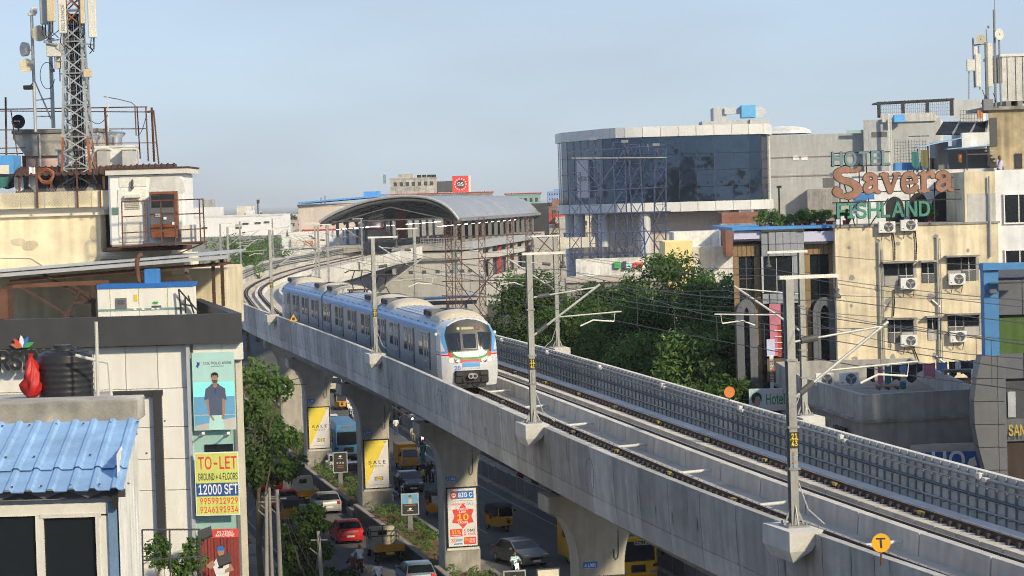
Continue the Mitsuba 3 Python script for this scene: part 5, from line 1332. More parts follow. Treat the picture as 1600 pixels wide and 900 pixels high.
obj("bowl",MB().lathe([(0.02,0.12),(0.15,0.10),(0.26,0.04),(0.30,0.0),(0.27,0.015),(0.15,0.075),(0.02,0.095)],n=28).moved(D@wallmat((0,0,0))@np.diag([1,1,-1,1.0])),"black_plastic",k,smooth=30)
obj("lettering",MB().box((-0.02,-0.10,0.02),(0.26,0.01,0.06)).moved(D),"mid_grey",k,1.5)
obj("stalk",MB().tube([(-20.63,95.4,25.57),(-20.67,95.6,25.25)],0.03,6),"dark_grey",k)
# blue and cream panel and laundry at the left edge
tag(obj("roof_cabinet",MB().box(*((-21.18,93.75,23.7),(1.61,1.5,0.97))),"blue_sheet"),"blue sheet cabinet at the left edge of the roof","cabinet")
tag(obj("painted_board",MB().box(*((-20.92,92.62,23.59),(0.89,0.05,0.37))),"cream_light"),"cream board leaning on the blue sheet cabinet","board")
def cloth(p,w,h,seed,depth=0.12,n=10):
 """A hanging or heaped cloth with folds."""
 u,v=np.meshgrid(np.linspace(0,1,n),np.linspace(0,1,n))
 ph=seed*1.7
 x=(u-0.5)*w*(1-0.12*v*math.sin(ph))
 y=depth*(np.sin(u*9+ph)*0.5+np.sin(u*4.3+v*2+ph*2)*0.5)*(0.3+0.7*v)
 z=-v*h*(1+0.10*np.sin(u*5+ph))-0.05*h*np.sin(u*math.pi)
 V=np.stack([x,y,z],-1).reshape(-1,3)+np.asarray(p,float)
 f=[[r*n+c,r*n+c+1,(r+1)*n+c+1,(r+1)*n+c]for r in range(n-1)for c in range(n-1)]
 m=MB().add(V,f)
 return m
for p,w,h,c,lab in(((-20.21,91.5,23.4),0.8,0.55,"cloth_dark","black cloth bundle at the roof's left edge"),((-19.81,91.3,23.26),0.35,0.55,"cloth_white","white cloth draped right of the black bundle"),((-19.2,91.2,23.65),0.3,0.9,"cloth_white","long white rag hanging under the shelter roof"),((-20.48,91.4,23.28),0.5,0.45,"cloth_teal","teal cloth at the very left of the roof"),((-18.5,91.2,23.17),0.35,0.55,"cloth_dark","dark cloth hanging behind the orange cable coil")):
 tag(obj("hanging_cloth",cloth(p,w,h,w*9),c,smooth=True),lab,"cloth")
 # ---------------------------------------------------------------- the hotel and its neighbours on the right
HT=thing("yellow_hotel","peeling pale yellow hotel wall with cooler units and drain pipes","building")
HY=125.0
zt=19.8
obj("main_wall",MB().prism([(17.97,HY),(27.02,HY),(27.02+2,HY+16),(17.97,HY+16)],zt),"yellow_wall",HT,1.12)
obj("corner_block",MB().box(*((26.07,128.05,18.51),(1.7,6,8.23))),"yellow_wall",HT,1.05)
obj("grey_patch",MB().box(*((26.14,125.05,20.53),(1.56,0.05,1.77))),"white_dirty",HT,0.72)
obj("terrace_wall",MB().box(*((23.12,130.7,21.16),(6.44,0.4,2.96))),"white_wall",HT,1.0)
obj("terrace_coping",MB().box(*((23.45,130.7,22.72),(9.6,0.8,0.26))),"white_dirty",HT,0.9)
for x0,x1,y0 in((1457,1499,300),(1385,1413,305),(1422,1450,300)):
 pts=[(0,0),(1,0)]+[(0.5+0.5*math.cos(a),0.62+0.38*math.sin(a))for a in np.linspace(0,math.pi,12)]
 w=(x1-x0)*130.4/3524.26
 X0=24.4+(x0-1457)*130.4/3524.26
 hh=(352-y0)*130.4/3524.26
 arch=obj("arch_opening",MB().prism([(a*w,b*hh)for a,b in pts],0.05).moved(wallmat((X0,130.46,19.63))),"interior",HT,0.5)
for b_ in(((19.41,130.1,20.12),(1.22,0.2,0.66)),((20.82,130,20.31),(1.62,0.2,1.1))):
 obj("low_wall",MB().box(*b_),"white_wall",HT,0.95)
obj("blue_awning",MB().box(*((20.38,129.8,21.46),(1.1,0.6,0.44))),"blue_paint",HT)
obj("roof_slab",MB().prism([(17.83,124.9),(27.12,124.9),(27.12,141),(17.83,141)],0.12).moved(mat((0,0,zt-0.06))),"concrete_old",HT,1.1)
# windows with panes, shades and coolers
WN=((1382,412,1428,447),(1441,413,1461,445),(1481,408,1526,445),(1384,500,1424,536),(1446,500,1462,535),(1478,499,1527,531))
k0=124.98/3524.26
bx,bz=21.29,16.31
def hx(px,py,Y=124.98):
 """Metres on the hotel's front."""
 return bx+(px-1400)*k0+(py-450)*0.00102,bz-(py-450)*k0+(px-1400)*0.00102
for i,(x0,y0,x1,y1)in enumerate(WN):
 (a,zt_),(b,zb_)=hx(x0,y0),hx(x1,y1)
 zb_=hx((x0+x1)/2,y1)[1]
 zt_=hx((x0+x1)/2,y0)[1]
 wk=obj("window",MB().box(((a+b)/2,125.0,(zt_+zb_)/2),(b-a,0.05,zt_-zb_)),"mid_grey",HT,0.55)
 n=2 if x1-x0>30 else 1
 for j in range(n):
  u0,u1=a+(b-a)*j/n+0.04,a+(b-a)*(j+1)/n-0.04
  zm=zb_+(zt_-zb_)*0.46
  op=(i%2==0)==(j==0)
  obj("pane",MB().box(((u0+u1)/2,124.965,(zt_+zm)/2),(u1-u0,0.02,zt_-zm-0.06)),"black",wk,bsdf="GLASS_DARK")
  obj("shutter",MB().box(((u0+u1)/2,124.955,(zb_+zm)/2),(u1-u0,0.04,zm-zb_-0.04)),"concrete" if op else "mid_grey",wk,1.1 if op else 0.5)
  if not op or n==1:
   obj("bar",MB().box(((u0+u1)/2,124.94,(zt_+zb_)/2),(0.03,0.03,zt_-zb_)).box(((u0+u1)/2,124.94,zm),(u1-u0,0.03,0.03)),"white",wk,0.8)
 obj("sunshade",MB().box(((a+b)/2,124.72,zt_+0.08),(b-a+0.2,0.6,0.09)),"concrete_old",wk,1.0)
 obj("plaster_edge",MB().box((b+0.08,124.985,(zt_+zb_)/2),(0.16,0.04,(zt_-zb_)*0.96)),"plaster_patch",wk)
for px,y0,y1,r in((1376,377,600,0.07),(1381,388,596,0.04),(1467,374,600,0.06),(1472,376,600,0.03),(1553,284,410,0.06)):
 a,b=hx(px,y0),hx(px+1.5,y1)
 obj("drain_pipe",MB().tube([(a[0],124.86,a[1]),(a[0],124.86,b[1])],r,8),"steel",HT,0.85)
for(px,py),(qx,qy)in(((1392,470),(1382,484)),((1455,472),(1467,484)),((1392,560),(1384,574)),((1457,560),(1470,572))):
 a,b=hx(px,py),hx(qx,qy)
 obj("branch_pipe",MB().tube([(a[0],124.9,a[1]),(b[0],124.87,b[1])],0.055,7),"steel",HT,0.9)
for px,py,w,h in((1330,383,.22,.18),(1331,430,.34,.36),(1329,474,.2,.24),(1388,471,.5,.55),(1454,468,.5,.55),(1371,449,.35,.4),(1330,512,.3,.18),(1330,556,.4,.2),(1374,376,.3,.3),(1466,374,.35,.3),(1407,381,.28,.26),(1390,558,.3,.45),(1455,560,.3,.45),(1386,540,.25,.3),(1541,470,.6,.4),(1515,398,.2,.25)):
 a=hx(px,py)
 sh=Polygon([(w*(0.35+0.22*rng.random())*math.cos(t),h*(0.35+0.22*rng.random())*math.sin(t))for t in np.linspace(0,6.28,12)[:-1]])
 obj("plaster_patch",MB().prism(sh,0.012).moved(wallmat((a[0],124.99,a[1]))),"plaster_patch",HT,0.85)
def ac_unit(cx,cz,y,w,label,brackets=True,group="split cooler units on the hotel"):
 k=thing("cooler_unit",label,"air conditioner",group)
 h=w*0.68
 obj("case",MB().box((cx,y-0.17,cz),(w,0.32,h),ch=0.02),"white",k,0.95)
 fx=cx+w*0.1
 fan=MB()
 for r in(0.26,0.19,0.11):
  t=np.linspace(0,2*math.pi,21)
  fan.tube([(fx+r*w*math.cos(a),y-0.352,cz+r*w*math.sin(a))for a in t],0.012,4)
 obj("fan_opening",MB().cyl((fx,y-0.340,cz),w*0.29,0.012,22,axis=1),"dark_grey",k,0.8)
 obj("fan_guard",fan,"mid_grey",k)
 bl=MB()
 for j in range(3):
  a=2*math.pi*j/3+0.5
  bl.prism([(0.03*w,-0.03*w),(0.24*w,-0.07*w),(0.25*w,0.06*w),(0.04*w,0.04*w)],0.006).v[-1]
  bl.v[-1]=(bl.v[-1]@rotz(a).T)@np.array([[1,0,0],[0,0,1],[0,-1,0.0]])+[fx,y-0.344,cz]
 obj("fan_blade",bl,"steel",k,0.9)
 obj("label_plate",MB().box((cx-w*0.36,y-0.334,cz-h*0.28),(0.10,0.01,0.06)),"mid_grey",k)
 if brackets:
  for e in(-0.3,0.3):
   obj("bracket",MB().bar((cx+e*w,y,cz-h/2-0.03),(cx+e*w,y-0.4,cz-h/2-0.03),0.04).bar((cx+e*w,y,cz-h/2-0.42),(cx+e*w,y-0.36,cz-h/2-0.03),0.035),"dark_grey",k,0.7)
 return k
for px,py,lab in((1389,354,"left of the two cooler units on the hotel's roof edge"),(1423.5,353,"right of the two cooler units on the hotel's roof edge"),(1418.5,444,"cooler unit below the hotel's upper left window"),(1494,441.5,"cooler unit below the hotel's upper right window"),(1414.5,533,"cooler unit below the hotel's lower left window"),(1491.5,531,"cooler unit below the hotel's lower right window")):
 a=hx(px,py)
 ac_unit(a[0],a[1],124.9,0.92,lab)
for px,py,qx,qy in((1399,362,1400,406),(1434,362,1433,408),(1396,452,1393,494),(1421,541,1434,590)):
 a,b=hx(px,py),hx(qx,qy)
 obj("coolant_hose",MB().tube([(a[0],124.9,a[1]),((a[0]+b[0])/2+0.05,124.88,(a[1]+b[1])/2),(b[0],124.9,b[1])],0.035,6),"cable_black",HT)
 # roof letters on their black frame
RS=thing("roof_sign","large roof letters HOTEL Savera FISHLAND on a black steel frame","sign")
for a,b in(((18.26,124.6,23.06),(18.22,124.6,19.74)),((19.33,124.6,23.27),(19.33,124.6,21.68)),((19.73,124.6,23.93),(19.74,124.6,22.52)),((18.39,124.6,22.59),(19.04,124.6,19.79)),((19.81,124.6,21.32),(19.81,124.6,19.76)),((20.91,124.6,21.29),(19.81,124.6,19.76)),((22.07,124.6,22.66),(22.15,124.6,20.01)),((22.35,124.6,22.59),(22.33,124.6,19.97)),((23.47,124.6,22.1),(23.43,124.6,19.94)),((19.06,124.6,20.99),(18.4,124.6,19.87)),((21.51,124.6,21.27),(20.88,124.6,19.87)),((17.8,124.6,21.13),(24.94,124.6,21.14)),((18.87,124.6,21.66),(24.88,124.6,21.67)),((19.41,124.6,22.35),(24.54,124.6,22.35)),((17.79,124.6,23.85),(21.07,124.6,23.86)),((17.77,124.6,23.19),(21.06,124.6,23.12)),((22.01,124.6,22.95),(22.03,124.6,22.45)),((22.32,124.6,22.94),(22.35,124.6,22.45))):
 obj("frame_bar",MB().bar(a,b,0.06),"black",RS,1.2)
def placed_letters(name,word,px0,px1,pyb,h,Y,paint,depth=0.22,gap=0.12,back=None):
 """Box letters side by side between two marks, one mesh each."""
 ms=[text(c,h,depth,True,center=False)for c in word]
 ws=[m.vertices[:,0].max()for m in ms]
 tot=sum(ws)
 k=(px1-px0-gap*(len(word)-1))/tot
 x=px0
 for m,w in zip(ms,ws):
  v=np.array(m.vertices)
  v[:,0]*=k
  M=wallmat((x,Y,pyb+(x-px0)*0.0))
  obj(name,MB().add(v,m.faces).moved(M),paint,RS)
  if back:
   g=v.copy()
   c0=g.mean(0)
   g[:,:2]=(g[:,:2]-c0[:2])*1.07+c0[:2]
   g[:,2]=g[:,2]*0.8-0.03
   obj(name+"_edge",MB().add(g,m.faces).moved(M),back,RS)
  x+=w*k+gap
placed_letters("letter","HOTEL",17.8,21.01,23.15,0.74,124.5,"teal_letter",back="black")
placed_letters("letter","FISHLAND",18.02,23.14,20.27,0.80,124.5,"green_sign",gap=0.1,back="iron_dark")
def strokes(*items):
 return shapely.union_all([LineString(p).buffer(w,quad_segs=6)for p,w in items])
def bez(*p,n=10):
 p=np.array(p,float)
 t=np.linspace(0,1,n)[:,None]
 if len(p)==3:
  return((1-t)**2*p[0]+2*t*(1-t)*p[1]+t*t*p[2]).tolist()
 return((1-t)**3*p[0]+3*t*(1-t)**2*p[1]+3*t*t*(1-t)*p[2]+t**3*p[3]).tolist()
import shapely.affinity as aff
LET={"S":strokes((bez((1.02,1.50),(0.95,1.30),(0.70,1.34),(0.5,1.42)),0.09),(bez((0.55,1.42),(0.05,1.5),(-0.02,1.02),(0.45,0.86)),0.15),(bez((0.45,0.86),(1.15,0.66),(1.05,0.10),(0.55,0.06)),0.17),(bez((0.55,0.06),(0.1,0.02),(-0.08,0.26),(0.10,0.46)),0.10),([(0.1,0.46),(0.24,0.30)],0.11)),"a":strokes((bez((0.10,0.70),(0.18,0.96),(0.62,0.94),(0.60,0.62)),0.09),([(0.60,0.72),(0.60,0.18)],0.12),(bez((0.60,0.18),(0.62,0.04),(0.78,0.05)),0.08),(bez((0.55,0.52),(0.05,0.52),(0.0,0.10),(0.26,0.08)),0.11),(bez((0.26,0.08),(0.42,0.08),(0.56,0.22)),0.08),([(0.12,0.70),(0.20,0.66)],0.12)),"v":strokes(([(0.0,0.85),(0.32,0.85)],0.06),([(0.16,0.83),(0.44,0.08)],0.13),([(0.48,0.10),(0.78,0.84)],0.075),([(0.66,0.85),(0.90,0.87)],0.06)),"e":strokes((bez((0.12,0.44),(0.72,0.44),(0.80,0.50)),0.065),(bez((0.74,0.50),(0.76,0.98),(0.14,0.98),(0.14,0.46)),0.11),(bez((0.14,0.46),(0.12,-0.06),(0.60,-0.02),(0.78,0.22)),0.12)),"r":strokes(([(0.02,0.83),(0.24,0.85)],0.06),([(0.20,0.84),(0.20,0.05)],0.12),([(0.0,0.05),(0.42,0.05)],0.06),(bez((0.24,0.58),(0.38,0.90),(0.62,0.88)),0.09),([(0.6,0.86),(0.64,0.72)],0.11)),}
sx0,sz0,sk=17.88,21.41,1.06
for ch,x,w in(("S",0.0,1.3),("a",1.62,1.02),("v",2.60,1.05),("e",3.66,1.05),("r",4.72,1.08),("a",5.60,1.1)):
 g=LET[ch]
 g=aff.translate(aff.scale(g,w*sk,(1.0 if ch=="S" else 1.12)*sk,origin=(0,0)),x,0.0 if ch=="S" else 0.18)
 M=wallmat((sx0,124.45,sz0))
 obj("letter",MB().prism(g.simplify(0.004),0.2).moved(M),"salmon",RS)
 obj("letter_edge",MB().prism(g.buffer(0.035).simplify(0.004),0.19).moved(M@mat((0,0,-0.03))),"soot",RS)
 # the white house at the far right
WH=thing("white_house","white house right of the hotel with dark curtained windows","building")
obj("wall",MB().deep(((29.16,129.9,15.98),(4.34,9,13.4))),"white_wall",WH,1.02)
for b_ in(((28.71,125.34,20.51),(2.52,0.08,1.6)),((28.68,125.34,17.38),(2.45,0.08,1.67))):
 w_=obj("window",MB().box(*b_),"curtain",WH)
 c,s_=b_
 obj("frame",MB().box((c[0],c[1]-0.05,c[2]-s_[2]/2),(s_[0]+0.1,0.1,0.08)).box((c[0],c[1]-0.05,c[2]+s_[2]/2),(s_[0]+0.1,0.1,0.06)).box((c[0]-s_[0]/2,c[1]-0.05,c[2]),(0.06,0.1,s_[2])),"white",w_)
 for q in range(2):
  obj("pane",MB().box((c[0]-s_[0]/2+0.40+q*0.86,c[1]-0.06,c[2]),(0.72,0.02,s_[2]-0.12)),"black",w_,bsdf="GLASS_DARK")
  obj("mullion",MB().box((c[0]-s_[0]/2+0.80+q*0.86,c[1]-0.07,c[2]),(0.05,0.06,s_[2])),"white",w_)
  # upper terrace: olive stair tower, awnings, tarp, solar panels
UT=thing("stair_tower","stained olive stair tower on the hotel's upper terrace","building")
obj("wall",MB().deep(((30.13,134,24.46),(4.28,5,3.72))),"stain_ochre",UT,1.15)
obj("roof_slab",MB().box(*((30.1,134,26.33),(4.64,5.6,0.19))),"concrete_old",UT,1.3)
obj("dark_opening",MB().box(*((28.27,131.47,24.94),(0.41,0.05,1.67))),"mid_grey",UT,0.35)
obj("doorway",MB().box(*((29.68,131.44,23.23),(0.41,0.08,0.86))),"interior",UT,0.6)
for i in range(5):
 obj("step",MB().box((28.19+0.16*(i-2),131.1,22.87+0.2*(5-i)),(0.5,0.5,0.09)),"concrete_old",UT,1.4)
tag(obj("steel_tank",MB().deep(((30.95,135.25,28.13),(3.54,4.5,2.7))),"white_dirty",tone=0.95),"big white sheet metal roof tank at the right edge","tank")
obj("tank_lip",MB().box(*((30.97,135.25,29.47),(3.87,4.7,0.15))),"white","steel_tank",0.9)
for px in(1574,1587,1598):
 obj("tank_seam",MB().box((29.48+(px-1574)*0.0377,132.98,28.16),(0.03,0.04,2.65)),"dark_grey","steel_tank",1.2)
for i,b_ in enumerate((((29.52,135,26.61),(0.3,4,0.41)),((30.2,135,26.59),(0.3,4,0.41)))):
 obj("leg_block",MB().box(*b_),"concrete_old","steel_tank")
TR=thing("terrace_hut","terrace hut with two pale blue awnings above the hotel letters","hut")
obj("white_wall",MB().box(*((27.04,132.1,24.47),(1.59,3,0.92))),"white_dirty",TR,1.0)
obj("back_wall",MB().box(*((26.94,134.15,23.53),(3.19,0.3,1.44))),"grey_wall",TR,0.7)
obj("side_wall",MB().box(*((25.29,132.6,23.67),(0.67,2.2,1.56))),"mid_grey",TR,0.9)
for a,b in(((23.54,130.2,24.16),(26.24,130.2,24.65)),((25.27,130,24.01),(27.7,130,24.16))):
 obj("awning",MB().bar(np.array(a)+[0,0.8,0],np.array(b)+[0,0.8,0],1.8,0.05),"blue_roof",TR,1.15)
for b_ in(((23.6,130.23,23.43),(0.07,0.06,1.33)),((24.2,130.24,23.49),(0.09,0.08,1.47)),((24.71,130.23,23.53),(0.07,0.06,1.44)),((26.41,130.12,23.35),(0.06,0.05,1.18)),((27.67,130.15,23.54),(0.13,0.1,1.33))):
 obj("post",MB().box(*b_),"black",TR,1.5)
obj("rail",MB().box(*((27.05,130.12,23.67),(1.25,0.05,0.06))).box(*((23.21,130.83,23.73),(0.04,0.05,1.72))).box(*((23.81,130.83,24.82),(1.19,0.05,0.06))),"dark_grey",TR)
gm=MB()
for i in range(12):
 gm.box((22.4+i*0.162,130.9,23.98),(0.02,0.02,1.3))
for i in range(8):
 gm.box((23.32,130.92,23.31+i*0.17),(1.9,0.02,0.02))
tag(obj("grid_railing",gm,"dark_grey"),"square grid railing left of the terrace hut","railing")
tag(obj("blue_tarp",MB().box(*((23.31,131.05,23.01),(1.93,0.7,0.59)),ch=0.04),"blue_sheet",tone=0.75),"bright blue tarpaulin cover under the grid railing","tarpaulin")
SP=thing("solar_panel","sloping black solar water panel on the terrace hut roof","solar panel")
for i,(a,b,c,d)in enumerate((((24.81,131,24.92),(25.81,131,24.89),(26.64,133,25.66),(25.66,133,25.69)),((25.81,131,24.89),(26.82,131,24.9),(27.62,133,25.63),(26.64,133,25.66)),((26.82,131,24.9),(27.71,131,24.89),(28.26,133,25.65),(27.62,133,25.63)))):
 obj("collector",MB().quad(a,b,c,d).quad(np.array(d)-[0,-.05,.05],np.array(c)-[0,-.05,.05],np.array(b)-[0,-.05,.05],np.array(a)-[0,-.05,.05]),"black",SP,1.1,bsdf="M")
 obj("edge_rail",MB().bar(b,c,0.1),"steel",SP)
for p,w,h,c,lab in(((23.44,130.1,23.95),0.4,0.9,"cloth_teal","teal cloth hung left of the terrace hut"),((23.96,130.1,24.01),0.4,1.0,"cloth_olive","olive cloth hung under the larger awning"),((24.58,130.5,23.56),0.5,0.8,"cloth_dark","dark clothes under the larger awning"),((26.12,130.6,23.74),0.2,0.5,"cloth_orange","small orange cloth under the lower awning"),((27.38,130.9,26.23),0.28,0.45,"cloth_orange","orange cloth on the railing beside the stair tower"),((24.54,130.9,23.42),0.2,0.55,"cloth_dark","narrow black cloth beside the hut post")):
 tag(obj("hanging_cloth",cloth(p,w,h,w*7,0.06),c,smooth=True),lab,"cloth")
GR=MB()
for i in range(9):
 GR.box((26.26+i*0.16,130.9,25.87),(0.02,0.02,0.75))
for i in range(4):
 GR.box((26.89,130.92,25.54+i*0.23),(1.35,0.02,0.02))
tag(obj("grid_railing",GR,"dark_grey"),"small grid railing above the solar panels","railing")
# mast cluster at the top right
RM=thing("antenna_mast","cluster of steel poles with white antennas, top right","mast")
for a,b,r in(((27.85,131,30.14),(27.85,131,26.48),0.11),((28.34,131,32.01),(28.33,131,26.35),0.07),((28.39,131,32.56),(28.37,131,31.97),0.02),((27.08,131,30.42),(27.13,131,27.53),0.05),((27.07,131,29.98),(27.89,131,30.06),0.05),((27.87,131,30.91),(27.89,131,30.06),0.03),((28.6,131,30.27),(28.63,131,26.46),0.05),((26.82,131,28.54),(26.78,131,26.88),0.03),((27.96,131,27.96),(27.59,131,26.49),0.03),((27.41,131,29.93),(27.43,131,27.42),0.04)):
 obj("pole",MB().tube([a,b],r,6),"galvanised",RM,0.75)
for p in((27.55,130.9,27.41),(27.77,130.9,27.03),(28.18,130.9,27.2)):
 obj("cable_loop",MB().tube([np.array(p),np.array(p)+[0.15,0,-0.5],np.array(p)+[-0.1,0,-0.85]],0.02,4),"cable_black",RM)
obj("equipment_box",MB().box(*((27.85,130.95,26.52),(0.56,0.5,0.63))).box(*((28.53,131.35,28.47),(0.52,0.3,1.41))),"mid_grey",RM,0.9)
for b_,pnt,lab in((((27.32,130.88,28.52),(0.31,0.16,1.92)),"antenna","long white panel antenna, second from left in the right mast cluster"),(((28.03,130.98,28.82),(0.3,0.16,2.55)),"antenna","tall white panel antenna in the middle of the right mast cluster"),(((26.87,130.8,28.82),(0.46,0.2,0.66)),"antenna","square white radio unit, leftmost in the right mast cluster"),(((27.19,130.97,29.62),(0.22,0.15,0.55)),"antenna","little white unit above the square radio unit")):
 tag(obj("panel_antenna",MB().box(*b_,ch=0.03),pnt),lab,"antenna")
for p,r,yaw,pnt,lab in(((27.48,130.7,30.31),0.28,-0.15,"dish_cream","cream drum dish in the right mast cluster"),((28.56,130.7,30.56),0.33,0.5,"antenna","white open dish on the tallest right pole")):
 k=thing("microwave_dish",lab,"dish")
 D=mat(p,yaw)
 obj("drum",MB().cyl((0,0,0),r,0.16,26,r2=r*0.85,axis=1).moved(D),pnt,k,smooth=35)
 obj("feed_cone",MB().cyl((0,-0.03,0),r*0.12,0.04,12,axis=1).moved(D),"mid_grey",k)
tag(obj("warning_light",MB().ball((28,131,31.02),(0.07,0.07,0.09)),"rust_orange",smooth=True),"small orange obstruction lamp on a thin rod","lamp")
# grey buildings behind the hotel
GB=thing("grey_building","long plain grey building between the glass block and the hotel","building")
obj("wall",MB().deep(((48.91,354,21.51),(18.43,20,18.61))),"grey_wall",GB,0.82)
obj("upper_block",MB().deep(((59.67,349,27.16),(11.63,14,11.03))),"grey_wall",GB,0.86)
obj("upper_block",MB().deep(((60.58,346.5,32.88),(8.32,10,1.25))),"white_dirty",GB,0.75)
obj("ledge",MB().box(*((48.96,343.95,24.59),(18.41,0.3,0.19))).box(*((49.03,343.95,27.45),(18.41,0.3,0.12))),"concrete",GB,0.7)
for b_ in(((43.77,344,27.3),(0.88,0.2,0.63)),((45.09,344,27.26),(0.97,0.2,0.63))):
 obj("vent_block",MB().box(*b_),"white",GB)
for b_ in(((48.7,344,23.38),(1.75,0.2,1.46)),((54.38,344,24.24),(1.36,0.2,0.97)),((56.24,342,30.45),(2.32,0.2,0.77))):
 obj("window",MB().box(*b_),"mid_grey",GB,0.55)
obj("glass_rail",MB().box(*((53.48,342.6,30.99),(4.17,0.2,0.48))),"aqua",GB,0.7)
obj("lower_block",MB().deep(((47.2,342,20.06),(4.63,4,4.82))),"concrete",GB,0.8)
obj("dome",MB().lathe([(4.4,0),(4.2,0.5),(3.4,0.9),(2.0,1.15),(0.05,1.3)],(44.27,362,31.46),24),"white_dirty",GB,smooth=True)
for b_ in(((57.71,340.07,28.57),(0.19,0.15,8.94)),((57.39,340.1,29.01),(0.29,0.2,8.85))):
 obj("drain_pipe",MB().box(*b_),"pipe_white",GB,0.85)
PG=thing("roof_pergola","black framed pergola on the grey building's roof","pergola")
obj("roof",MB().bar(np.array((56.17,342,35.24))+[0,3,0],np.array((67.7,342,35.49))+[0,3,0],6.0,0.25),"black",PG,1.4)
for px in(1373.5,1411,1449,1487):
 obj("post",MB().box((56.29+(px-1373.5)*0.0971,342.1,34.17),(0.5,0.4,2.4)),"black",PG,1.3)
gm=MB()
for i in range(40):
 gm.box((56.34+i*0.288,342.0,34.07),(0.04,0.03,2.1))
for i in range(4):
 gm.box((61.86,342.02,33.2+i*0.52),(11.4,0.03,0.03))
tag(obj("grid_panel",gm,"dark_grey",PG),kind="stuff")
tag(obj("roof_tank",MB().box(*((59.01,340.5,32.72),(1.64,1,1.15)),ch=0.06),"blue_sheet",tone=1.2),"small bright blue box tank below the pergola","tank")
tag(obj("stair_block",MB().deep(((30.63,153,26.67),(1.91,6,1.86))),"grey_wall",tone=1.05),"plain grey stair block right of the pergola","building")
tag(obj("wall_lamp_post",MB().tube([(21.5,180,22.31),(21.49,180,19.87)],0.07,6).box(*((21.52,180.05,22.31),(0.36,0.3,0.2))),"black"),"thin black lamp post beside the roof garden","lamp post")
# ---------------------------------------------------------------- the shop tower with brown and grey panels
ST=thing("shop_tower","brown and grey panelled shop tower beside the yellow hotel","building")
SY=126.0
obj("core",MB().deep(((15.22,132.4,12.42),(5.53,12,14.33))),"dark_grey",ST,0.9)
obj("roof_edge",MB().box(*((15.23,131.8,19.82),(5.83,13,0.16))),"blue_sheet",ST,0.8)
for b_ in(((13.19,125.85,19.47),(1.5,0.5,0.45)),((17.22,125.85,19.29),(1.78,0.5,0.57))):
 obj("top_panel",MB().box(*b_),"cloth_lilac",ST,1.3)
for b_ in(((13.18,125.85,19.19),(1.5,0.7,0.12)),((17.2,125.85,18.94),(1.78,0.7,0.14)),((15.12,125.65,19.68),(2.42,0.7,0.14))):
 obj("cornice",MB().box(*b_),"charcoal",ST,0.9)
def panels(x0,y0,x1,y1,nx,ny,paint,Y,tone=1.0,bow=0.0):
 """Cladding panels with open joints between; coordinates in metres, z downward from y0 to y1."""
 for i in range(nx):
  for j in range(ny):
   u0,u1=x0+(x1-x0)*i/nx,x0+(x1-x0)*(i+1)/nx
   v0,v1=y0+(y1-y0)*j/ny,y0+(y1-y0)*(j+1)/ny
   c=(i+0.5)/nx-0.5
   obj("cladding_panel",MB().box(((u0+u1)/2,Y+0.06+bow*c*c,(v0+v1)/2),(u1-u0-0.025,0.1,abs(v1-v0)-0.025)),paint,ST,tone*rng.uniform(0.92,1.07))
for(xa,xb,xc,xd)in((12.4,12.72,13.55,13.91),(16.3,16.7,17.73,18.04)):
 zt_=18.95
 zb_=9.27
 zw=18.27
 panels(xa,zt_,xd,zw,6,1,"acp_brown",SY)
 panels(xa,zw,xb,zb_,1,9,"acp_brown",SY)
 panels(xc,zw,xd,zb_,1,9,"acp_brown",SY)
 z1,z2=zw-0.03,15.8
 wk=obj("window",MB().box(((xb+xc)/2,SY+0.25,(z1+z2)/2),(xc-xb,0.05,z1-z2)),"black",ST,bsdf="GLASS_DARK")
 obj("glazing_bar",MB().box(((xb+xc)/2,SY+0.2,(z1+z2)/2),(0.05,0.05,z1-z2)).box(((xb+xc)/2,SY+0.2,(z1+z2)/2),(xc-xb,0.05,0.05)),"dark_grey",wk)
 # grey arch over dark glass
 w=xd-xb if xa>14.98 else xc-xa
 a0=xb+0.03 if xa>14.98 else xa+0.06
 zc=14.94
 out=[(0,-6),(0,0)]+[(w/2-w/2*math.cos(t),0.95*math.sin(t))for t in np.linspace(0.15,math.pi-0.15,12)]+[(w,0),(w,-6)]
 inn=[(0.42,-6.1),(0.42,-0.1)]+[(w/2-(w/2-0.42)*math.cos(t),-0.1+0.6*math.sin(t))for t in np.linspace(0.15,math.pi-0.15,10)]+[(w-0.42,-0.1),(w-0.42,-6.1)]
 obj("arch_surround",MB().prism(Polygon(out).difference(Polygon(inn)),0.5).moved(wallmat((a0,SY+0.12,zc))),"acp_grey",ST,0.75)
 obj("arch_glass",MB().box((a0+w/2,SY+0.22,zc-2.6),(w-0.3,0.04,6.2)),"black",ST,bsdf="GLASS_DARK")
xg0,xg1=13.93,16.32
panels(xg0,19.6,xg1,18.25,6,2,"acp_grey",125.3,1.6,0.9)
panels(xg0,16.18,xg1,15.61,6,1,"acp_grey",125.3,1.6,0.9)
panels(15.67,18.25,xg1,16.18,1,2,"acp_grey",125.45,1.5)
obj("window",MB().box(*((14.85,125.64,17.2),(1.64,0.08,1.96))),"black",ST,bsdf="GLASS_DARK")
obj("window_frame",MB().box(*((13.97,125.58,17.25),(0.11,0.15,2.07))).box(*((15.66,125.56,17.2),(0.07,0.12,2.07))).box(*((14.76,125.59,17.21),(0.04,0.05,1.96))),"acp_light",ST)
obj("dark_glass",MB().box(*((15.05,125.79,12.27),(2.32,0.08,6.66))),"black",ST,bsdf="GLASS_DARK")
obj("blue_base",MB().box(*((13.01,126,9.85),(1.5,0.4,1))),"blue_deep",ST)
PS_=thing("pink_sign","tall pink and white sign panel on the shop tower's dark glass","sign")
F=Face(PS_,mat((14.28,125.4,12.5))@wallmat((0,0,0)))
F.rect("panel",0,0.2,0.62,3.1,"pink",0,0.06,0.8)
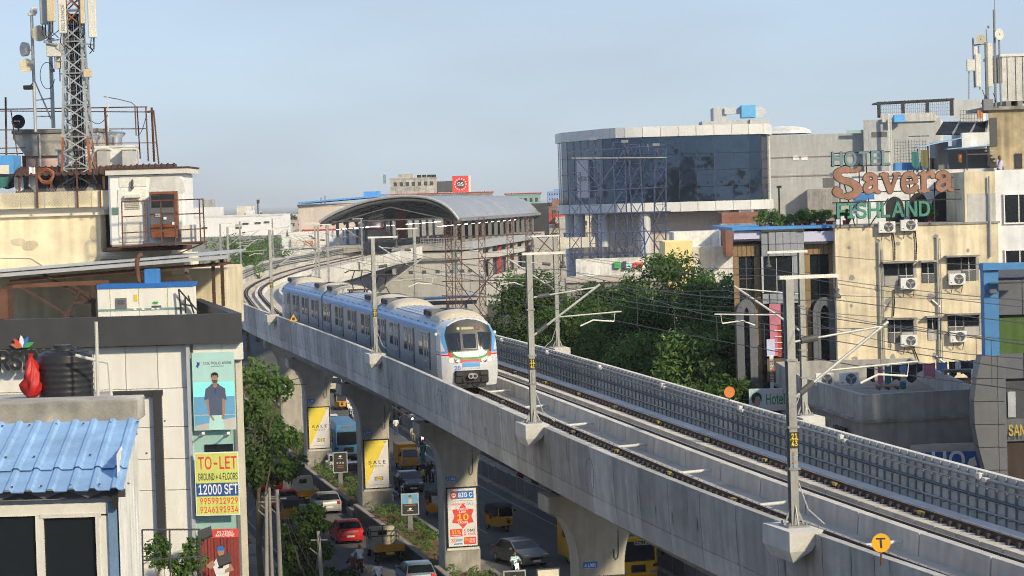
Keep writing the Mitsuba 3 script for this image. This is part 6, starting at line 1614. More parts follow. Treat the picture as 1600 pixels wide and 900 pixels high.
F.rect("panel",0.42,0.15,0.62,1.95,"red_dull",0.062,0.01)
F.rect("panel",-0.2,0.2,0.25,1.15,"cloth_lilac",0.065,0.03,1.3)
for j in range(4):
 F.rect("rod",0.25,0.6+0.33*j,0.66,0.64+0.33*j,"white",0.1,0.02)
SU=thing("brown_sign","dark brown sign with red lettering above the green hotel board","sign")
F=Face(SU,mat((14.04,125.1,11.28))@wallmat((0,0,0)))
F.rect("panel",0,0,1.6,1.3,"acp_brown",0,0.1,0.55)
F.text("lettering","THE",0.35,0.95,0.2,"charcoal",0.101,True,0.4)
F.text("lettering","SUPRIYA",0.95,0.42,0.34,"red_dull",0.101,True,1.45,tone=0.9)
obj("white_panel",MB().box(*((14.29,125.04,11.76),(0.21,0.08,2.03))),"white",SU)
HF=thing("hotel_board","white board with green words Hotel FISHLAND and a portrait","sign")
F=Face(HF,mat((12.46,120,10.18))@wallmat((0,0,0)))
F.rect("panel",0,0,4.2,1.18,"ad_white",0,0.12,0.8)
F.rect("border",0,-0.05,4.2,0.0,"charcoal",0,0.15)
F.rect("portrait_field",0.05,0.06,0.78,1.12,"cloth_aqua",0.121)
F.poly("portrait",ellipse(0.42,0.5,0.17,0.26),"skin_light",0.127)
F.poly("portrait",Polygon(ellipse(0.4,0.66,0.28,0.34)).difference(Polygon(ellipse(0.45,0.48,0.17,0.3))),"black",0.132)
F.text("lettering","Hotel FISHLAND",2.55,0.34,0.55,"green",0.121,True,3.3,tone=0.8)
# ---------------------------------------------------------------- grey rendered house below the hotel
LH=thing("grey_house","bare grey rendered house with a laundry terrace in front of the hotel","building")
pa,pb,pc=np.array((14.39,113,12.19)),np.array((15.73,102,12.42)),np.array((21.35,103.5,12.54))
top=pb[2]
plan_=[(pa[0],pa[1]),(pb[0],pb[1]),(pc[0],pc[1]),(pc[0]+0.6,124),(pa[0],124)]
obj("body",MB().prism(Polygon(plan_).buffer(-0.25),top-1.1),"concrete",LH,0.78)
obj("parapet_band",MB().prism(Polygon(plan_).difference(Polygon(plan_).buffer(-0.22)),1.15).moved(mat((0,0,top-1.1))),"concrete",LH,0.9)
obj("upper_render",MB().prism(Polygon([plan_[1],plan_[2],(plan_[2][0],plan_[2][1]+1),(plan_[1][0],plan_[1][1]+1)]),top-1.2),"concrete",LH,0.75)
obj("ledge",MB().prism(Polygon(plan_).buffer(0.12).difference(Polygon(plan_).buffer(-0.2)),0.14).moved(mat((0,0,top-1.24))),"concrete_old",LH,1.05)
obj("terrace_floor",MB().prism(Polygon(plan_).buffer(-0.2),0.1).moved(mat((0,0,top-1.0))),"concrete_old",LH,0.8)
d1=(pb-pa)/np.linalg.norm(pb-pa)
rzl=math.atan2(d1[1],d1[0])
wl=np.linalg.norm((pb-pa)[:2])
for t,zz,w,h,nm in((0.32,2.1,0.55,0.75,"rust"),(0.66,2.5,1.9,1.5,"black")):
 c=pa+(pb-pa)*t
 w_=obj("window",MB().box((c[0],c[1],top-zz),(w,0.12,h),rzl),nm,LH,1.2)
 gm=MB()
 for i in range(7):
  q=c[:2]+d1[:2]*(i/6-0.5)*w+np.array([math.sin(rzl),-math.cos(rzl)])*0.12
  gm.box((q[0],q[1],top-zz),(0.03,0.03,h))
 for i in range(4):
  q=c[:2]+np.array([math.sin(rzl),-math.cos(rzl)])*0.12
  gm.box((q[0],q[1],top-zz+(i/3-0.5)*h),(w,0.03,0.03),rzl)
 obj("grille",gm,"dark_grey",w_)
obj("limewash_band",MB().box(*((19.5,102.75,9.8),(3.33,0.3,0.53))),"cream_light",LH,0.75)
PB=thing("painted_board","torn blue and white painted wall board with a large O","sign")
F=Face(PB,mat((17.85,102.4,8.88))@wallmat((0,0,0)))
F.rect("panel",0,0,3.2,0.85,"blue_deep",0,0.03,1.4)
F.text("lettering","HO",1.8,0.08,0.78,"white",0.031,True,1.5)
F.poly("torn_paper",[(0.1,0.4),(0.5,0.5),(0.9,0.45),(0.8,0.7),(0.3,0.6)],"cream_light",0.031)
F.poly("torn_paper",[(2.6,0.1),(3.1,0.2),(3.0,0.6),(2.75,0.5)],"cream_light",0.031)
for px,py,lab in((1288.5,592.5,"left of the two cooler units standing on the grey house"),(1326.5,592.5,"right of the two cooler units standing on the grey house")):
 p_=(15.15+(px-1288.5)*0.0312,12.57)
 ac_unit(p_[0],p_[1],110.2,0.92,lab,False,None)
 # laundry line and terrace odds and ends
obj("clothes_line",MB().tube(sag((17.93,115,12.88),(23.69,115,12.95),0.15),0.012,4),"cable_black",LH)
obj("cane_rack",MB().box(*((22.2,112.4,12.62),(1.66,0.8,0.13))).box(*((21.44,112.05,12.2),(0.1,0.1,0.77))).box(*((22.91,112.05,12.16),(0.1,0.1,0.77))).box(*((22.21,112.45,12.18),(1.53,0.7,0.1))),"concrete_old",LH,0.7)
LAUN=[(1360,12,22,"cloth_dark","black garment, first on the laundry line"),(1375,8,28,"cloth_pink","pink striped cloth, second on the laundry line"),(1387,10,30,"cloth_teal","teal cloth beside the pink striped one"),(1400,14,24,"cloth_dark","black trousers in the middle of the laundry line"),(1410,9,12,"cloth_blue","small blue cloth in the middle of the laundry line"),(1424,15,26,"cloth_dark","black garment left of the bright pink cloth"),(1437,10,13,"cloth_dark","short black cloth next to the bright pink cloth"),(1452,18,22,"cloth_pink","bright pink cloth on the laundry line"),(1472,16,26,"cloth_blue","pale blue cloth right of the bright pink one"),(1489,12,24,"cloth_dark","black cloth right of the pale blue one"),(1497,10,14,"cloth_white","small white cloth near the right end of the line"),(1507,12,22,"cloth_dark","black cloth near the right end of the line"),(1516,10,28,"denim","dark blue jeans at the right end of the line"),(1524,10,20,"cloth_white","white cloth at the far right end of the line")]
for i,(px,w,h,c,lab)in enumerate(LAUN):
 p_=(17.87+(px-1350)*0.03263,115.0,12.9+(px-1440)*0.0012-0.05)
 tag(obj("laundry",cloth(p_,w*0.0326,h*0.0326,i+2,0.05,8),c,tone=1.0,smooth=True),lab,"laundry","clothes on the terrace laundry line")
tag(obj("plastic_tub",MB().lathe([(0.2,0),(0.32,0.15),(0.34,0.3),(0.3,0.32),(0.02,0.3)],(22.27,111.5,11.86),18),"rust_orange",smooth=35),"round orange plastic tub on the laundry terrace","tub")
pl=thing("wooden_pallet","low weathered wooden pallet on the laundry terrace","pallet")
for i in range(4):
 obj("plank",MB().box((17.95,108+i*0.25,12.21+0.1),(1.05,0.18,0.05)),"wood",pl,1.4)
for e in(-0.45,0,0.45):
 obj("bearer",MB().box((17.95+e,108.4,12.21),(0.08,0.95,0.14)),"wood",pl)
for i,(b_,c,lab)in enumerate(((((23.02,112.15,12.38),(0.19,0.3,1.21)),"pipe_white","upright white pipe stub at the terrace's right end"),(((18.99,110.15,12.17),(0.28,0.3,0.38)),"cloth_teal","dark green bundle on the terrace floor"),(((22.8,111.75,12.33),(0.22,0.3,0.8)),"cloth_white","white sheet hung on the terrace rack"))):
 tag(obj(["pipe_stub","cloth_bundle","white_sheet"][i],MB().box(*b_,ch=0.05),c),lab,["pipe","bundle","cloth"][i])
 # ---------------------------------------------------------------- dark panelled showroom at the right edge
SR=thing("panelled_showroom","dark grey panelled showroom with blue corner post at the right edge","building")
RY=96.0
obj("core",MB().deep(((23.38,103.5,12.74),(5.68,14,10.13))),"dark_grey",SR,0.9)
obj("blue_post",MB().box(*((20.32,95.95,16.52),(0.62,0.7,3.94))),"blue_sheet",SR,0.6)
obj("blue_beam",MB().box(*((22.17,95.85,18.34),(4.44,0.9,0.27))),"blue_sheet",SR,0.65)
for i in range(4):
 for j,(y0,y1,t)in enumerate(((17.72,16.25,1.0),(14.58,13.52,0.95),(11.79,10.83,1.0))):
  obj("cladding_panel",MB().box((20.55+0.6+1.2*i,96.2,(y0+y1)/2),(1.17,0.14,y0-y1)),"acp_grey",SR,t*rng.uniform(0.62,0.72))
for b_,c in((((22.68,96.33,15.34),(3.78,0.06,1.53)),"green_curtain"),(((22.62,96.33,12.57),(3.78,0.06,1.65)),"interior"),(((22.62,96.33,9.52),(3.68,0.06,2.48)),"curtain")):
 w_=obj("window",MB().box(*b_),c,SR)
 c0,s0=b_
 obj("glazing_bar",MB().box((c0[0]-s0[0]/2+1.3,c0[1]-0.06,c0[2]),(0.05,0.05,s0[2])),"mid_grey",w_)
obj("blue_curtain",MB().box(*((20.86,96.23,12.63),(0.25,0.05,1.59))),"blue_sheet",SR,0.9)
obj("notice",MB().box(*((21.23,96.22,12.4),(0.33,0.03,1.1))),"sheet_grey",SR)
xs_=20.08
for j in range(6):
 za,zb2=14.56-j*0.98,14.56-(j+1)*0.98
 o0,o1=-0.42*math.sin(math.pi*min(1,(j+0.2)/5.2)),-0.42*math.sin(math.pi*min(1,(j+1.2)/5.2))
 v=[(xs_-0.18+o0,95.6,za),(xs_+0.42,95.6,za),(xs_+0.42,95.6,zb2+0.03),(xs_-0.18+o1,95.6,zb2+0.03),(xs_-0.18+o0,96.6,za),(xs_+0.42,96.6,za),(xs_+0.42,96.6,zb2+0.03),(xs_-0.18+o1,96.6,zb2+0.03)]
 obj("bulging_panel",MB().add(v,[[0,3,2,1],[4,5,6,7],[0,1,5,4],[3,7,6,2],[0,4,7,3],[1,2,6,5]]),"acp_light",SR,0.34*rng.uniform(0.92,1.05))
 obj("bulging_panel",MB().box((xs_+0.62,95.9,(za+zb2)/2),(0.34,0.5,za-zb2-0.03)),"acp_grey",SR,0.8)
F=Face(SR,mat((20.53,95.9,11.05))@wallmat((0,0,0)))
F.text("gold_lettering","SANTHRANATH",1.8,0.06,0.46,"gold",0.12,True,2.7)
obj("fallen_flashing",MB().bar((20.16,95.3,17.64),(21.63,95.2,17.66),0.5,0.05),"charcoal",SR)
tag(obj("wall_lamp",MB().box(*((20.32,95.4,17.3),(0.32,0.4,0.19)),ch=0.04),"mid_grey",tone=0.6),"small grey lamp on the showroom's top band","lamp")
# ---------------------------------------------------------------- the curved glass building
GL=thing("glass_building","curved dark blue glass building with white bands above and below","building")
GYY=330.0
_gp=np.array([(7.8,352.0),(8.35,346.0),(14.38,331.5),(16.33,329.0),(19.08,328.2),(28.36,328.0),(35.9,329.0),(37.62,331.0),(38.74,335.0)])
_gs=np.concatenate([[0],np.cumsum(np.linalg.norm(np.diff(_gp,axis=0),axis=1))])
def gfront(t,out=0.0):
 """A point on the glass front at t of its length, pushed out."""
 q=t*_gs[-1]
 e=0.25
 p=np.array([np.interp(q,_gs,_gp[:,k])for k in(0,1)])
 a=np.array([np.interp(min(q+e,_gs[-1]),_gs,_gp[:,k])-np.interp(max(q-e,0),_gs,_gp[:,k])for k in(0,1)])
 a/=np.linalg.norm(a)
 return p+out*np.array([a[1],-a[0]])
def gstrip(z0,z1,t0,t1,out,th=0.25,n=3,tilt=0.0):
 ts=np.linspace(t0,t1,n)
 a,b,c,d=(rng.uniform(-tilt,tilt)for _ in range(4))
 P=[gfront(t,out+a+b*i)for i,t in enumerate(ts)]
 P2=[gfront(t,out+c+d*i)for i,t in enumerate(ts)]
 Q=[gfront(t,out-th)for t in ts]
 v=[(*p,z0)for p in P]+[(*p,z1)for p in P2]+[(*p,z)for z in(z0,z1)for p in Q]
 f=[]
 for i in range(n-1):
  f+=[[i,i+1,n+i+1,n+i],[2*n+i,3*n+i,3*n+i+1,2*n+i+1],[n+i,n+i+1,3*n+i+1,3*n+i],[i,2*n+i,2*n+i+1,i+1]]
 f+=[[0,n,3*n,2*n],[n-1,3*n-1,4*n-1,2*n-1]]
 return MB().add(v,f)
ZB=[19.74,21.13,23.27,25.68,28.09,30.69,32.17]
NG=20
for i in range(NG):
 t0,t1=i/NG,(i+1)/NG
 g=0.03/_gs[-1]
 for z0,z1 in((ZB[0],ZB[1]),(ZB[5],ZB[6])):
  obj("band_panel",gstrip(z0,z1,t0+g,t1-g,0.45,0.6),"acp_white",GL,rng.uniform(0.96,1.04))
 for j in range(1,5):
  obj("glass_panel",gstrip(ZB[j]+0.03,ZB[j+1]-0.03,t0+g,t1-g,0.0,0.08,2,0.009),bsdf="GLASS_BLUE",parent=GL)
 mm=gstrip(ZB[1],ZB[5],t0-g,t0+g,0.05,0.12,2)
 obj("mullion",mm,"charcoal",GL)
inner=[gfront(t,-0.4)for t in np.linspace(0,1,30)]
obj("core",MB().prism(inner+[(inner[-1][0]+1,352),(inner[0][0]+1,358)],ZB[6]-ZB[0]-0.3).moved(mat((0,0,ZB[0]+0.15))),"dark_grey",GL)
obj("end_pier",MB().box(*((38.42,337.5,25.81),(0.76,6,10.6))),"acp_white",GL)
inner2=[gfront(t,-5.0)for t in np.linspace(0,1,20)]
obj("ground_wall",MB().prism(inner2+[(inner2[-1][0]+1,352),(inner2[0][0]+1,362)],ZB[0]-0.1),"beige_wall",GL,1.0)
for t in(0.06,0.17,0.34,0.55,0.78,0.95):
 p=gfront(t,-1.3)
 obj("column",MB().cyl((p[0],p[1],0),0.85,ZB[0]-0.05,18),"acp_light",GL,1.2,smooth=40)
obj("soffit",MB().prism([gfront(t,-0.2)for t in np.linspace(0,1,20)]+[(inner[-1][0],350),(inner[0][0],356)],0.1).moved(mat((0,0,ZB[0]-0.1))),"mid_grey",GL)
F=Face(GL,mat((10.34,338.3,22.16))@wallmat((0,0,0),-0.42))
F.rect("poster",0,0,2.2,5.6,"ad_white",0.3,0.05,0.9)
F.text("lettering","NEXT",1.1,2.5,0.62,"charcoal",0.36,True,1.9)
tag(obj("roof_plant",MB().box(*((31.55,337.5,33.55),(1.9,5,2.74))).box(*((33.65,337,32.51),(9.74,6,0.85))).box(*((37.24,335,32.49),(2.83,3,1.04))),"grey_wall",tone=1.1),"pale plant rooms on the glass building's roof","plant room")
tag(obj("roof_tank",MB().box(*((35.63,334.6,34.18),(2.17,2.2,1.88)),ch=0.08),"sky_blue",tone=1.05),"bright blue cooling box on the glass building's roof","tank")
tag(obj("roof_duct",MB().box(*((33.42,335.1,34.38),(2.46,1.2,0.94))).tm(trimesh.convex.convex_hull(np.array([(36.78,334,34.83),(36.75,334,33.32),(37.64,334,34.9),(38.47,334,34.12),(37.6,334,33.3),(37,336,34.91),(36.97,336,33.39),(37.86,336,34.98),(38.7,336,34.2),(37.82,336,33.37)]))),"acp_light",tone=1.3),"silver air duct beside the blue roof box","duct")
def lattice(parent,p0,p1,w,paint,bar=0.1,bays=6,tone=1.0):
 """A four legged scaffold tower from p0 (foot) to p1 (top)."""
 p0,p1=np.asarray(p0,float),np.asarray(p1,float)
 m=MB()
 off=[np.array([x,y,0])*w/2 for x,y in((-1,-1),(1,-1),(1,1),(-1,1))]
 for o in off:
  m.bar(p0+o,p1+o,bar)
 for k in range(bays):
  a,b=p0+(p1-p0)*k/bays,p0+(p1-p0)*(k+1)/bays
  for i in range(4):
   j=(i+1)%4
   m.bar(a+off[i],b+off[j],bar*0.6).bar(a+off[j],b+off[i],bar*0.6).bar(b+off[i],b+off[j],bar*0.6)
 return obj("lattice_leg",m,paint,parent,tone)
HF2=thing("hoarding_frame","tall dark blue steel hoarding frame in front of the glass building","scaffold")
for a,b in(((8.42,296,11.12),(8.65,296,25.39)),((11.11,296,11.04),(11.25,296,28.5)),((14.65,296,11.27),(14.46,296,29.24)),((16.92,296,11.21),(16.47,296,28.85)),((19.44,296,11.14),(19.97,296,28.25))):
 lattice(HF2,a,b,1.5,"blue_frame",0.09,7)
for a,b in(((7.61,295,28.07),(20.75,295,28.7)),((8.26,295,27.3),(20.71,295,27.03)),((7.05,295,22.91),(20.86,295,23.18)),((6.97,295,19.99),(21.03,295,20)),((6.9,295,17.48),(21.3,295,17.48)),((6.82,295,14.55),(20.63,295,14.49)),((8.6,295,27.46),(11.75,295,23.61)),((11.75,295,23.61),(15.31,295,28.35)),((8.47,295,22.87),(11.62,295,18.6)),((11.62,295,18.6),(14.74,295,22.69)),((16.98,295,18.86),(19.55,295,14.6)),((19.69,295,20.04),(16.86,295,14.26)),((8.49,295,14.5),(11.75,295,11.06)),((18.25,295,28.77),(18.39,295,27.93))):
 obj("frame_bar",MB().bar(a,b,0.13),"blue_frame" if a[0]%2>0.4 else "galvanised",HF2)
for p in((11.05,294,29.7),(15.2,294,29.25),(19.27,294,28.72)):
 obj("flood_lamp",MB().box(p,(0.9,0.5,0.35)).bar(p,np.array(p)+[0.4,1.5,-1.6],0.08),"mid_grey",HF2)
tag(obj("yellow_house",MB().box(*((19.51,267,13.57),(3.2,10,6.17))),"pale_yellow"),"small bright yellow house with a dark doorway behind the trees","house")
obj("doorway",MB().box(*((19.19,262,13.03),(1.26,0.2,2.08))),"interior","yellow_house")
wk=thing("white_terrace_house","white terraced house right of the bright yellow one","house")
obj("wall",MB().box(*((23.76,271,13.04),(4.68,10,5.66))),"white_dirty",wk)
obj("upper_wall",MB().box(*((22.3,274,16.64),(5.51,8,1.91))),"white_dirty",wk,1.02)
obj("stair_wall",MB().box(*((25.25,271,16.7),(0.61,6,1.98))),"white",wk)
bk=thing("brick_house","unplastered red brick house behind the shop tower","house")
obj("wall",MB().box(*((25.64,266,16.37),(1.34,8,3.2))),"brick_red",bk)
obj("upper_wall",MB().box(*((28.59,283,18.96),(4.61,6,1.43))),"brick_red",bk,1.1)
obj("slab",MB().box(*((28.44,282,18.15),(5.05,8,0.39))),"concrete_old",bk)
gh=thing("grey_roof_house","low grey house with stained parapet under the hoarding frame","house")
obj("wall",MB().box(*((11.93,259.5,9.75),(11.51,9,6.23))),"concrete_old",gh,1.15)
obj("parapet",MB().box(*((12.02,254.8,12.74),(11.85,0.4,0.58))),"beige_wall",gh,0.8)
obj("white_hoarding",MB().box(*((13.65,290.2,13.03),(10.7,0.4,2.39))),"white_dirty",gh,1.0)
for b_,c in((((13.6,289.65,13.33),(0.74,0.3,0.82)),"green"),(((15.07,289.65,13.13),(0.74,0.3,0.49)),"aqua"),(((16.27,289.65,13.26),(1.15,0.3,0.66)),"ad_red"),(((14.58,289.65,13.26),(0.41,0.3,1.07)),"denim")):
 obj("hung_cloth",MB().box(*b_),c,gh,1.2)
obj("dark_wall",MB().box(*((12.05,300.5,14.71),(8.51,1,1.53))),"mid_grey",gh,0.8)
obj("cream_wall",MB().box(*((9.29,318.5,15.8),(5.23,1,1.53))),"cream_light",gh,0.85)
# ---------------------------------------------------------------- the station
STN=thing("metro_station","metro station with arched grey roof and dark steel ribs beyond the bend","station")
SF=np.array([(499,347),(520,334),(545,323),(575,313.5),(610,307.5),(640,306),(668,309),(690,317),(705,328),(717,343)],float)
A_=[(-38.19,452,18.99),(-35.45,452,20.58),(-32.2,452,21.9),(-28.32,452,23),(-23.81,452,23.64),(-19.96,452,23.72),(-16.39,452,23.24),(-13.6,452,22.13),(-11.72,452,20.67),(-10.24,452,18.7)]
SD=np.array([0.125,1.0,0.0])
SL=145.0
# smooth the arch
_ax=np.array(A_)
_t=np.linspace(0,1,len(_ax))
_tt=np.linspace(0,1,25)
ARC=np.stack([CubicSpline(_t,_ax[:,k])(_tt)for k in range(3)],1)
NB=12
for b in range(NB):
 y0,y1=SL*b/NB,SL*(b+1)/NB-0.12
 v=np.vstack([ARC+SD*y0,ARC+SD*y1,ARC+SD*y0-[0,0,0.3],ARC+SD*y1-[0,0,0.3]])
 n=len(ARC)
 f=[]
 for i in range(n-1):
  f+=[[i,i+1,n+i+1,n+i],[2*n+i,3*n+i,3*n+i+1,2*n+i+1]]
  if b==0:
   f+=[[i,2*n+i,2*n+i+1,i+1]]
 obj("roof_panel",MB().add(v,f),"acp_light",STN,0.66*rng.uniform(0.95,1.05),smooth=35)
for b in range(0,NB+1):
 y=SL*b/NB+0.3
 obj("roof_rib",MB().tube(ARC+SD*y-[0,0,0.75],0.28,5),"dark_grey",STN)
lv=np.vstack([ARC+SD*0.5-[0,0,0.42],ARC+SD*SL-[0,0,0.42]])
obj("roof_lining",MB().add(lv,[[i,i+1,26+i,25+i]for i in range(24)]),"dark_grey",STN)  # added dark sheet under the roof; its colour stands in for shade inside
obj("front_fascia",MB().tube(ARC+SD*-0.3,0.3,6),"acp_light",STN,0.8)
obj("gutter",MB().bar(ARC[-1]+SD*0,ARC[-1]+SD*SL,0.7,0.7),"mid_grey",STN)
zp=13.97
ax0,ax1=ARC[0][0],ARC[-1][0]
for s_ in range(14):
 y=SL*s_/14+1.5
 for xx,w in((ax0+1.2,0.6),(ax1-1.0,0.8)):
  p=np.array([xx,ARC[0][1],0])+SD*y
  obj("column",MB().box((p[0],p[1],(zp+ARC[-1][2])/2),(w,w,ARC[-1][2]-zp+0.6)),"mid_grey",STN,0.8)
for s_ in range(8):
 y=2+SL*s_/8
 p=np.array([(ax0+ax1)/2,ARC[0][1],ARC[-1][2]-0.3])+SD*y
 obj("tie_truss",MB().bar(p-[(ax1-ax0)/2-1,0,-0.6],p+[(ax1-ax0)/2-1,0,0.6],0.2).bar(p-[(ax1-ax0)/2-1,0,0],p+[0,0,3.2],0.18).bar(p+[(ax1-ax0)/2-1,0,0],p+[0,0,3.2],0.18),"dark_grey",STN,1.2)
obj("end_screen",MB().box((ARC[12][0]+SD[0]*SL,ARC[0][1]+SL,zp+3.0),(ax1-ax0,0.4,9.0)),"interior",STN,0.7)
obj("mezzanine",MB().box(((ax0+ax1)/2+4,ARC[0][1]+40,ARC[-1][2]+1.5),(14,1.2,3.2)),"interior",STN,0.9)
obj("red_panel",MB().box(*((-23.05,475.25,17.83),(2.15,0.5,5.65))),"red_dull",STN,0.5)
for x0,x1,nm in((ax0+0.4,ax0+5.2,"l"),(ax1-9.2,ax1+1.2,"r")):
 obj("platform",MB().prism([(x0,ARC[0][1]-2),(x1,ARC[0][1]-2),(x1+SD[0]*SL,ARC[0][1]+SL),(x0+SD[0]*SL,ARC[0][1]+SL)],1.3).moved(mat((0,0,zp-1.3))),"concrete",STN,0.8)
obj("track_floor",MB().prism([(ax0,ARC[0][1]-2),(ax1,ARC[0][1]-2),(ax1+SD[0]*SL,ARC[0][1]+SL),(ax0+SD[0]*SL,ARC[0][1]+SL)],0.5).moved(mat((0,0,10.6))),"concrete_dark",STN)
lm=MB()
for s_ in range(22):
 for xx in(ax0+3.0,ax1-4.5):
  p=np.array([xx,ARC[0][1],ARC[-1][2]-1.3])+SD*(4+s_*6.2)
  lm.box(p,(0.8,0.4,0.12))
tag(obj("platform_lamp",lm,"white",STN,light="tube_white"),kind="stuff")
for s_ in range(12):
 p=np.array([ax0+0.9,ARC[0][1],zp+2.2])+SD*(8+s_*11)
 obj("window",MB().box(p,(0.1,3.4,2.6)),"acp_light",STN,1.5)
rl_=MB()
for i in range(15):
 rl_.box((-17.95+i*0.52,449.5,zp+0.55),(0.06,0.06,1.1))
rl_.box((-14.26,449.5,zp+1.1),(7.6,0.08,0.08)).box((-14.26,449.5,zp+0.55),(7.6,0.06,0.06))
obj("platform_rail",rl_,"steel",STN)
# waiting passengers on the right platform
pax=[]
# walls below the platform
obj("base_wall",MB().box((-12.61-2.2,471,zp/2-0.9),(16.5,40,zp-1.5)),"station_wall",STN,1.0)
obj("lower_wall",MB().box(*((-15.7,445,2.45),(21.23,10,11.25))),"station_wall",STN,0.95)
for x in(642,663,684,706,722,735):
 obj("small_window",MB().box((-20.12+(x-642)*0.128,450.9,8.39),(0.75,0.2,0.7)),"interior",STN)
obj("glass_strip",MB().box(*((-11.17,450.95,10.17),(0.9,0.3,5.63))),"aqua",STN,0.45)
# right flank: galleries and openings stepping back
fl=lambda y,z,o:np.array([ax1+1.3+o,ARC[0][1],z])+SD*y
for z,h,o,c,t in((zp-0.6,1.6,0.4,"acp_light",0.9),(zp-3.4,1.2,0.0,"station_wall",1.0),(zp-8.6,1.4,0.0,"station_wall",1.0)):
 a,b=fl(3,z,o),fl(SL*0.8,z,o)
 obj("gallery_band",MB().bar(a,b,0.9,h),c,STN,t)
obj("flank_recess",MB().bar(fl(3,zp-5.5,-1.6),fl(SL,zp-5.5,-1.6),0.6,9.5),"interior",STN,1.2)
obj("flank_wall",MB().bar(fl(3,2.4,-0.4),fl(SL*0.9,2.4,-0.4),0.8,5.0),"station_wall",STN,0.9)
for k in range(8):
 p=fl(8+k*15,zp-5.6,-0.3)
 obj("flank_pillar",MB().box(p,(0.9,3.0 if k in(1,2)else 1.2,8.5)),"station_wall" if k!=3 else "red_dull",STN,1.0)
obj("side_block",MB().box(*((10.57,551,5.38),(10.05,12,15.16))),"station_wall",STN,0.95)
obj("blue_lean_to",MB().bar((-16.52,400,5.17),(-6.28,400,5.44),7.0,0.3),"blue_roof",STN,0.75)
obj("lean_to_beam",MB().box(*((-11.63,397.2,4.47),(10.71,0.4,0.68))),"dark_grey",STN)
for x in(668,700,728):
 obj("lean_to_post",MB().box((-14.99+(x-668)*0.1126,397,2.55),(0.5,0.4,4.0)),"mid_grey",STN,0.6)
for i,(px,lab)in enumerate(((652,"passenger nearest the platform end, in dark clothes"),(660,"second passenger along the platform rail"),(668,"third passenger along the platform rail, pale shirt"),(676,"passenger in the middle of the platform crowd"),(684,"passenger right of the middle of the platform crowd"),(692,"passenger near the right of the platform crowd"),(699,"rightmost passenger under the station roof"))):
 pax.append((px,lab))
SC=thing("rusty_scaffold","rust brown steel scaffold towers standing before the station flank","scaffold")
for a,b in(((-7.47,268,8.58),(-7.37,268,19.77)),((-6.28,262,8.25),(-6.02,262,19.78)),((-3.52,268,8.47),(-3.41,268,20.03)),((-0.07,272,9.1),(-0.06,272,19.91)),((2.14,275,9.68),(2.28,275,19.98)),((5.74,280,11.75),(5.67,280,20.49))):
 lattice(SC,a,b,0.75,"rust",0.085,9,1.0)
for a,b in(((-10.39,266,17.83),(3.58,266,17.96)),((-8.21,266,15.05),(3.51,266,15.55)),((-8.28,266,12.64),(3.43,266,12.53)),((-6.07,265,15.02),(-0.04,265,10.17)),((0.11,265,15.44),(-6.08,265,9.59)),((-6.15,262,12.56),(-3.08,262,8.15)),((-3.5,265,15.54),(0.02,265,12.43)),((2.31,266,18.37),(5.54,266,15.26)),((-8.33,266,10.97),(2.23,266,10.37)),((5.73,270,18.99),(3.18,270,15.62)),((-1.77,262,14.82),(-4.13,262,10.42))):
 obj("scaffold_bar",MB().bar(a,b,0.12),"rust_dark",SC,1.2)
 # ---------------------------------------------------------------- houses around the station and to the horizon
def house(label,b_,paint,tone=1.0,wins=None,name="city_house",cat="building",group=None,roof=None,extra=None):
 c,s_=np.array(b_[0],float),np.array(b_[1],float)
 zt=c[2]+s_[2]/2
 k=thing(name,label,cat,group)
 obj("wall",MB().box((c[0],c[1],zt/2),(s_[0],s_[1],zt)),paint,k,tone)
 obj("parapet",MB().box((c[0],c[1]-s_[1]/2-0.05,zt-0.2),(s_[0]+0.4,0.3,0.5)),paint,k,tone*0.85)
 if wins:
  nx,rows=wins
  for j in range(rows):
   for i in range(nx):
    x=c[0]+((i+0.5)/nx-0.5)*s_[0]*0.92
    obj("window",MB().box((x,c[1]-s_[1]/2-0.02,zt-1.9-3.2*j),(min(1.6,s_[0]/nx*0.5),0.12,1.3)),"interior",k,0.9)
 if roof:
  obj("roof",MB().box((c[0],c[1],zt+0.15),(s_[0]+0.8,s_[1]+0.8,0.3)),roof,k)
 return k
hk=house("long beige hall with a blue roof left of the station",((-37.41,515,16.87),(18.85,30,11.62)),"beige_wall",1.05,None)
obj("blue_roof_sheet",MB().bar(np.array((-46.7,499,22.89))+[0,14,0.2],np.array((-27.42,499,23.96))+[0,14,0.2],30,0.35),"blue_sheet",hk,1.0)
obj("blue_roof_box",MB().box(*((-31.31,516,24.69),(3.48,8,1.16))),"blue_sheet",hk,0.85)
obj("red_line",MB().box(*((-37.02,499.7,16.94),(18.13,0.4,0.42))),"red_dull",hk)
obj("white_band",MB().box(*((-41.74,494.3,14.2),(16.81,0.6,5.18))),"white",hk,0.95)
obj("poster_strip",MB().box(*((-45,493.65,14.09),(6.58,0.3,1.96))),"cream_light",hk,1.0)
obj("poster_letters",MB().box(*((-44.12,493.3,14.28),(1.82,0.2,0.98))),"rust_orange",hk,1.4)
wk=house("long white two storey building left of the bend, grey below",((-67.67,570,18),(22.54,20,5.4)),"white",1.0,None)
obj("lower_storey",MB().box(*((-67.32,557.5,11.48),(22.55,3,8.04))),"mid_grey",wk,1.1)
for i,(x,y,w,h)in enumerate(((373,354,9,6),(384,350,9,2.5),(403,350,9,2.5),(417,349.5,8,2.5),(320,353,8,2.5))):
 obj("window",MB().box((-67.33+(x-373)*0.1589,559.8,17.84-(y-354)*0.1589+(x-373)*0.0046),(w*0.159,0.3,h*0.159)),"interior",wk)
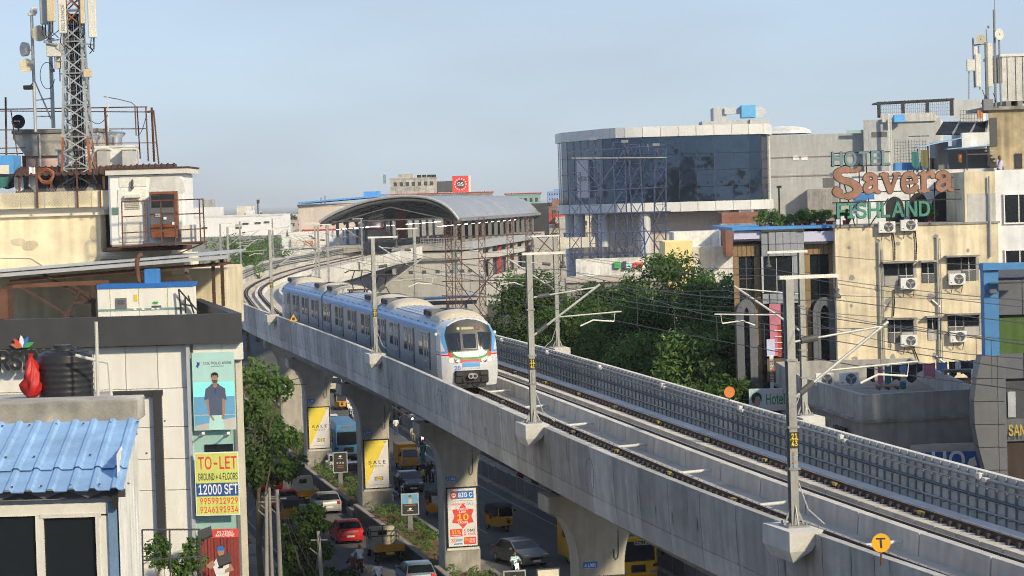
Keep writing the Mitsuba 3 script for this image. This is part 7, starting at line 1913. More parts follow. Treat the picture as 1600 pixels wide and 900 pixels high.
for b_,p,t in((((-69.49,594,21.69),(3.68,8,2.51)),"cream_light",0.9),(((-67.43,587,21.07),(1.99,4,1.33)),"white",0.9),(((-80.88,605,21.73),(7.14,10,2.38)),"white",0.95),(((-85.46,643,24.16),(2.54,6,1.99)),"concrete",0.9)):
 obj("roof_room",MB().box(*b_),p,wk,t)
tag(obj("overhead_tank",MB().box(*((-65.73,590.4,24.01),(0.67,0.8,1))).box(*((-65.8,590.15,22),(0.33,0.3,3.01))),"rust_dark"),"little red brown tank on a thin stand above the white building","tank")
gk=house("weathered grey block with black tanks beyond the station roof",((-30.48,727,28.11),(14.69,14,5.09)),"concrete_old",1.6,(7,1))
obj("roof_room",MB().box(*((-33.03,725,31.26),(4.7,6,1.43))),"concrete_old",gk,1.5)
obj("open_storey",MB().box(*((-20.55,727,27.63),(5.32,10,3.47))),"dark_grey",gk,1.0)
for px in(655,663,671,678):
 obj("tank",MB().cyl((-28.72+(px-655)*0.205,724,30.59),0.7,1.0,12),"black",gk)
rk=house("long low building with a red roof line behind the station roof",((-22.76,697,21.1),(35.2,14,8.21)),"concrete",0.8,None,roof="red_dull")
ck=house("pale teal glazed block with red roof right of the station",((4.19,708,20.31),(10.91,16,8.33)),"aqua",0.6,(6,2),roof="red_dull")
SGN=thing("round_logo_sign","square red roof sign with a round white emblem and letters GS","sign")
F=Face(SGN,mat((-17.53,700,25.62))@wallmat((0,0,0)))
F.rect("panel",0,0,5.0,5.0,"ad_red",0,0.4)
F.rect("panel_side",5.0,0,5.7,5.0,"cream_light",0,0.4)
F.poly("ring",Polygon(ellipse(2.5,2.4,2.1,2.1)).difference(Polygon(ellipse(2.5,2.4,1.3,1.3))),"ad_red",0.41,0.05)
for k in range(14):
 a=2*math.pi*k/14
 F.poly("ring_mark",rect(2.5+1.75*math.cos(a)-0.17,2.4+1.75*math.sin(a)-0.2,2.5+1.75*math.cos(a)+0.17,2.4+1.75*math.sin(a)+0.2),"white",0.47,0.04)
F.poly("disc",ellipse(2.5,2.4,1.3,1.3),"charcoal",0.41,0.06)
F.text("lettering","GS",2.5,1.85,1.15,"white",0.48,True,1.9)
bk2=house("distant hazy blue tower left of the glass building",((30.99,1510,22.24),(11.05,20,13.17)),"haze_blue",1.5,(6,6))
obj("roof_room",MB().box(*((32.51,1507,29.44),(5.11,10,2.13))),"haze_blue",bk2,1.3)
red=house("low red hoarding wall between station and glass building",((14.89,643,16.75),(11.98,6,3.45)),"red_dull",1.1,None)
obj("white_wall",MB().box(*((13.69,622,12.52),(10.37,4,6.15))),"white_dirty",red,0.9)
house("small white flat left of the hazy blue tower",((18.29,1157,19.15),(6.19,14,3.91)),"white_dirty",0.95,(4,2))
_cr=random.Random(5)
_tones=["cream_light","white_dirty","concrete","off_white","beige_wall","pink_wall","cloth_aqua","concrete_light","cream","white_wall","salmon","concrete_pale"]
_adj={"cream_light":"pale cream","white_dirty":"dirty white","concrete":"grey concrete","off_white":"off white","beige_wall":"beige","pink_wall":"dull pink","cloth_aqua":"pale green","concrete_light":"light grey","cream":"cream yellow","white_wall":"cool white","salmon":"brick pink","concrete_pale":"sandy grey"}
for i in range(190):
 Y=560+2300*(i/190)**1.35+_cr.uniform(-20,20)
 px=_cr.uniform(300,900)if i%3 else _cr.uniform(-60,1700)
 x=(px-800)/3524.26*Y
 if Y<760 and 440<px<860:
  continue
 h=max(6,_cr.gauss(13.5,3.4))+(5 if _cr.random()<0.06 else 0)
 h=min(h,21.6+Y*0.0022)
 w,d=_cr.uniform(9,20),_cr.uniform(10,18)
 c=_cr.choice(_tones)
 _st,_tk=_cr.random()<0.6,_cr.random()<0.5
 _ft=("with stair room and black roof tank" if _tk else "with a stair room on its roof")if _st else("with one black roof tank" if _tk else "with bare roof")
 k=house(f"distant {_adj[c]} flat roofed city house {_ft}",((x,Y,h/2),(w,d,h)),c,_cr.uniform(0.7,1.0),(int(w/3),2)if Y<1300 else None,"city_house","house",f"distant {_adj[c]} city houses")
 if _st:
  obj("stair_room",MB().box((x+_cr.uniform(-2,2),Y,h+1.2),(3.2,3.4,2.4)),c,k,_cr.uniform(0.75,1.0))
 if _tk:
  obj("roof_tank",MB().cyl((x+_cr.uniform(-w/3,w/3),Y-2,h),0.7,1.3,8),"black",k)
for(px,py,Y,h)in((512,289,1300,16),(506,292,1250,8),(342,300,900,12),(446,318,800,7),(1040,115,2500,0.5),(606,262,760,3)):
 if h<1:
  continue
 p=np.array(((px-800)/3524.26*Y,Y,0))
 zt_=CAM_Z+Y*((450-py)/3524.26-0.03744)+0.0287*p[0]
 lattice(thing("radio_mast",f"thin far radio mast rising above the skyline near the {['station hall', 'blue roof', 'long white building', 'bend', '', 'grey block'][[512, 506, 342, 446, 1040, 606].index(px)]}","mast"),(p[0],p[1],zt_-h),(p[0],p[1],zt_),0.7,"mid_grey",0.15,6)
 # left side of the street: shop houses behind the leafy tree, a row that keeps going
for i,(s,w,h,c,lab)in enumerate(((118,16,10.5,"concrete_old","weathered grey shop house behind the leafy tree"),(137,18,9.0,"sheet_grey","low shop house with tin roofs left of the pier in ochre light"),(158,20,8.0,"cream","cream shop house farther up the left side of the street"),(182,22,7.0,"concrete","grey shop house where the street leaves the railway"),(212,24,8.5,"white_dirty","dirty white shop house far up the left side"),(245,26,7.5,"beige_wall","beige shop house far up the left side"))):
 h_=-road_heading(s)
 M=mat(road(s,-13.4-5.5,0),h_)
 k=thing("shop_house",lab,"house")
 obj("wall",MB().box((0,0,h/2),(11,w,h)).moved(M),c,k,0.85)
 for j in range(int(w/3)):
  for q in range(int(h/3.2)):
   obj("window",MB().box((5.52,-w/2+1.5+3*j,1.9+3.2*q),(0.1,1.6,1.5)).box((-3.2+2.2*(j%4),-w/2-0.02,1.9+3.2*q),(1.1,0.1,1.3)).moved(M),"interior",k,0.8)
  obj("awning",MB().box((6.1,-w/2+1.5+3*j,2.9),(1.4,2.8,0.06)).moved(M),rng.choice(["sheet_grey","blue_roof","red_dull","sheet_grey"]),k,0.6)
 obj("tin_roof",MB().box((0.4,0,h+0.1),(11.6,w+0.3,0.12)).moved(M),"sheet_grey",k,0.8)
 # right side: the wall and fence along the far pavement, with blocks behind
FEN=thing("pavement_fence","grey metal railing fence along the right pavement behind the piers","fence")
for s in np.arange(96,260,2.4):
 M=mat(road(s,11.6,0),-road_heading(s))
 obj("fence_panel",MB().box((0,0,0.75),(0.06,2.3,1.1)).moved(M),"mid_grey",FEN,rng.uniform(0.6,0.72))
 obj("fence_post",MB().box((0,1.2,0.75),(0.1,0.09,1.5)).moved(M),"galvanised",FEN,0.8)
obj("top_rail",MB().tube([road(s,11.6,1.42)for s in np.arange(95,262,6)],0.04,6),"galvanised",FEN)
for i,(s,w,h,c,o,lab)in enumerate(((140,24,4.6,"concrete_light",15.2,"long blank grey wall behind the right pavement fence"),(168,22,5.4,"concrete",15.6,"grey walled shop behind the fence, dark openings"),(194,24,6.0,"off_white",15.4,"off white building behind the crossing people"),(222,26,7,"concrete",15.8,"grey building farther along the right side of the street"),(112,20,4.2,"concrete_old",15.4,"old grey wall behind the yellow bus"))):
 M=mat(road(s,o+3.5,0),-road_heading(s))
 k=thing("street_wall" if i in(0,4)else "street_house",lab,"wall" if i in(0,4)else "house")
 obj("wall",MB().box((0,0,h/2),(7,w-0.3,h)).moved(M),c,k,0.85)
 for j in range(int(w/4)):
  if i in(0,4)and j%3:
   obj("wall_joint",MB().box((-3.51,-w/2+2+4*j,h/2),(0.03,0.05,h)).moved(M),"concrete_dark",k)
   continue
  obj("dark_opening",MB().box((-3.52,-w/2+2+4*j,h*0.45),(0.1,1.5,h*0.55)).moved(M),"interior",k)
  # houses behind the camera, which the glass front mirrors
_br=random.Random(21)
for i in range(12):
 x,y,h=-150+17*i+_br.uniform(-4,4),_br.uniform(-230,-90),_br.uniform(20,42)if i<9 else _br.uniform(14,22)
 house(f"house behind the camera, mirrored in the glass front, {_adj[_tones[i]]} walls",((x,y,h/2),(13,14,h)),_tones[i],0.9,None,"rear_house","house")
 # ---------------------------------------------------------------- trees and shrubs
def leaf_cloud(clumps,per,size,seed,droop=0.3):
 """Leaf sized faces in clumps; clumps: (centre, radius, tone)."""
 r_=np.random.RandomState(seed)
 V,U=[],[]
 for c,rad,tone in clumps:
  d=r_.normal(size=(per,3))
  d/=np.linalg.norm(d,axis=1,keepdims=True)
  p=np.asarray(c)+d*(rad*r_.uniform(0.35,1.0,(per,1))**0.6)*[1,1,0.8]
  n=d*0.6+r_.normal(size=(per,3))*0.6+[0,0,0.5]
  n/=np.linalg.norm(n,axis=1,keepdims=True)
  a=np.cross(n,r_.normal(size=(per,3)))
  a/=np.linalg.norm(a,axis=1,keepdims=True)
  b=np.cross(n,a)
  s=size*r_.uniform(0.6,1.3,(per,1))
  V.append(np.stack([p-a*s*0.5,p+b*s*0.24-[0,0,0.0],p+a*s*0.5-np.array([0,0,droop])*s*0.5,p-b*s*0.24],1).reshape(-1,3))
  U.append(np.repeat(tone*r_.uniform(0.84,1.16,per),4))
 V,U=np.vstack(V),np.concatenate(U)
 i=np.arange(len(V)//4)*4
 F=np.vstack([np.stack([i,i+1,i+2],1),np.stack([i,i+2,i+3],1)])
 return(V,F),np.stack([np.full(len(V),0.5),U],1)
def tree(label,kind,h,r,seed,n=46,per=95,size=0.30,tone=1.0,base=0.42,group=None,name="street_tree"):
 """A trunk, limbs and a crown of leaf faces, standing on the origin."""
 q=random.Random(seed)
 k=thing(name,label,"tree",group)
 top=np.array([q.uniform(-.3,.3),q.uniform(-.3,.3),h*0.62])
 obj("trunk",MB().tube([(0,0,-0.1),(q.uniform(-.15,.15),0,h*0.25),top*[1,1,0.75],top],[0.045*r+0.1,0.035*r+0.08,0.03*r+0.05,0.04],8),"bark",k,smooth=True)
 cl=[]
 for i in range(n):
  a,u=q.uniform(0,6.283),q.uniform(0,1)
  z=h*(base+(0.98-base)*u)
  rr=r*math.sqrt(max(0.05,1-((u-0.38)/0.68)**2))*math.sqrt(q.uniform(0.12,1.0))*q.uniform(0.8,1.12)
  c=np.array([rr*math.cos(a),rr*math.sin(a),z])
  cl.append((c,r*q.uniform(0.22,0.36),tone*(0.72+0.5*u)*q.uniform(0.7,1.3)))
  if i<9:
   m=top*(0.55+0.45*u)
   obj("limb",MB().tube([m*[1,1,0.8],(m+c)/2+[0,0,0.2],c],[0.07,0.05,0.02],5),"bark",k)
 g,uv=leaf_cloud(cl,per,size,seed)
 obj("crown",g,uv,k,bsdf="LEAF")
 return k
def plant_at(root,x,y,rz=0.0,s=1.0,z=0.0):
 return put(root,mat((x,y,z),rz,(s,s,s)))
GT=[(163.5,13.0,16.2,4.0,"dark broad leaved tree beside the train front, leftmost of the row"),(152.0,13.4,14.6,4.0,"dark tree behind the far mast, second in the row"),(143.0,14.5,15.2,4.2,"full dark green tree in the middle of the row"),(134.5,13.2,13.2,3.8,"lower lighter green tree leaning over the right parapet"),(127.0,14.2,13.8,3.6,"bushy green tree just left of the shop tower, lower of two"),(121.5,13.0,11.6,3.0,"small dark tree above the orange disc"),(150.0,19.0,17.6,3.9,"tallest tree of the group, in front of the bright yellow house"),(141.0,20.0,16.4,3.6,"tall feathery tree touching the shop tower"),(160.0,17.8,15.4,3.6,"half hidden tree behind the row, below the grey parapet house"),(171.5,16.5,13.2,3.2,"shaded tree at the foot of the rusty scaffold"),(147.0,9.9+4.0,12.4,3.4,"low dark tree filling the gap behind the parapet"),(137.0,17.5,13.6,3.4,"dense tree between the tall feathery one and the parapet")]
for i,(Y,o,h,r,lab)in enumerate(GT):
 x,y,z,hd=line_at(s_at_y(Y))
 x,y=float(x)+o*math.cos(float(hd)),float(y)-o*math.sin(float(hd))
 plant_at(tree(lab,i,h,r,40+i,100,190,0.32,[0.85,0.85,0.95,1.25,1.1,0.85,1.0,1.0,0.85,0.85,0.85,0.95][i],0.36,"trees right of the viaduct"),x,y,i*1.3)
plant_at(tree("leafy bright tree between the white building and the piers",0,13.6,2.3,71,60,120,0.34,1.2,0.52),-13.9,121.0)
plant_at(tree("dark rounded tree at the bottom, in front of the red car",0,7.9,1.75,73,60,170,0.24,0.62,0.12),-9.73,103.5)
for i,(px,Y,h,r)in enumerate(((372,345,17.0,5.0),(400,372,18.0,5.5),(423,392,16.5,5.0),(386,325,15.0,4.2),(352,390,17.0,5.5))):
 plant_at(tree(["olive tree left of the bend, behind the outer mast","tallest olive tree beyond the bend","olive tree beside the blue awning beyond the bend","lower olive tree against the outer parapet of the bend","olive tree at the edge of the steel canopy"][i],0,h,r,80+i,40,80,0.5,1.3,0.25,"trees beyond the bend"),(px-800)/3524.26*Y,Y)
ft=tree("distant dark green tree among the city houses",0,14.0,5.0,95,26,60,0.9,1.0,0.25,"distant trees among the city houses","distant_tree")
fr_=random.Random(3)
for i in range(26):
 Y=fr_.uniform(600,1700)
 px=fr_.uniform(320,900)if i%4 else fr_.uniform(320,480)
 M=mat(((px-800)/3524.26*Y,Y,0),fr_.uniform(0,6),[fr_.uniform(0.9,1.4)]*3)
 if i==0:
  put(ft,M)
 else:
  dup(ft,"distant_tree",M,labels[ft]["label"])
  # roof garden on the shop tower
for i,(px,y0,w,lab)in enumerate(((1192,330,0.55,"feathery light green plant at the left of the roof garden"),(1210,328,0.75,"tallest bush of the roof garden"),(1226,337,0.5,"yellowish bush in the roof garden's middle"),(1247,336,0.6,"thin green shrub right of the roof garden's middle"),(1262,333,0.65,"broad leafy shrub in the roof garden"),(1281,335,0.7,"palm like shrub near the hotel letters"),(1297,343,0.4,"small shrub at the right end of the roof garden"),(1323,346,0.3,"little palm behind the letter frame"),(1455,340,0.4,"potted shrub before the arched opening"))):
 X0=14.33+(px-1192)*0.03632
 zb_=(19.73 if px<1310 else 19.73)+(px-1240)*0.001
 hh=max(0.7,(356-y0)*0.0363)
 k=thing("potted_shrub",lab,"plant","plants on the terrace roofs")
 obj("pot",MB().lathe([(0.02,0),(0.16,0),(0.22,0.3),(0.02,0.28)],(X0,128.2,zb_),12),"red_dull",k,0.6)
 q=random.Random(px)
 g,uv=leaf_cloud([((X0+q.gauss(0,w*0.5),128.2+q.gauss(0,0.3),zb_+0.25+hh*q.uniform(0.1,0.9)),w*0.42,q.uniform(1.0,2.0))for _ in range(9)],46,0.2,px)
 obj("foliage",g,uv,k,bsdf="LEAF")
 # plants in front of the lower posters
for i,(px,py,h,lab)in enumerate(((247,905,1.5,"upright leafy plant left on the balcony below the white tiles"),(283,915,0.9,"small bushy plant in the middle of the balcony"),(303,905,1.2,"dark spiky plant at the balcony's right end"))):
 p=np.array((-11.7,72.5,9.8))+[(px-247)*0.0206,0,(905-py)*0.0206]
 k=thing("balcony_plant",lab,"plant","plants on the balcony")
 q=random.Random(i)
 cl=[]
 for j in range(7):
  tip=p+[q.uniform(-0.35,0.35),q.uniform(-0.2,0.2),h*q.uniform(0.5,1.0)]
  obj("stem",MB().tube([p,(p+tip)/2+[0,0,0.1],tip],0.012,4),"bark",k,1.5)
  cl+=[(p+(tip-p)*t,0.17,q.uniform(0.9,1.7))for t in(0.45,0.7,0.9,1.0)]
 g,uv=leaf_cloud(cl,22,0.17,300+i)
 obj("foliage",g,uv,k,bsdf="LEAF")
 # planting on the median
cl=[]
q=random.Random(12)
for s in np.arange(60,240,0.55):
 if min(abs(s-c)for c in PIER_ROAD)<1.6 or q.random()<0.12:
  continue
 for _ in range(2):
  p=road(s,q.uniform(-0.95,1.1),0)
  cl.append(((p[0],p[1],0.45+q.uniform(0.15,0.55)),q.uniform(0.25,0.5),q.uniform(1.1,2.1)))
g,uv=leaf_cloud(cl,34,0.17,500)
tag(obj("shrubbery",g,uv,bsdf="LEAF"),"bright green low shrubs planted along the median","shrubs",kind="stuff")
# ---------------------------------------------------------------- vehicles; each is built about the origin, driving towards +y
def wheels(k,pts,r,w=0.2):
 for x,y in pts:
  wk=obj("wheel",MB().cyl((x-w/2,y,r),r,w,18,axis=0),"rubber",k,smooth=40)
  obj("rim",MB().cyl((x-w/2-0.006,y,r),r*0.58,w+0.012,14,axis=0),"steel",wk,0.8)
def side_prism(poly,w,taper=0.0,z0=0.85):
 m=MB().prism(Polygon(poly),w)
 v=m.v[0]
 v=np.stack([v[:,2]-w/2,v[:,0],v[:,1]],1)
 v[:,0]*=1-taper*np.clip((v[:,2]-z0)/0.55,0,1)
 m.v[0]=v
 return m
def car(label,paint,L=4.0,W=1.7,H=1.48,boot=0.0,hood=1.0,suv=False,lights=False,group="cars on the street"):
 k=thing("car",label,"car",group)
 a,b=-L/2,L/2
 belt=0.92 if not suv else 1.02
 rf0,rf1=a+0.55+boot,b-hood-0.85
 body=[(a+0.05,0.25),(a,0.55),(a+0.06,belt-0.05),(a+0.12+boot*0.8,belt+0.03),(rf0,H-0.03),(rf0+0.4,H),(rf1-0.3,H),(rf1,H-0.05),(b-hood+0.05,belt+0.03),(b-0.25,belt-0.12),(b-0.02,0.66),(b,0.45),(b-0.06,0.25)]
 obj("body",side_prism(body,W,0.2,belt),paint,k,bsdf="GLOSS",smooth=28)
 gp=[(a+0.30+boot*0.95,belt+0.04),(rf0+0.08,H-0.1),(rf1-0.05,H-0.1),(b-hood-0.10,belt+0.04)]
 obj("side_window",side_prism(gp,W+0.014,0.2,belt),"black",k,bsdf="GLASS_DARK")
 for y0,z0,y1,z1 in((a+0.12+boot*0.8,belt+0.03,rf0,H-0.03),(b-hood+0.05,belt+0.03,rf1,H-0.05)):
  d=np.array([0,y1-y0,z1-z0])
  n_=np.array([0,-d[2],d[1]])/np.linalg.norm(d)*(1 if y1>y0 else-1)
  p0,p1=np.array([0,y0,z0])+d*0.12+n_*0.012,np.array([0,y0,z0])+d*0.9+n_*0.012
  w0,w1=W*0.45,W*0.385
  obj("windscreen" if y0>0 else "rear_window",MB().quad(p0+[-w0,0,0],p0+[w0,0,0],p1+[w1,0,0],p1+[-w1,0,0]),"black",k,bsdf="GLASS_DARK")
 for e in(-1,1):
  obj("headlight",MB().box((e*(W/2-0.24),b-0.10,0.72),(0.36,0.16,0.16),ch=0.03),"chrome",k)
  obj("tail_light",MB().box((e*(W/2-0.17),a+0.06,0.82),(0.26,0.12,0.22),ch=0.03),"red",k,1.5 if lights else 0.8)
  obj("mirror",MB().box((e*(W/2+0.10),b-hood-0.35,belt+0.12),(0.2,0.12,0.14),ch=0.03),paint,k,0.9)
 obj("grille",MB().box((0,b-0.015,0.56),(W*0.5,0.04,0.16)),"black",k)
 obj("bumper",MB().box((0,a-0.01,0.42),(W*0.96,0.1,0.2),ch=0.03),paint,k,0.95)
 for y in(a-0.065,b+0.01):
  obj("number_plate",MB().box((0,y,0.55 if y<0 else 0.42),(0.5,0.02,0.12)),"white",k,0.9)
 wheels(k,[(e*(W/2-0.1),y)for e in(-1,1)for y in(a+0.75,b-0.78)],0.3)
 return k
def auto(label,open_c="black",group="three wheeled auto rickshaws"):
 k=thing("auto_rickshaw",label,"auto rickshaw",group)
 lo=trimesh.convex.convex_hull(np.array([(x*w,y,z)for y,w,z0,z1 in((-1.25,0.60,0.35,0.95),(-0.2,0.64,0.3,0.55),(0.75,0.52,0.35,1.0),(1.22,0.30,0.45,0.85))for x in(-1,1)for z in(z0,z1)]))
 obj("lower_body",MB().tm(lo),"auto_yellow",k,smooth=30)
 obj("rear_panel",MB().box((0,-1.24,0.78),(1.2,0.06,0.62),ch=0.02),"auto_yellow",k,0.95)
 cn=trimesh.convex.convex_hull(np.array([(x*w,y,z)for y,w,z in((-1.3,0.62,1.1),(-1.22,0.58,1.62),(-0.7,0.6,1.74),(0.5,0.55,1.72),(0.72,0.54,1.55))for x in(-1,1)]+[(x*0.62,-0.35,1.5)for x in(-1,1)]))
 obj("canopy",MB().tm(cn),"tarp",k,smooth=40)
 obj("seat_space",MB().box((0,-0.2,1.05),(1.12,1.0,0.7)),"interior",k,0.6)
 obj("seat",MB().box((0.0,-0.35,0.9),(1.22,0.5,0.4),ch=0.05),"red_dull",k,0.6)
 obj("windscreen",MB().quad((-0.5,0.84,0.98),(0.5,0.84,0.98),(0.48,0.72,1.5),(-0.48,0.72,1.5)),"black",k,bsdf="GLASS_DARK")
 fm=MB()
 for e in(-1,1):
  fm.bar((e*0.52,0.85,0.95),(e*0.5,0.71,1.55),0.05)
 fm.bar((-0.52,0.85,0.96),(0.52,0.85,0.96),0.05)
 obj("windscreen_frame",fm,"auto_yellow",k)
 obj("nose_panel",MB().box((0,1.16,0.72),(0.3,0.14,0.4),ch=0.04),"black",k)
 obj("headlight",MB().cyl((0,1.22,0.86),0.09,0.03,12,axis=1),"chrome",k)
 for e in(-1,1):
  obj("mirror",MB().box((e*0.68,0.8,1.35),(0.12,0.05,0.14)),"black",k)
  obj("tail_light",MB().box((e*0.45,-1.29,0.72),(0.12,0.04,0.1)),"red",k)
 obj("number_plate",MB().box((0,-1.29,0.6),(0.4,0.02,0.18)),"yellow",k)
 wheels(k,[(-0.55,-0.85),(0.55,-0.85),(0,0.98)],0.22,0.11)
 return k
def bus(label,paint,L=9.5,W=2.5,H=3.05,word=None,roof=None):
 k=thing("bus",label,"bus")
 bd=trimesh.convex.convex_hull(np.array([(x*w,y,z)for y,w in((-L/2,W/2-0.05),(-L/2+0.1,W/2),(L/2-0.25,W/2),(L/2,W/2-0.18))for x in(-1,1)for z in(0.4,H-0.35)]+[(x*(W/2-0.28),y,H)for x in(-1,1)for y in(-L/2+0.25,L/2-0.35)]))
 obj("body",MB().tm(bd),paint,k,smooth=30)
 obj("roof_panel",MB().box((0,-0.2,H+0.01),(W-0.7,L-1.2,0.06)),roof or paint,k,0.9)
 for e in(-1,1):
  for j in range(int((L-1.2)/1.15)):
   obj("window",MB().box((e*W/2,L/2-1.3-1.15*j,2.0),(0.03,1.03,0.85)),"black",k,bsdf="GLASS_DARK")
  obj("mirror",MB().box((e*(W/2+0.18),L/2+0.1,1.9),(0.14,0.1,0.34)),"black",k)
  obj("headlight",MB().box((e*0.9,L/2+0.0,0.75),(0.4,0.06,0.2),ch=0.02),"chrome",k)
  obj("light_pod",MB().box((e*1.03,L/2-0.01,1.12),(0.3,0.05,0.18)),"black",k)
 obj("windscreen",MB().box((0,L/2-0.02,1.95),(W-0.5,0.06,1.15),ch=0.02),"black",k,bsdf="GLASS_DARK")
 obj("destination_box",MB().box((0,L/2-0.14,2.82),(1.1,0.1,0.26)),"mid_grey",k,0.7)
 obj("grille",MB().box((0,L/2+0.01,0.98),(0.85,0.05,0.42)),"black",k)
 obj("bumper",MB().box((0,L/2+0.02,0.5),(W-0.3,0.12,0.2)),"black" if word is None else "auto_yellow",k)
 obj("wiper",MB().bar((-0.6,L/2+0.03,1.45),(0.1,L/2+0.03,1.5),0.03).bar((0.3,L/2+0.03,1.45),(0.9,L/2+0.03,1.5),0.03),"black",k)
 if word:
  m=text(word,0.17,0.01,True,1.15)
  v=np.array(m.vertices)
  obj("lettering",MB().add(np.stack([-v[:,0]-0.35,L/2+0.012+v[:,2],v[:,1]+2.3],1),m.faces[:,::-1]),"white",k)
 wheels(k,[(e*(W/2-0.15),y)for e in(-1,1)for y in(-L/2+2.2,L/2-1.9)],0.46,0.28)
 return k
def pickup(label,cab,bed,W=1.6,rack=False,box=None):
 k=thing("pickup_truck",label,"truck","small trucks on the street")
 cb=trimesh.convex.convex_hull(np.array([(x*w,y,z)for y,w,z in((0.55,W/2,0.5),(0.55,W/2,1.15),(0.62,W/2-0.12,1.85),(1.4,W/2-0.14,1.83),(1.95,W/2-0.05,1.1),(2.0,W/2-0.05,0.5))for x in(-1,1)]))
 obj("cab",MB().tm(cb),cab,k,smooth=30)
 obj("rear_window",MB().box((0,0.57,1.5),(0.55,0.05,0.3)),"black",k,bsdf="GLASS_DARK")
 obj("windscreen",MB().quad((-W/2+0.12,1.93,1.14),(W/2-0.12,1.93,1.14),(W/2-0.2,1.49,1.74),(-W/2+0.2,1.49,1.74)),"black",k,bsdf="GLASS_DARK")
 for e in(-1,1):
  obj("side_window",MB().box((e*(W/2-0.05),1.1,1.42),(0.06,0.55,0.4)),"black",k,bsdf="GLASS_DARK")
  obj("mirror",MB().box((e*(W/2+0.12),1.6,1.35),(0.12,0.06,0.2)),"black",k)
  obj("headlight",MB().box((e*0.55,2.0,0.8),(0.26,0.05,0.18)),"chrome",k)
 if box:
  obj("load_box",MB().box((0,-0.75,1.3),(W+0.1,2.4,1.6),ch=0.04),box,k)
 else:
  obj("bed",MB().box((0,-0.8,0.72),(W,2.5,0.1)),"dark_grey",k)
  for e in(-1,1):
   obj("bed_side",MB().box((e*W/2,-0.8,0.92),(0.06,2.5,0.42)),cab,k,0.85)
  obj("tailgate",MB().box((0,-2.06,0.92),(W+0.04,0.06,0.44),ch=0.01),bed,k)
 if rack:
  rk=MB()
  for e in(-1,1):
   for z in(1.3,1.55,1.8):
    rk.bar((e*W/2,0.5,z),(e*W/2,-0.3,z),0.05)
   rk.bar((e*W/2,0.5,0.9),(e*W/2,0.5,1.95),0.07).bar((e*W/2,-0.3,0.9),(e*W/2,-0.3,1.85),0.06)
  for z in(1.3,1.6,1.95):
   rk.bar((-W/2,0.5,z),(W/2,0.5,z),0.05)
  rk.bar((0,0.5,0.9),(0,0.5,1.95),0.05)
  obj("rack",rk,"dark_grey",k)
 obj("number_plate",MB().box((0,-2.11,0.6),(0.5,0.02,0.14)),"yellow",k)
 obj("chassis",MB().box((0,-0.2,0.5),(W*0.6,3.6,0.2)),"black",k)
 wheels(k,[(e*(W/2-0.12),y)for e in(-1,1)for y in(-1.3,1.35)],0.28,0.18)
 return k
import manifold3d as m3
_BASE=dict(head=(0,0.02,1.56),neck=(0,0,1.40),chest=(0,0,1.22),hip=(0,0,0.92),ls=(-0.18,0,1.36),rs=(0.18,0,1.36),le=(-0.24,0,1.08),re=(0.24,0,1.08),lh=(-0.24,0.08,0.83),rh=(0.24,0.08,0.83),lp=(-0.10,0,0.90),rp=(0.10,0,0.90),lk=(-0.11,0.02,0.48),rk=(0.11,0.02,0.48),la=(-0.11,0,0.06),ra=(0.11,0,0.06))
POSES={"stand":{},"walk":dict(lk=(-0.1,0.16,0.49),la=(-0.1,0.24,0.07),rk=(0.1,0.02,0.48),ra=(0.1,-0.28,0.10),lh=(-0.25,-0.14,0.86),rh=(0.25,0.2,0.88),re=(0.24,0.02,1.09)),"phone":dict(re=(0.27,0.12,1.12),rh=(0.12,0.18,1.42),lk=(-0.11,0.1,0.48),la=(-0.12,0.12,0.06)),"ride":dict(head=(0,0.10,1.46),neck=(0,0.06,1.30),chest=(0,0.03,1.12),hip=(0,-0.10,0.84),ls=(-0.18,0.06,1.27),rs=(0.18,0.06,1.27),le=(-0.30,0.26,1.06),re=(0.30,0.26,1.06),lh=(-0.28,0.50,1.00),rh=(0.28,0.50,1.00),lp=(-0.11,-0.08,0.82),rp=(0.11,-0.08,0.82),lk=(-0.20,0.32,0.72),rk=(0.20,0.32,0.72),la=(-0.17,0.14,0.34),ra=(0.17,0.14,0.34)),}
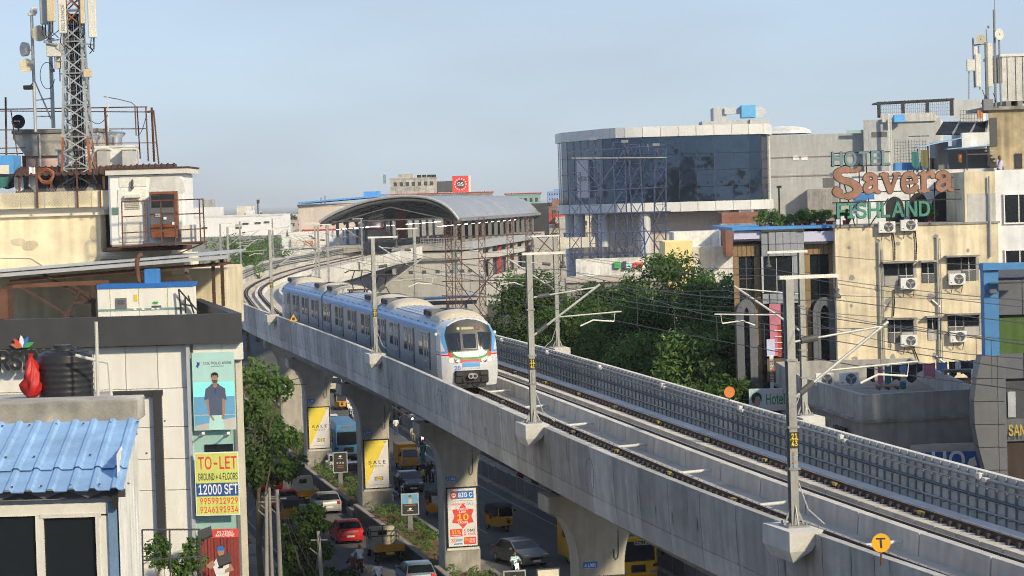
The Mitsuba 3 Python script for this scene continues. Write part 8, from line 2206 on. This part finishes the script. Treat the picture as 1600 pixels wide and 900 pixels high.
def person(label,shirt,trousers,pose="stand",hair="hair",skin="skin",group=None,dy=0.0,skirt=False):
 """One continuous figure, its surface split by what covers it; faces +y."""
 J={k:np.array(v,float)+[0,dy,0]for k,v in{**_BASE,**POSES[pose]}.items()}
 tip=lambda a,b,t:J[a]+(J[b]-J[a])*t
 foot=lambda a:J[a]+[0,0.15,-0.03]
 hand=lambda a,b:J[b]+(J[b]-J[a])/np.linalg.norm(J[b]-J[a])*0.13
 bones=[("hip","chest",.145,.165,0),("chest","neck",.165,.07,0),("ls","rs",.075,.075,0),("ls","chest",.075,.15,0),("rs","chest",.075,.15,0),("ls","le",.066,.05,0),("rs","re",.066,.05,0),("lp","rp",.115,.115,1),("lp","lk",.10,.068,1),("rp","rk",.10,.068,1),("lk","la",.066,.045,1),("rk","ra",.066,.045,1)]
 seg=[(J[a],J[b],r0,r1,c)for a,b,r0,r1,c in bones]
 for a,b,a2 in(("le","lh","la"),("re","rh","ra")):
  seg+=[(J[a],J[b],.046,.034,2),(J[b],hand(a,b),.036,.022,2),(J[a2],foot(a2),.045,.034,4)]
 seg+=[(J["neck"],J["head"],.055,.06,2),(J["head"]+[0,0.015,-0.05],J["head"]+[0,0.01,0.04],.078,.092,2),(J["head"]+[0,0.1,-0.02],J["head"]+[0,0.06,0.0],.014,.02,2),(J["head"]+[0,-0.02,0.06],J["head"]+[0,-0.035,0.02],.098,.092,3)]
 if skirt:
  seg+=[(J["hip"],J["hip"]-[0,0,0.72],.16,.24,1)]
 out=None
 for a,b,r0,r1,c in seg:
  s0,s1=(m3.Manifold.sphere(r,10).translate(tuple(map(float,p)))for p,r in((a,r0),(b,r1)))
  h_=m3.Manifold.batch_hull([s0,s1])
  out=h_ if out is None else out+h_
 me=out.to_mesh()
 V,F_=np.array(me.vert_properties[:,:3],float),np.array(me.tri_verts)
 C=V[F_].mean(1)
 D=[]
 for a,b,r0,r1,c in seg:
  ab=b-a
  t=np.clip((C-a)@ab/max(ab@ab,1e-9),0,1)
  D.append(np.abs(np.linalg.norm(C-a-t[:,None]*ab,axis=1)-(r0+(r1-r0)*t)))
 cov=np.array([s[4]for s in seg])[np.argmin(D,0)]
 k=thing("person",label,"person",group)
 for c,(nm,pnt)in enumerate((("shirt",shirt),("trousers",trousers),("skin",skin),("hair",hair),("shoe","black"))):
  f=F_[cov==c]
  if len(f):
   m=trimesh.Trimesh(V,f,process=False)
   m.remove_unreferenced_vertices()
   if nm=="shoe":
    for part_ in m.split(only_watertight=False):
     obj(nm,part_,pnt,k,smooth=True)
   else:
    obj(nm,m,pnt,k,smooth=True)
 return k
def bike(label,paint,scooter=False,lit=False):
 k=thing("motorcycle",label,"motorcycle","motorcycles and scooters")
 obj("fuel_tank",MB().tm(trimesh.convex.convex_hull(np.array([(x*w,y,z)for y,w,z in((0.05,.1,.72),(0.15,.14,.86),(0.45,.13,.90),(0.55,.07,.70),(0.3,.12,.6))for x in(-1,1)]))),paint,k,bsdf="GLOSS",smooth=40)
 obj("seat",MB().box((0,-0.30,0.76),(0.27,0.78,0.11),ch=0.04),"black",k)
 obj("engine",MB().box((0,0.12,0.42),(0.3,0.5,0.36),ch=0.05),"iron_dark",k,1.5)
 if scooter:
  obj("leg_shield",MB().box((0,0.52,0.62),(0.46,0.10,0.62),ch=0.06),paint,k)
 obj("fork",MB().bar((-0.09,0.52,0.95),(-0.09,0.72,0.3),0.05).bar((0.09,0.52,0.95),(0.09,0.72,0.3),0.05),"steel",k)
 obj("handlebar",MB().tube([(-0.36,0.42,1.0),(-0.2,0.5,1.02),(0.2,0.5,1.02),(0.36,0.42,1.0)],0.018,6),"black",k)
 obj("headlight",MB().ball((0,0.62,0.90),(0.10,0.08,0.10)),"chrome",k,light="lamp_white" if lit else None)
 obj("tail_light",MB().box((0,-0.76,0.72),(0.14,0.05,0.08)),"red",k)
 obj("mudguard",MB().box((0,0.72,0.62),(0.12,0.42,0.05),ch=0.01).box((0,-0.72,0.66),(0.14,0.3,0.05),ch=0.01),paint,k)
 obj("exhaust",MB().tube([(0.17,0.1,0.28),(0.19,-0.3,0.28),(0.2,-0.8,0.36)],0.045,8),"steel",k)
 for y in(-0.58,0.72):
  wk=obj("wheel",MB().lathe([(0.22,-0.05),(0.29,-0.045),(0.305,0),(0.29,0.045),(0.22,0.05),(0.22,-0.05)],n=20).moved(np.array([[0,0,1,0],[1,0,0,y],[0,1,0,0.305],[0,0,0,1.0]])),"rubber",k,smooth=40)
  sp=MB()
  for j in range(5):
   a=j*1.2566
   sp.bar((0,y,0.305),(0,y+0.23*math.cos(a),0.305+0.23*math.sin(a)),0.025)
  obj("spoke",sp,"mid_grey",wk)
 return k
def on_road(k,xy,back=False,turn=0.0,z=0.0):
 s,o=road_so(*xy)
 return put(k,mat((xy[0],xy[1],0.004+z),-road_heading(s)+(math.pi if back else 0)+turn))
def rider(xy,back,bl,pl,shirt,trousers,paint,hair="black",scooter=False,lit=False,turn=0.0,two=None):
 on_road(bike(bl,paint,scooter,lit),xy,back,turn)
 on_road(person(pl,shirt,trousers,"ride",hair,group="riders on motorcycles"),xy,back,turn)
 if two:
  on_road(person(two[0],two[1],trousers,"ride","hair",group="riders on motorcycles",dy=-0.42),xy,back,turn,0.04)
  # left carriageway, driving away
on_road(car("bright red hatchback right of the dark rounded tree, seen from behind","car_red",3.7,lights=True),(-11.25,145.97))
on_road(car("silver hatchback beside the median wall, seen from behind","car_silver",3.75),(-13.77,160.55))
on_road(car("red hatchback with glowing tail lights left of the beige pickup","car_red",3.7,lights=True),(-16.94,162.57))
on_road(car("dull red car half hidden behind the twin poles","car_red",3.8),(-19.23,174.06))
on_road(car("blue grey hatchback with lit brake lights at the bottom","car_blue",3.9,lights=True),(-5.96,127.86))
on_road(pickup("beige pickup with yellow tailgate near the median wall","truck_beige","auto_yellow"),(-15.76,165.82))
on_road(pickup("pickup with black cab rack and orange tailgate","truck_beige","auto_yellow",1.75,True),(-8.32,138.28))
on_road(auto("black hooded auto rickshaw among the riders, left lane"),(-15.96,155.8))
on_road(auto("yellow auto rickshaw under the leafy tree"),(-20.71,182.6))
rider((-9.5,133.41),False,"motorcycle under the rider with the red helmet","rider in red helmet and striped white shirt","cloth_white","cloth_cream","car_red","red")
rider((-9.68,130.03),False,"motorcycle under the maroon shirted rider","rider in maroon shirt and grey helmet","cloth_maroon","denim","black","steel")
rider((-8.01,126.72),False,"motorcycle under the white shirted rider behind the pickup","rider in plain white shirt behind the orange tailgate","cloth_white","denim","car_red","hair")
rider((-14.83,154.63),False,"motorcycle under the lilac shirted rider","rider in lilac shirt left of the silver hatchback","cloth_lilac","denim","black","hair")
rider((-14.29,152.07),False,"motorcycle just above the dark rounded tree","rider in patterned white shirt above the dark rounded tree","cloth_cream","denim","black","black")
rider((-13.87,156.32),False,"motorcycle close behind the silver hatchback","rider in cream shirt close behind the silver hatchback","cloth_white","cloth_dark","car_blue","hair")
# right carriageway, coming towards the camera
on_road(bus("yellow college bus passing behind the nearest pier","bus_yellow",11.0,word="COLLEGE",roof="sheet_grey"),(5.05,130.85),True,0.07)
on_road(bus("blue city bus between the two sale posters","bus_blue",9.0),(-15.13,196.54),True)
on_road(car("grey sedan behind the aqua shirted rider","car_grey",4.5,1.75,1.45,0.55,1.15),(-0.01,134.81),True,0.25)
on_road(car("dark maroon hatchback below the yellow goods carrier","car_dark",3.7),(-8.27,170.81),True)
on_road(car("black car behind the small sign board, left of the sale pier","car_dark",4.2,1.8,1.65,suv=True),(-12.68,176.14),True)
on_road(car("white sedan in front of the blue bus","car_white",4.3,1.7,1.5,0.5),(-14.75,184.22),True)
on_road(car("white car following the blue bus on its left","car_white",3.8),(-18.08,219.69),True)
on_road(car("white car beside the distant auto rickshaw","car_white",3.8),(-17.51,242.94),True)
on_road(auto("yellow auto rickshaw alone on the open road"),(-1.18,148.87),True,0.2)
on_road(auto("orange auto rickshaw ahead of the blue bus, farther up the road"),(-18.74,241.81),True)
on_road(auto("yellow auto rickshaw half hidden right of the sale pier"),(-13.18,225.97),True)
on_road(auto("auto rickshaw among the far motorcycles under the viaduct"),(-11.25,228.76),True)
on_road(auto("black hooded auto rickshaw tucked behind the star poster pier"),(-5.67,156.55),True)
on_road(pickup("yellow goods carrier with a tall load box","auto_yellow","auto_yellow",1.5,box="auto_yellow"),(-9.07,185.07),True)
on_road(pickup("far yellow fronted lorry at the top of the street","truck_beige","auto_yellow",1.9,box="truck_beige"),(-21.44,265.86),True)
rider((-0.3,129.08),True,"motorcycle with lit headlamp in front of the grey sedan","rider in aqua shirt in front of the grey sedan","cloth_aqua","denim","black","black",lit=True)
rider((-8.67,166.79),True,"black motorcycle in front of the dark maroon hatchback","rider all in black before the dark maroon hatchback","cloth_dark","cloth_dark","black","black")
rider((-7.47,176.55),True,"yellow scooter with bright front beside the maroon hatchback","rider on the yellow scooter","cloth_dark","denim","yellow","black",True)
rider((-9.17,161.95),True,"white fronted motorcycle right of the sale pier","rider in white helmet beside the sale pier","cloth_white","cloth_dark","car_white","white")
rider((-11.45,222.2),True,"blue motorcycle left of the far auto rickshaw","rider in dark jacket on the blue motorcycle","cloth_dark","denim","sky_blue","black")
rider((-10.21,219.93),True,"motorcycle with lit headlamp under the viaduct edge","rider in white on the motorcycle under the viaduct edge","cloth_white","denim","black","black",lit=True,two=("pillion rider in maroon under the viaduct edge","cloth_maroon"))
rider((-8.54,202.59),True,"motorcycle with lit headlamp behind the crossing man","rider in dark teal behind the crossing man","cloth_teal","cloth_dark","red","black",lit=True)
rider((-16.84,230.44),True,"motorcycle following the blue bus","rider in white following the blue bus","cloth_white","denim","black","black")
rider((-6.76,176.39),True,"black motorcycle next to the yellow scooter","rider in black next to the yellow scooter","cloth_dark","cloth_dark","black","black")
for xy,turn,lab,c in(((9.47,130.07),0.9,"black motorcycle parked at the right kerb beside a grey post","black"),((10.23,127.26),1.0,"motorcycle parked at the kerb nearest the frame bottom","car_white"),((9.25,133.62),0.8,"dark motorcycle parked behind the others at the right kerb","black")):
 on_road(bike(lab,c),xy,False,turn)
for xy,back,lab,sh,tr,pose,kw in(((-11.37,212.93),False,"man in white shirt crossing the open road","cloth_white","denim","walk",{}),((-9.37,204.43),True,"man in cream shirt walking by the yellow goods carrier","cloth_cream","cloth_olive","walk",{}),((-13.09,232.78),False,"man in white and maroon at the viaduct edge","cloth_white","cloth_maroon","stand",{}),((-12.76,234.09),True,"man in olive shirt next to the one in maroon trousers","cloth_olive","denim","stand",{}),((-7.93,189.84),False,"woman in teal dress beside the yellow goods carrier","cloth_teal","cloth_teal","walk",{"skirt":True}),((-6.96,174.82),True,"person in dark clothes standing by the black motorcycle","cloth_dark","cloth_dark","stand",{})):
 on_road(person(lab,sh,tr,pose,group="people on foot in the street",**kw),xy,back)
for sxy,lab,sh,tr in(((0.61,167.31),"person in red walking behind the pavement fence","cloth_red","cloth_dark"),((1.14,167.56),"person in white walking behind the pavement fence","cloth_white","denim")):
 p=road(road_so(*sxy)[0]+2.0,12.6,0.142)
 put(person(lab,sh,tr,"walk"),mat(p,-road_heading(150)))
put(person("man in lilac shirt on the phone at the terrace edge, upper right","cloth_lilac","denim","phone",skin="skin"),mat((28.18,129.6,23.29-1.45),-2.6))
for i,(px,lab)in enumerate(pax):
 put(person(lab,["cloth_dark","denim","cloth_lilac","cloth_dark","cloth_blue","cloth_dark","denim"][i],"cloth_dark","stand",group="passengers waiting on the station platform"),mat((-18.74+(px-652)*0.1285,453+(i%3)*1.2,zp),3.1))
 # ---------------------------------------------------------------- boards, poles and wires along the street
def board(label,xy,w,h,z,art):
 s,o=road_so(*xy)
 k=thing("board_sign",label,"sign","small advertising boards on the median")
 M=mat((xy[0],xy[1],0),-road_heading(s))
 obj("post",MB().box((0,0.1,z/2+0.2),(0.32,0.2,z+0.4)).moved(M),"mid_grey",k,0.9)
 F=Face(k,M@wallmat((-w/2,-0.06,z)))
 F.rect("frame",-0.06,-0.06,w+0.06,h+0.06,"acp_light" if art!="back" else "dark_grey",-0.1,0.12)
 if art=="back":
  F.rect("panel",0,h*0.55,w,h,"cream_light",0.021)
  F.rect("panel",0,0,w*0.42,h*0.52,"cream_light",0.021)
  F.rect("panel",w*0.58,0,w,h*0.52,"cream_light",0.021)
  return
 F.rect("panel",0,0,w,h,"charcoal",0.021,tone=0.6)
 if art=="portrait":
  F.rect("photo",0,h*0.52,w,h,"sea",0.027)
  F.poly("dress",[(w*.4,h*.53),(w*.62,h*.53),(w*.6,h*.78),(w*.42,h*.78)],"cloth_cream",0.032)
  F.poly("face",ellipse(w*.5,h*.85,0.07,0.1),"skin_light",0.034)
  F.poly("hair",Polygon(ellipse(w*.5,h*.89,0.09,0.09)).difference(Polygon(ellipse(w*.5,h*.83,0.065,0.09))),"hair",0.036)
  F.rect("caption",w*.15,h*.43,w*.85,h*.47,"rust_orange",0.027)
 else:
  for j in range(3):
   F.rect("figure",w*(.22+.22*j),h*.44,w*(.34+.22*j),h*.52,"concrete_pale",0.027)
  F.rect("caption",w*.25,h*.32,w*.75,h*.35,"rust_orange",0.027)
  F.rect("caption",w*.25,h*.22,w*.75,h*.27,"rust_orange",0.027)
 F.poly("emblem",ellipse(w*.5,h*(.27 if art=="portrait" else .82),0.1,0.07),"white",0.027)
 F.rect("caption",w*.3,h*(.16 if art=="portrait" else .7),w*.7,h*(.2 if art=="portrait" else .73),"acp_light",0.027)
board("black board with a woman's portrait among the median shrubs",(-7.07,146.57),1.05,1.3,1.55,"portrait")
board("dark board with orange print left of the sale pier",(-13.44,170.83),1.0,1.45,1.6,"print")
board("dark board with white emblem cut by the frame bottom",(-0.3,113.5),1.05,1.5,1.5,"print")
board("cream panelled back of a board cut by the frame bottom",(1.37,110.74),1.05,1.6,1.9,"back")
for a,b,r,lab in(((-11.23,99,3.93),(-11.08,99,9.18),0.12,"pale concrete utility pole with cross arms, left of its twin"),((-10.95,99,3.92),(-10.94,99,9.4),0.10,"slimmer pale utility pole, right of its twin"),((-10.69,100,3.73),(-10.71,100,9.18),0.14,"weathered grey utility pole right of the pale twins"),((-8.89,101,3.5),(-9.03,101,7.13),0.13,"short grey pole in front of the dark rounded tree")):
 k=thing("utility_pole",lab,"pole")
 obj("shaft",MB().tube([a,b],[r*0.85,r*0.6],10),"concrete_light",k,0.62,smooth=True)
 b=np.array(b)
 obj("cross_arm",MB().bar(b+[-0.35,0,-0.4],b+[0.4,0,-0.4],0.06).bar(b+[-0.4,0,-0.75],b+[0,0,-1.1],0.05),"galvanised",k,0.7)
cw=thing("street_cable","slack black cables hung along the left side of the street","cable")
for a,b,d in(((-14.19,118,13.9),(-13.83,150,9.98),0.5),((-14.2,118,13.39),(-14.24,150,10.42),0.4),((-11.81,100,11.07),(-10.71,100,9.09),0.3),((-10.71,100,9.09),(-8.75,98,5.45),0.4),((-10.53,100,8.46),(-9.51,99,5.44),0.2),((-8.95,101,7.06),(-8.97,98,5.45),0.1),((-11.09,99,9.04),(-11.08,90,11.62),0.3),((-12.28,73,10.47),(-10.97,99,9.23),0.8)):
 obj("cable",MB().tube(sag(a,b,d),0.02,4),"cable_black",cw)
gp=thing("kerb_post","short grey post at the right kerb beside the parked motorcycle","post")
obj("shaft",MB().tube([np.append((9.63,130.73),0),np.append((9.63,130.73),1.5)],0.06,8),"mid_grey",gp)
HW_=thing("overhead_cable","long cables crossing in front of the trees and the hotel","cable")
for a,b,d in(((3.68,150,16.65),(24.95,110,15.04),0.6),((2.59,150,17.19),(25.43,112,16.1),0.5),((-8.01,260,15.79),(16.73,118,16.03),1.0),((17.36,122,18.27),(29.12,122,17.51),0.2),((11.38,118,16.69),(20.38,90,14.83),0.7),((4.41,155,16.11),(12.24,120,15.73),0.4)):
 obj("cable",MB().tube(sag(a,b,d,14),0.015,4),"wire",HW_,1.5)
 # ---------------------------------------------------------------- the pale air over the city
scene["air"]={"type":"homogeneous","albedo":{"type":"rgb","value":[0.90,0.94,0.985]},"sigma_t":0.00012}
scene["haze"]={"type":"cube","to_world":T().translate([0,2950,26.5]).scale([3600,3650,28.0]),"bsdf":{"type":"null"},"interior":{"type":"ref","id":"air"}}
tag("haze","thin pale haze over the city","haze",kind="stuff")
scene["camera"]["medium"]={"type":"ref","id":"air"}
for _k in list(scene):
 if scene[_k].get("type")=="ply" and "__" not in _k and _k not in labels:
  labels[_k]={"label":_k.replace("_"," "),"category":_k.split("_")[-1]}
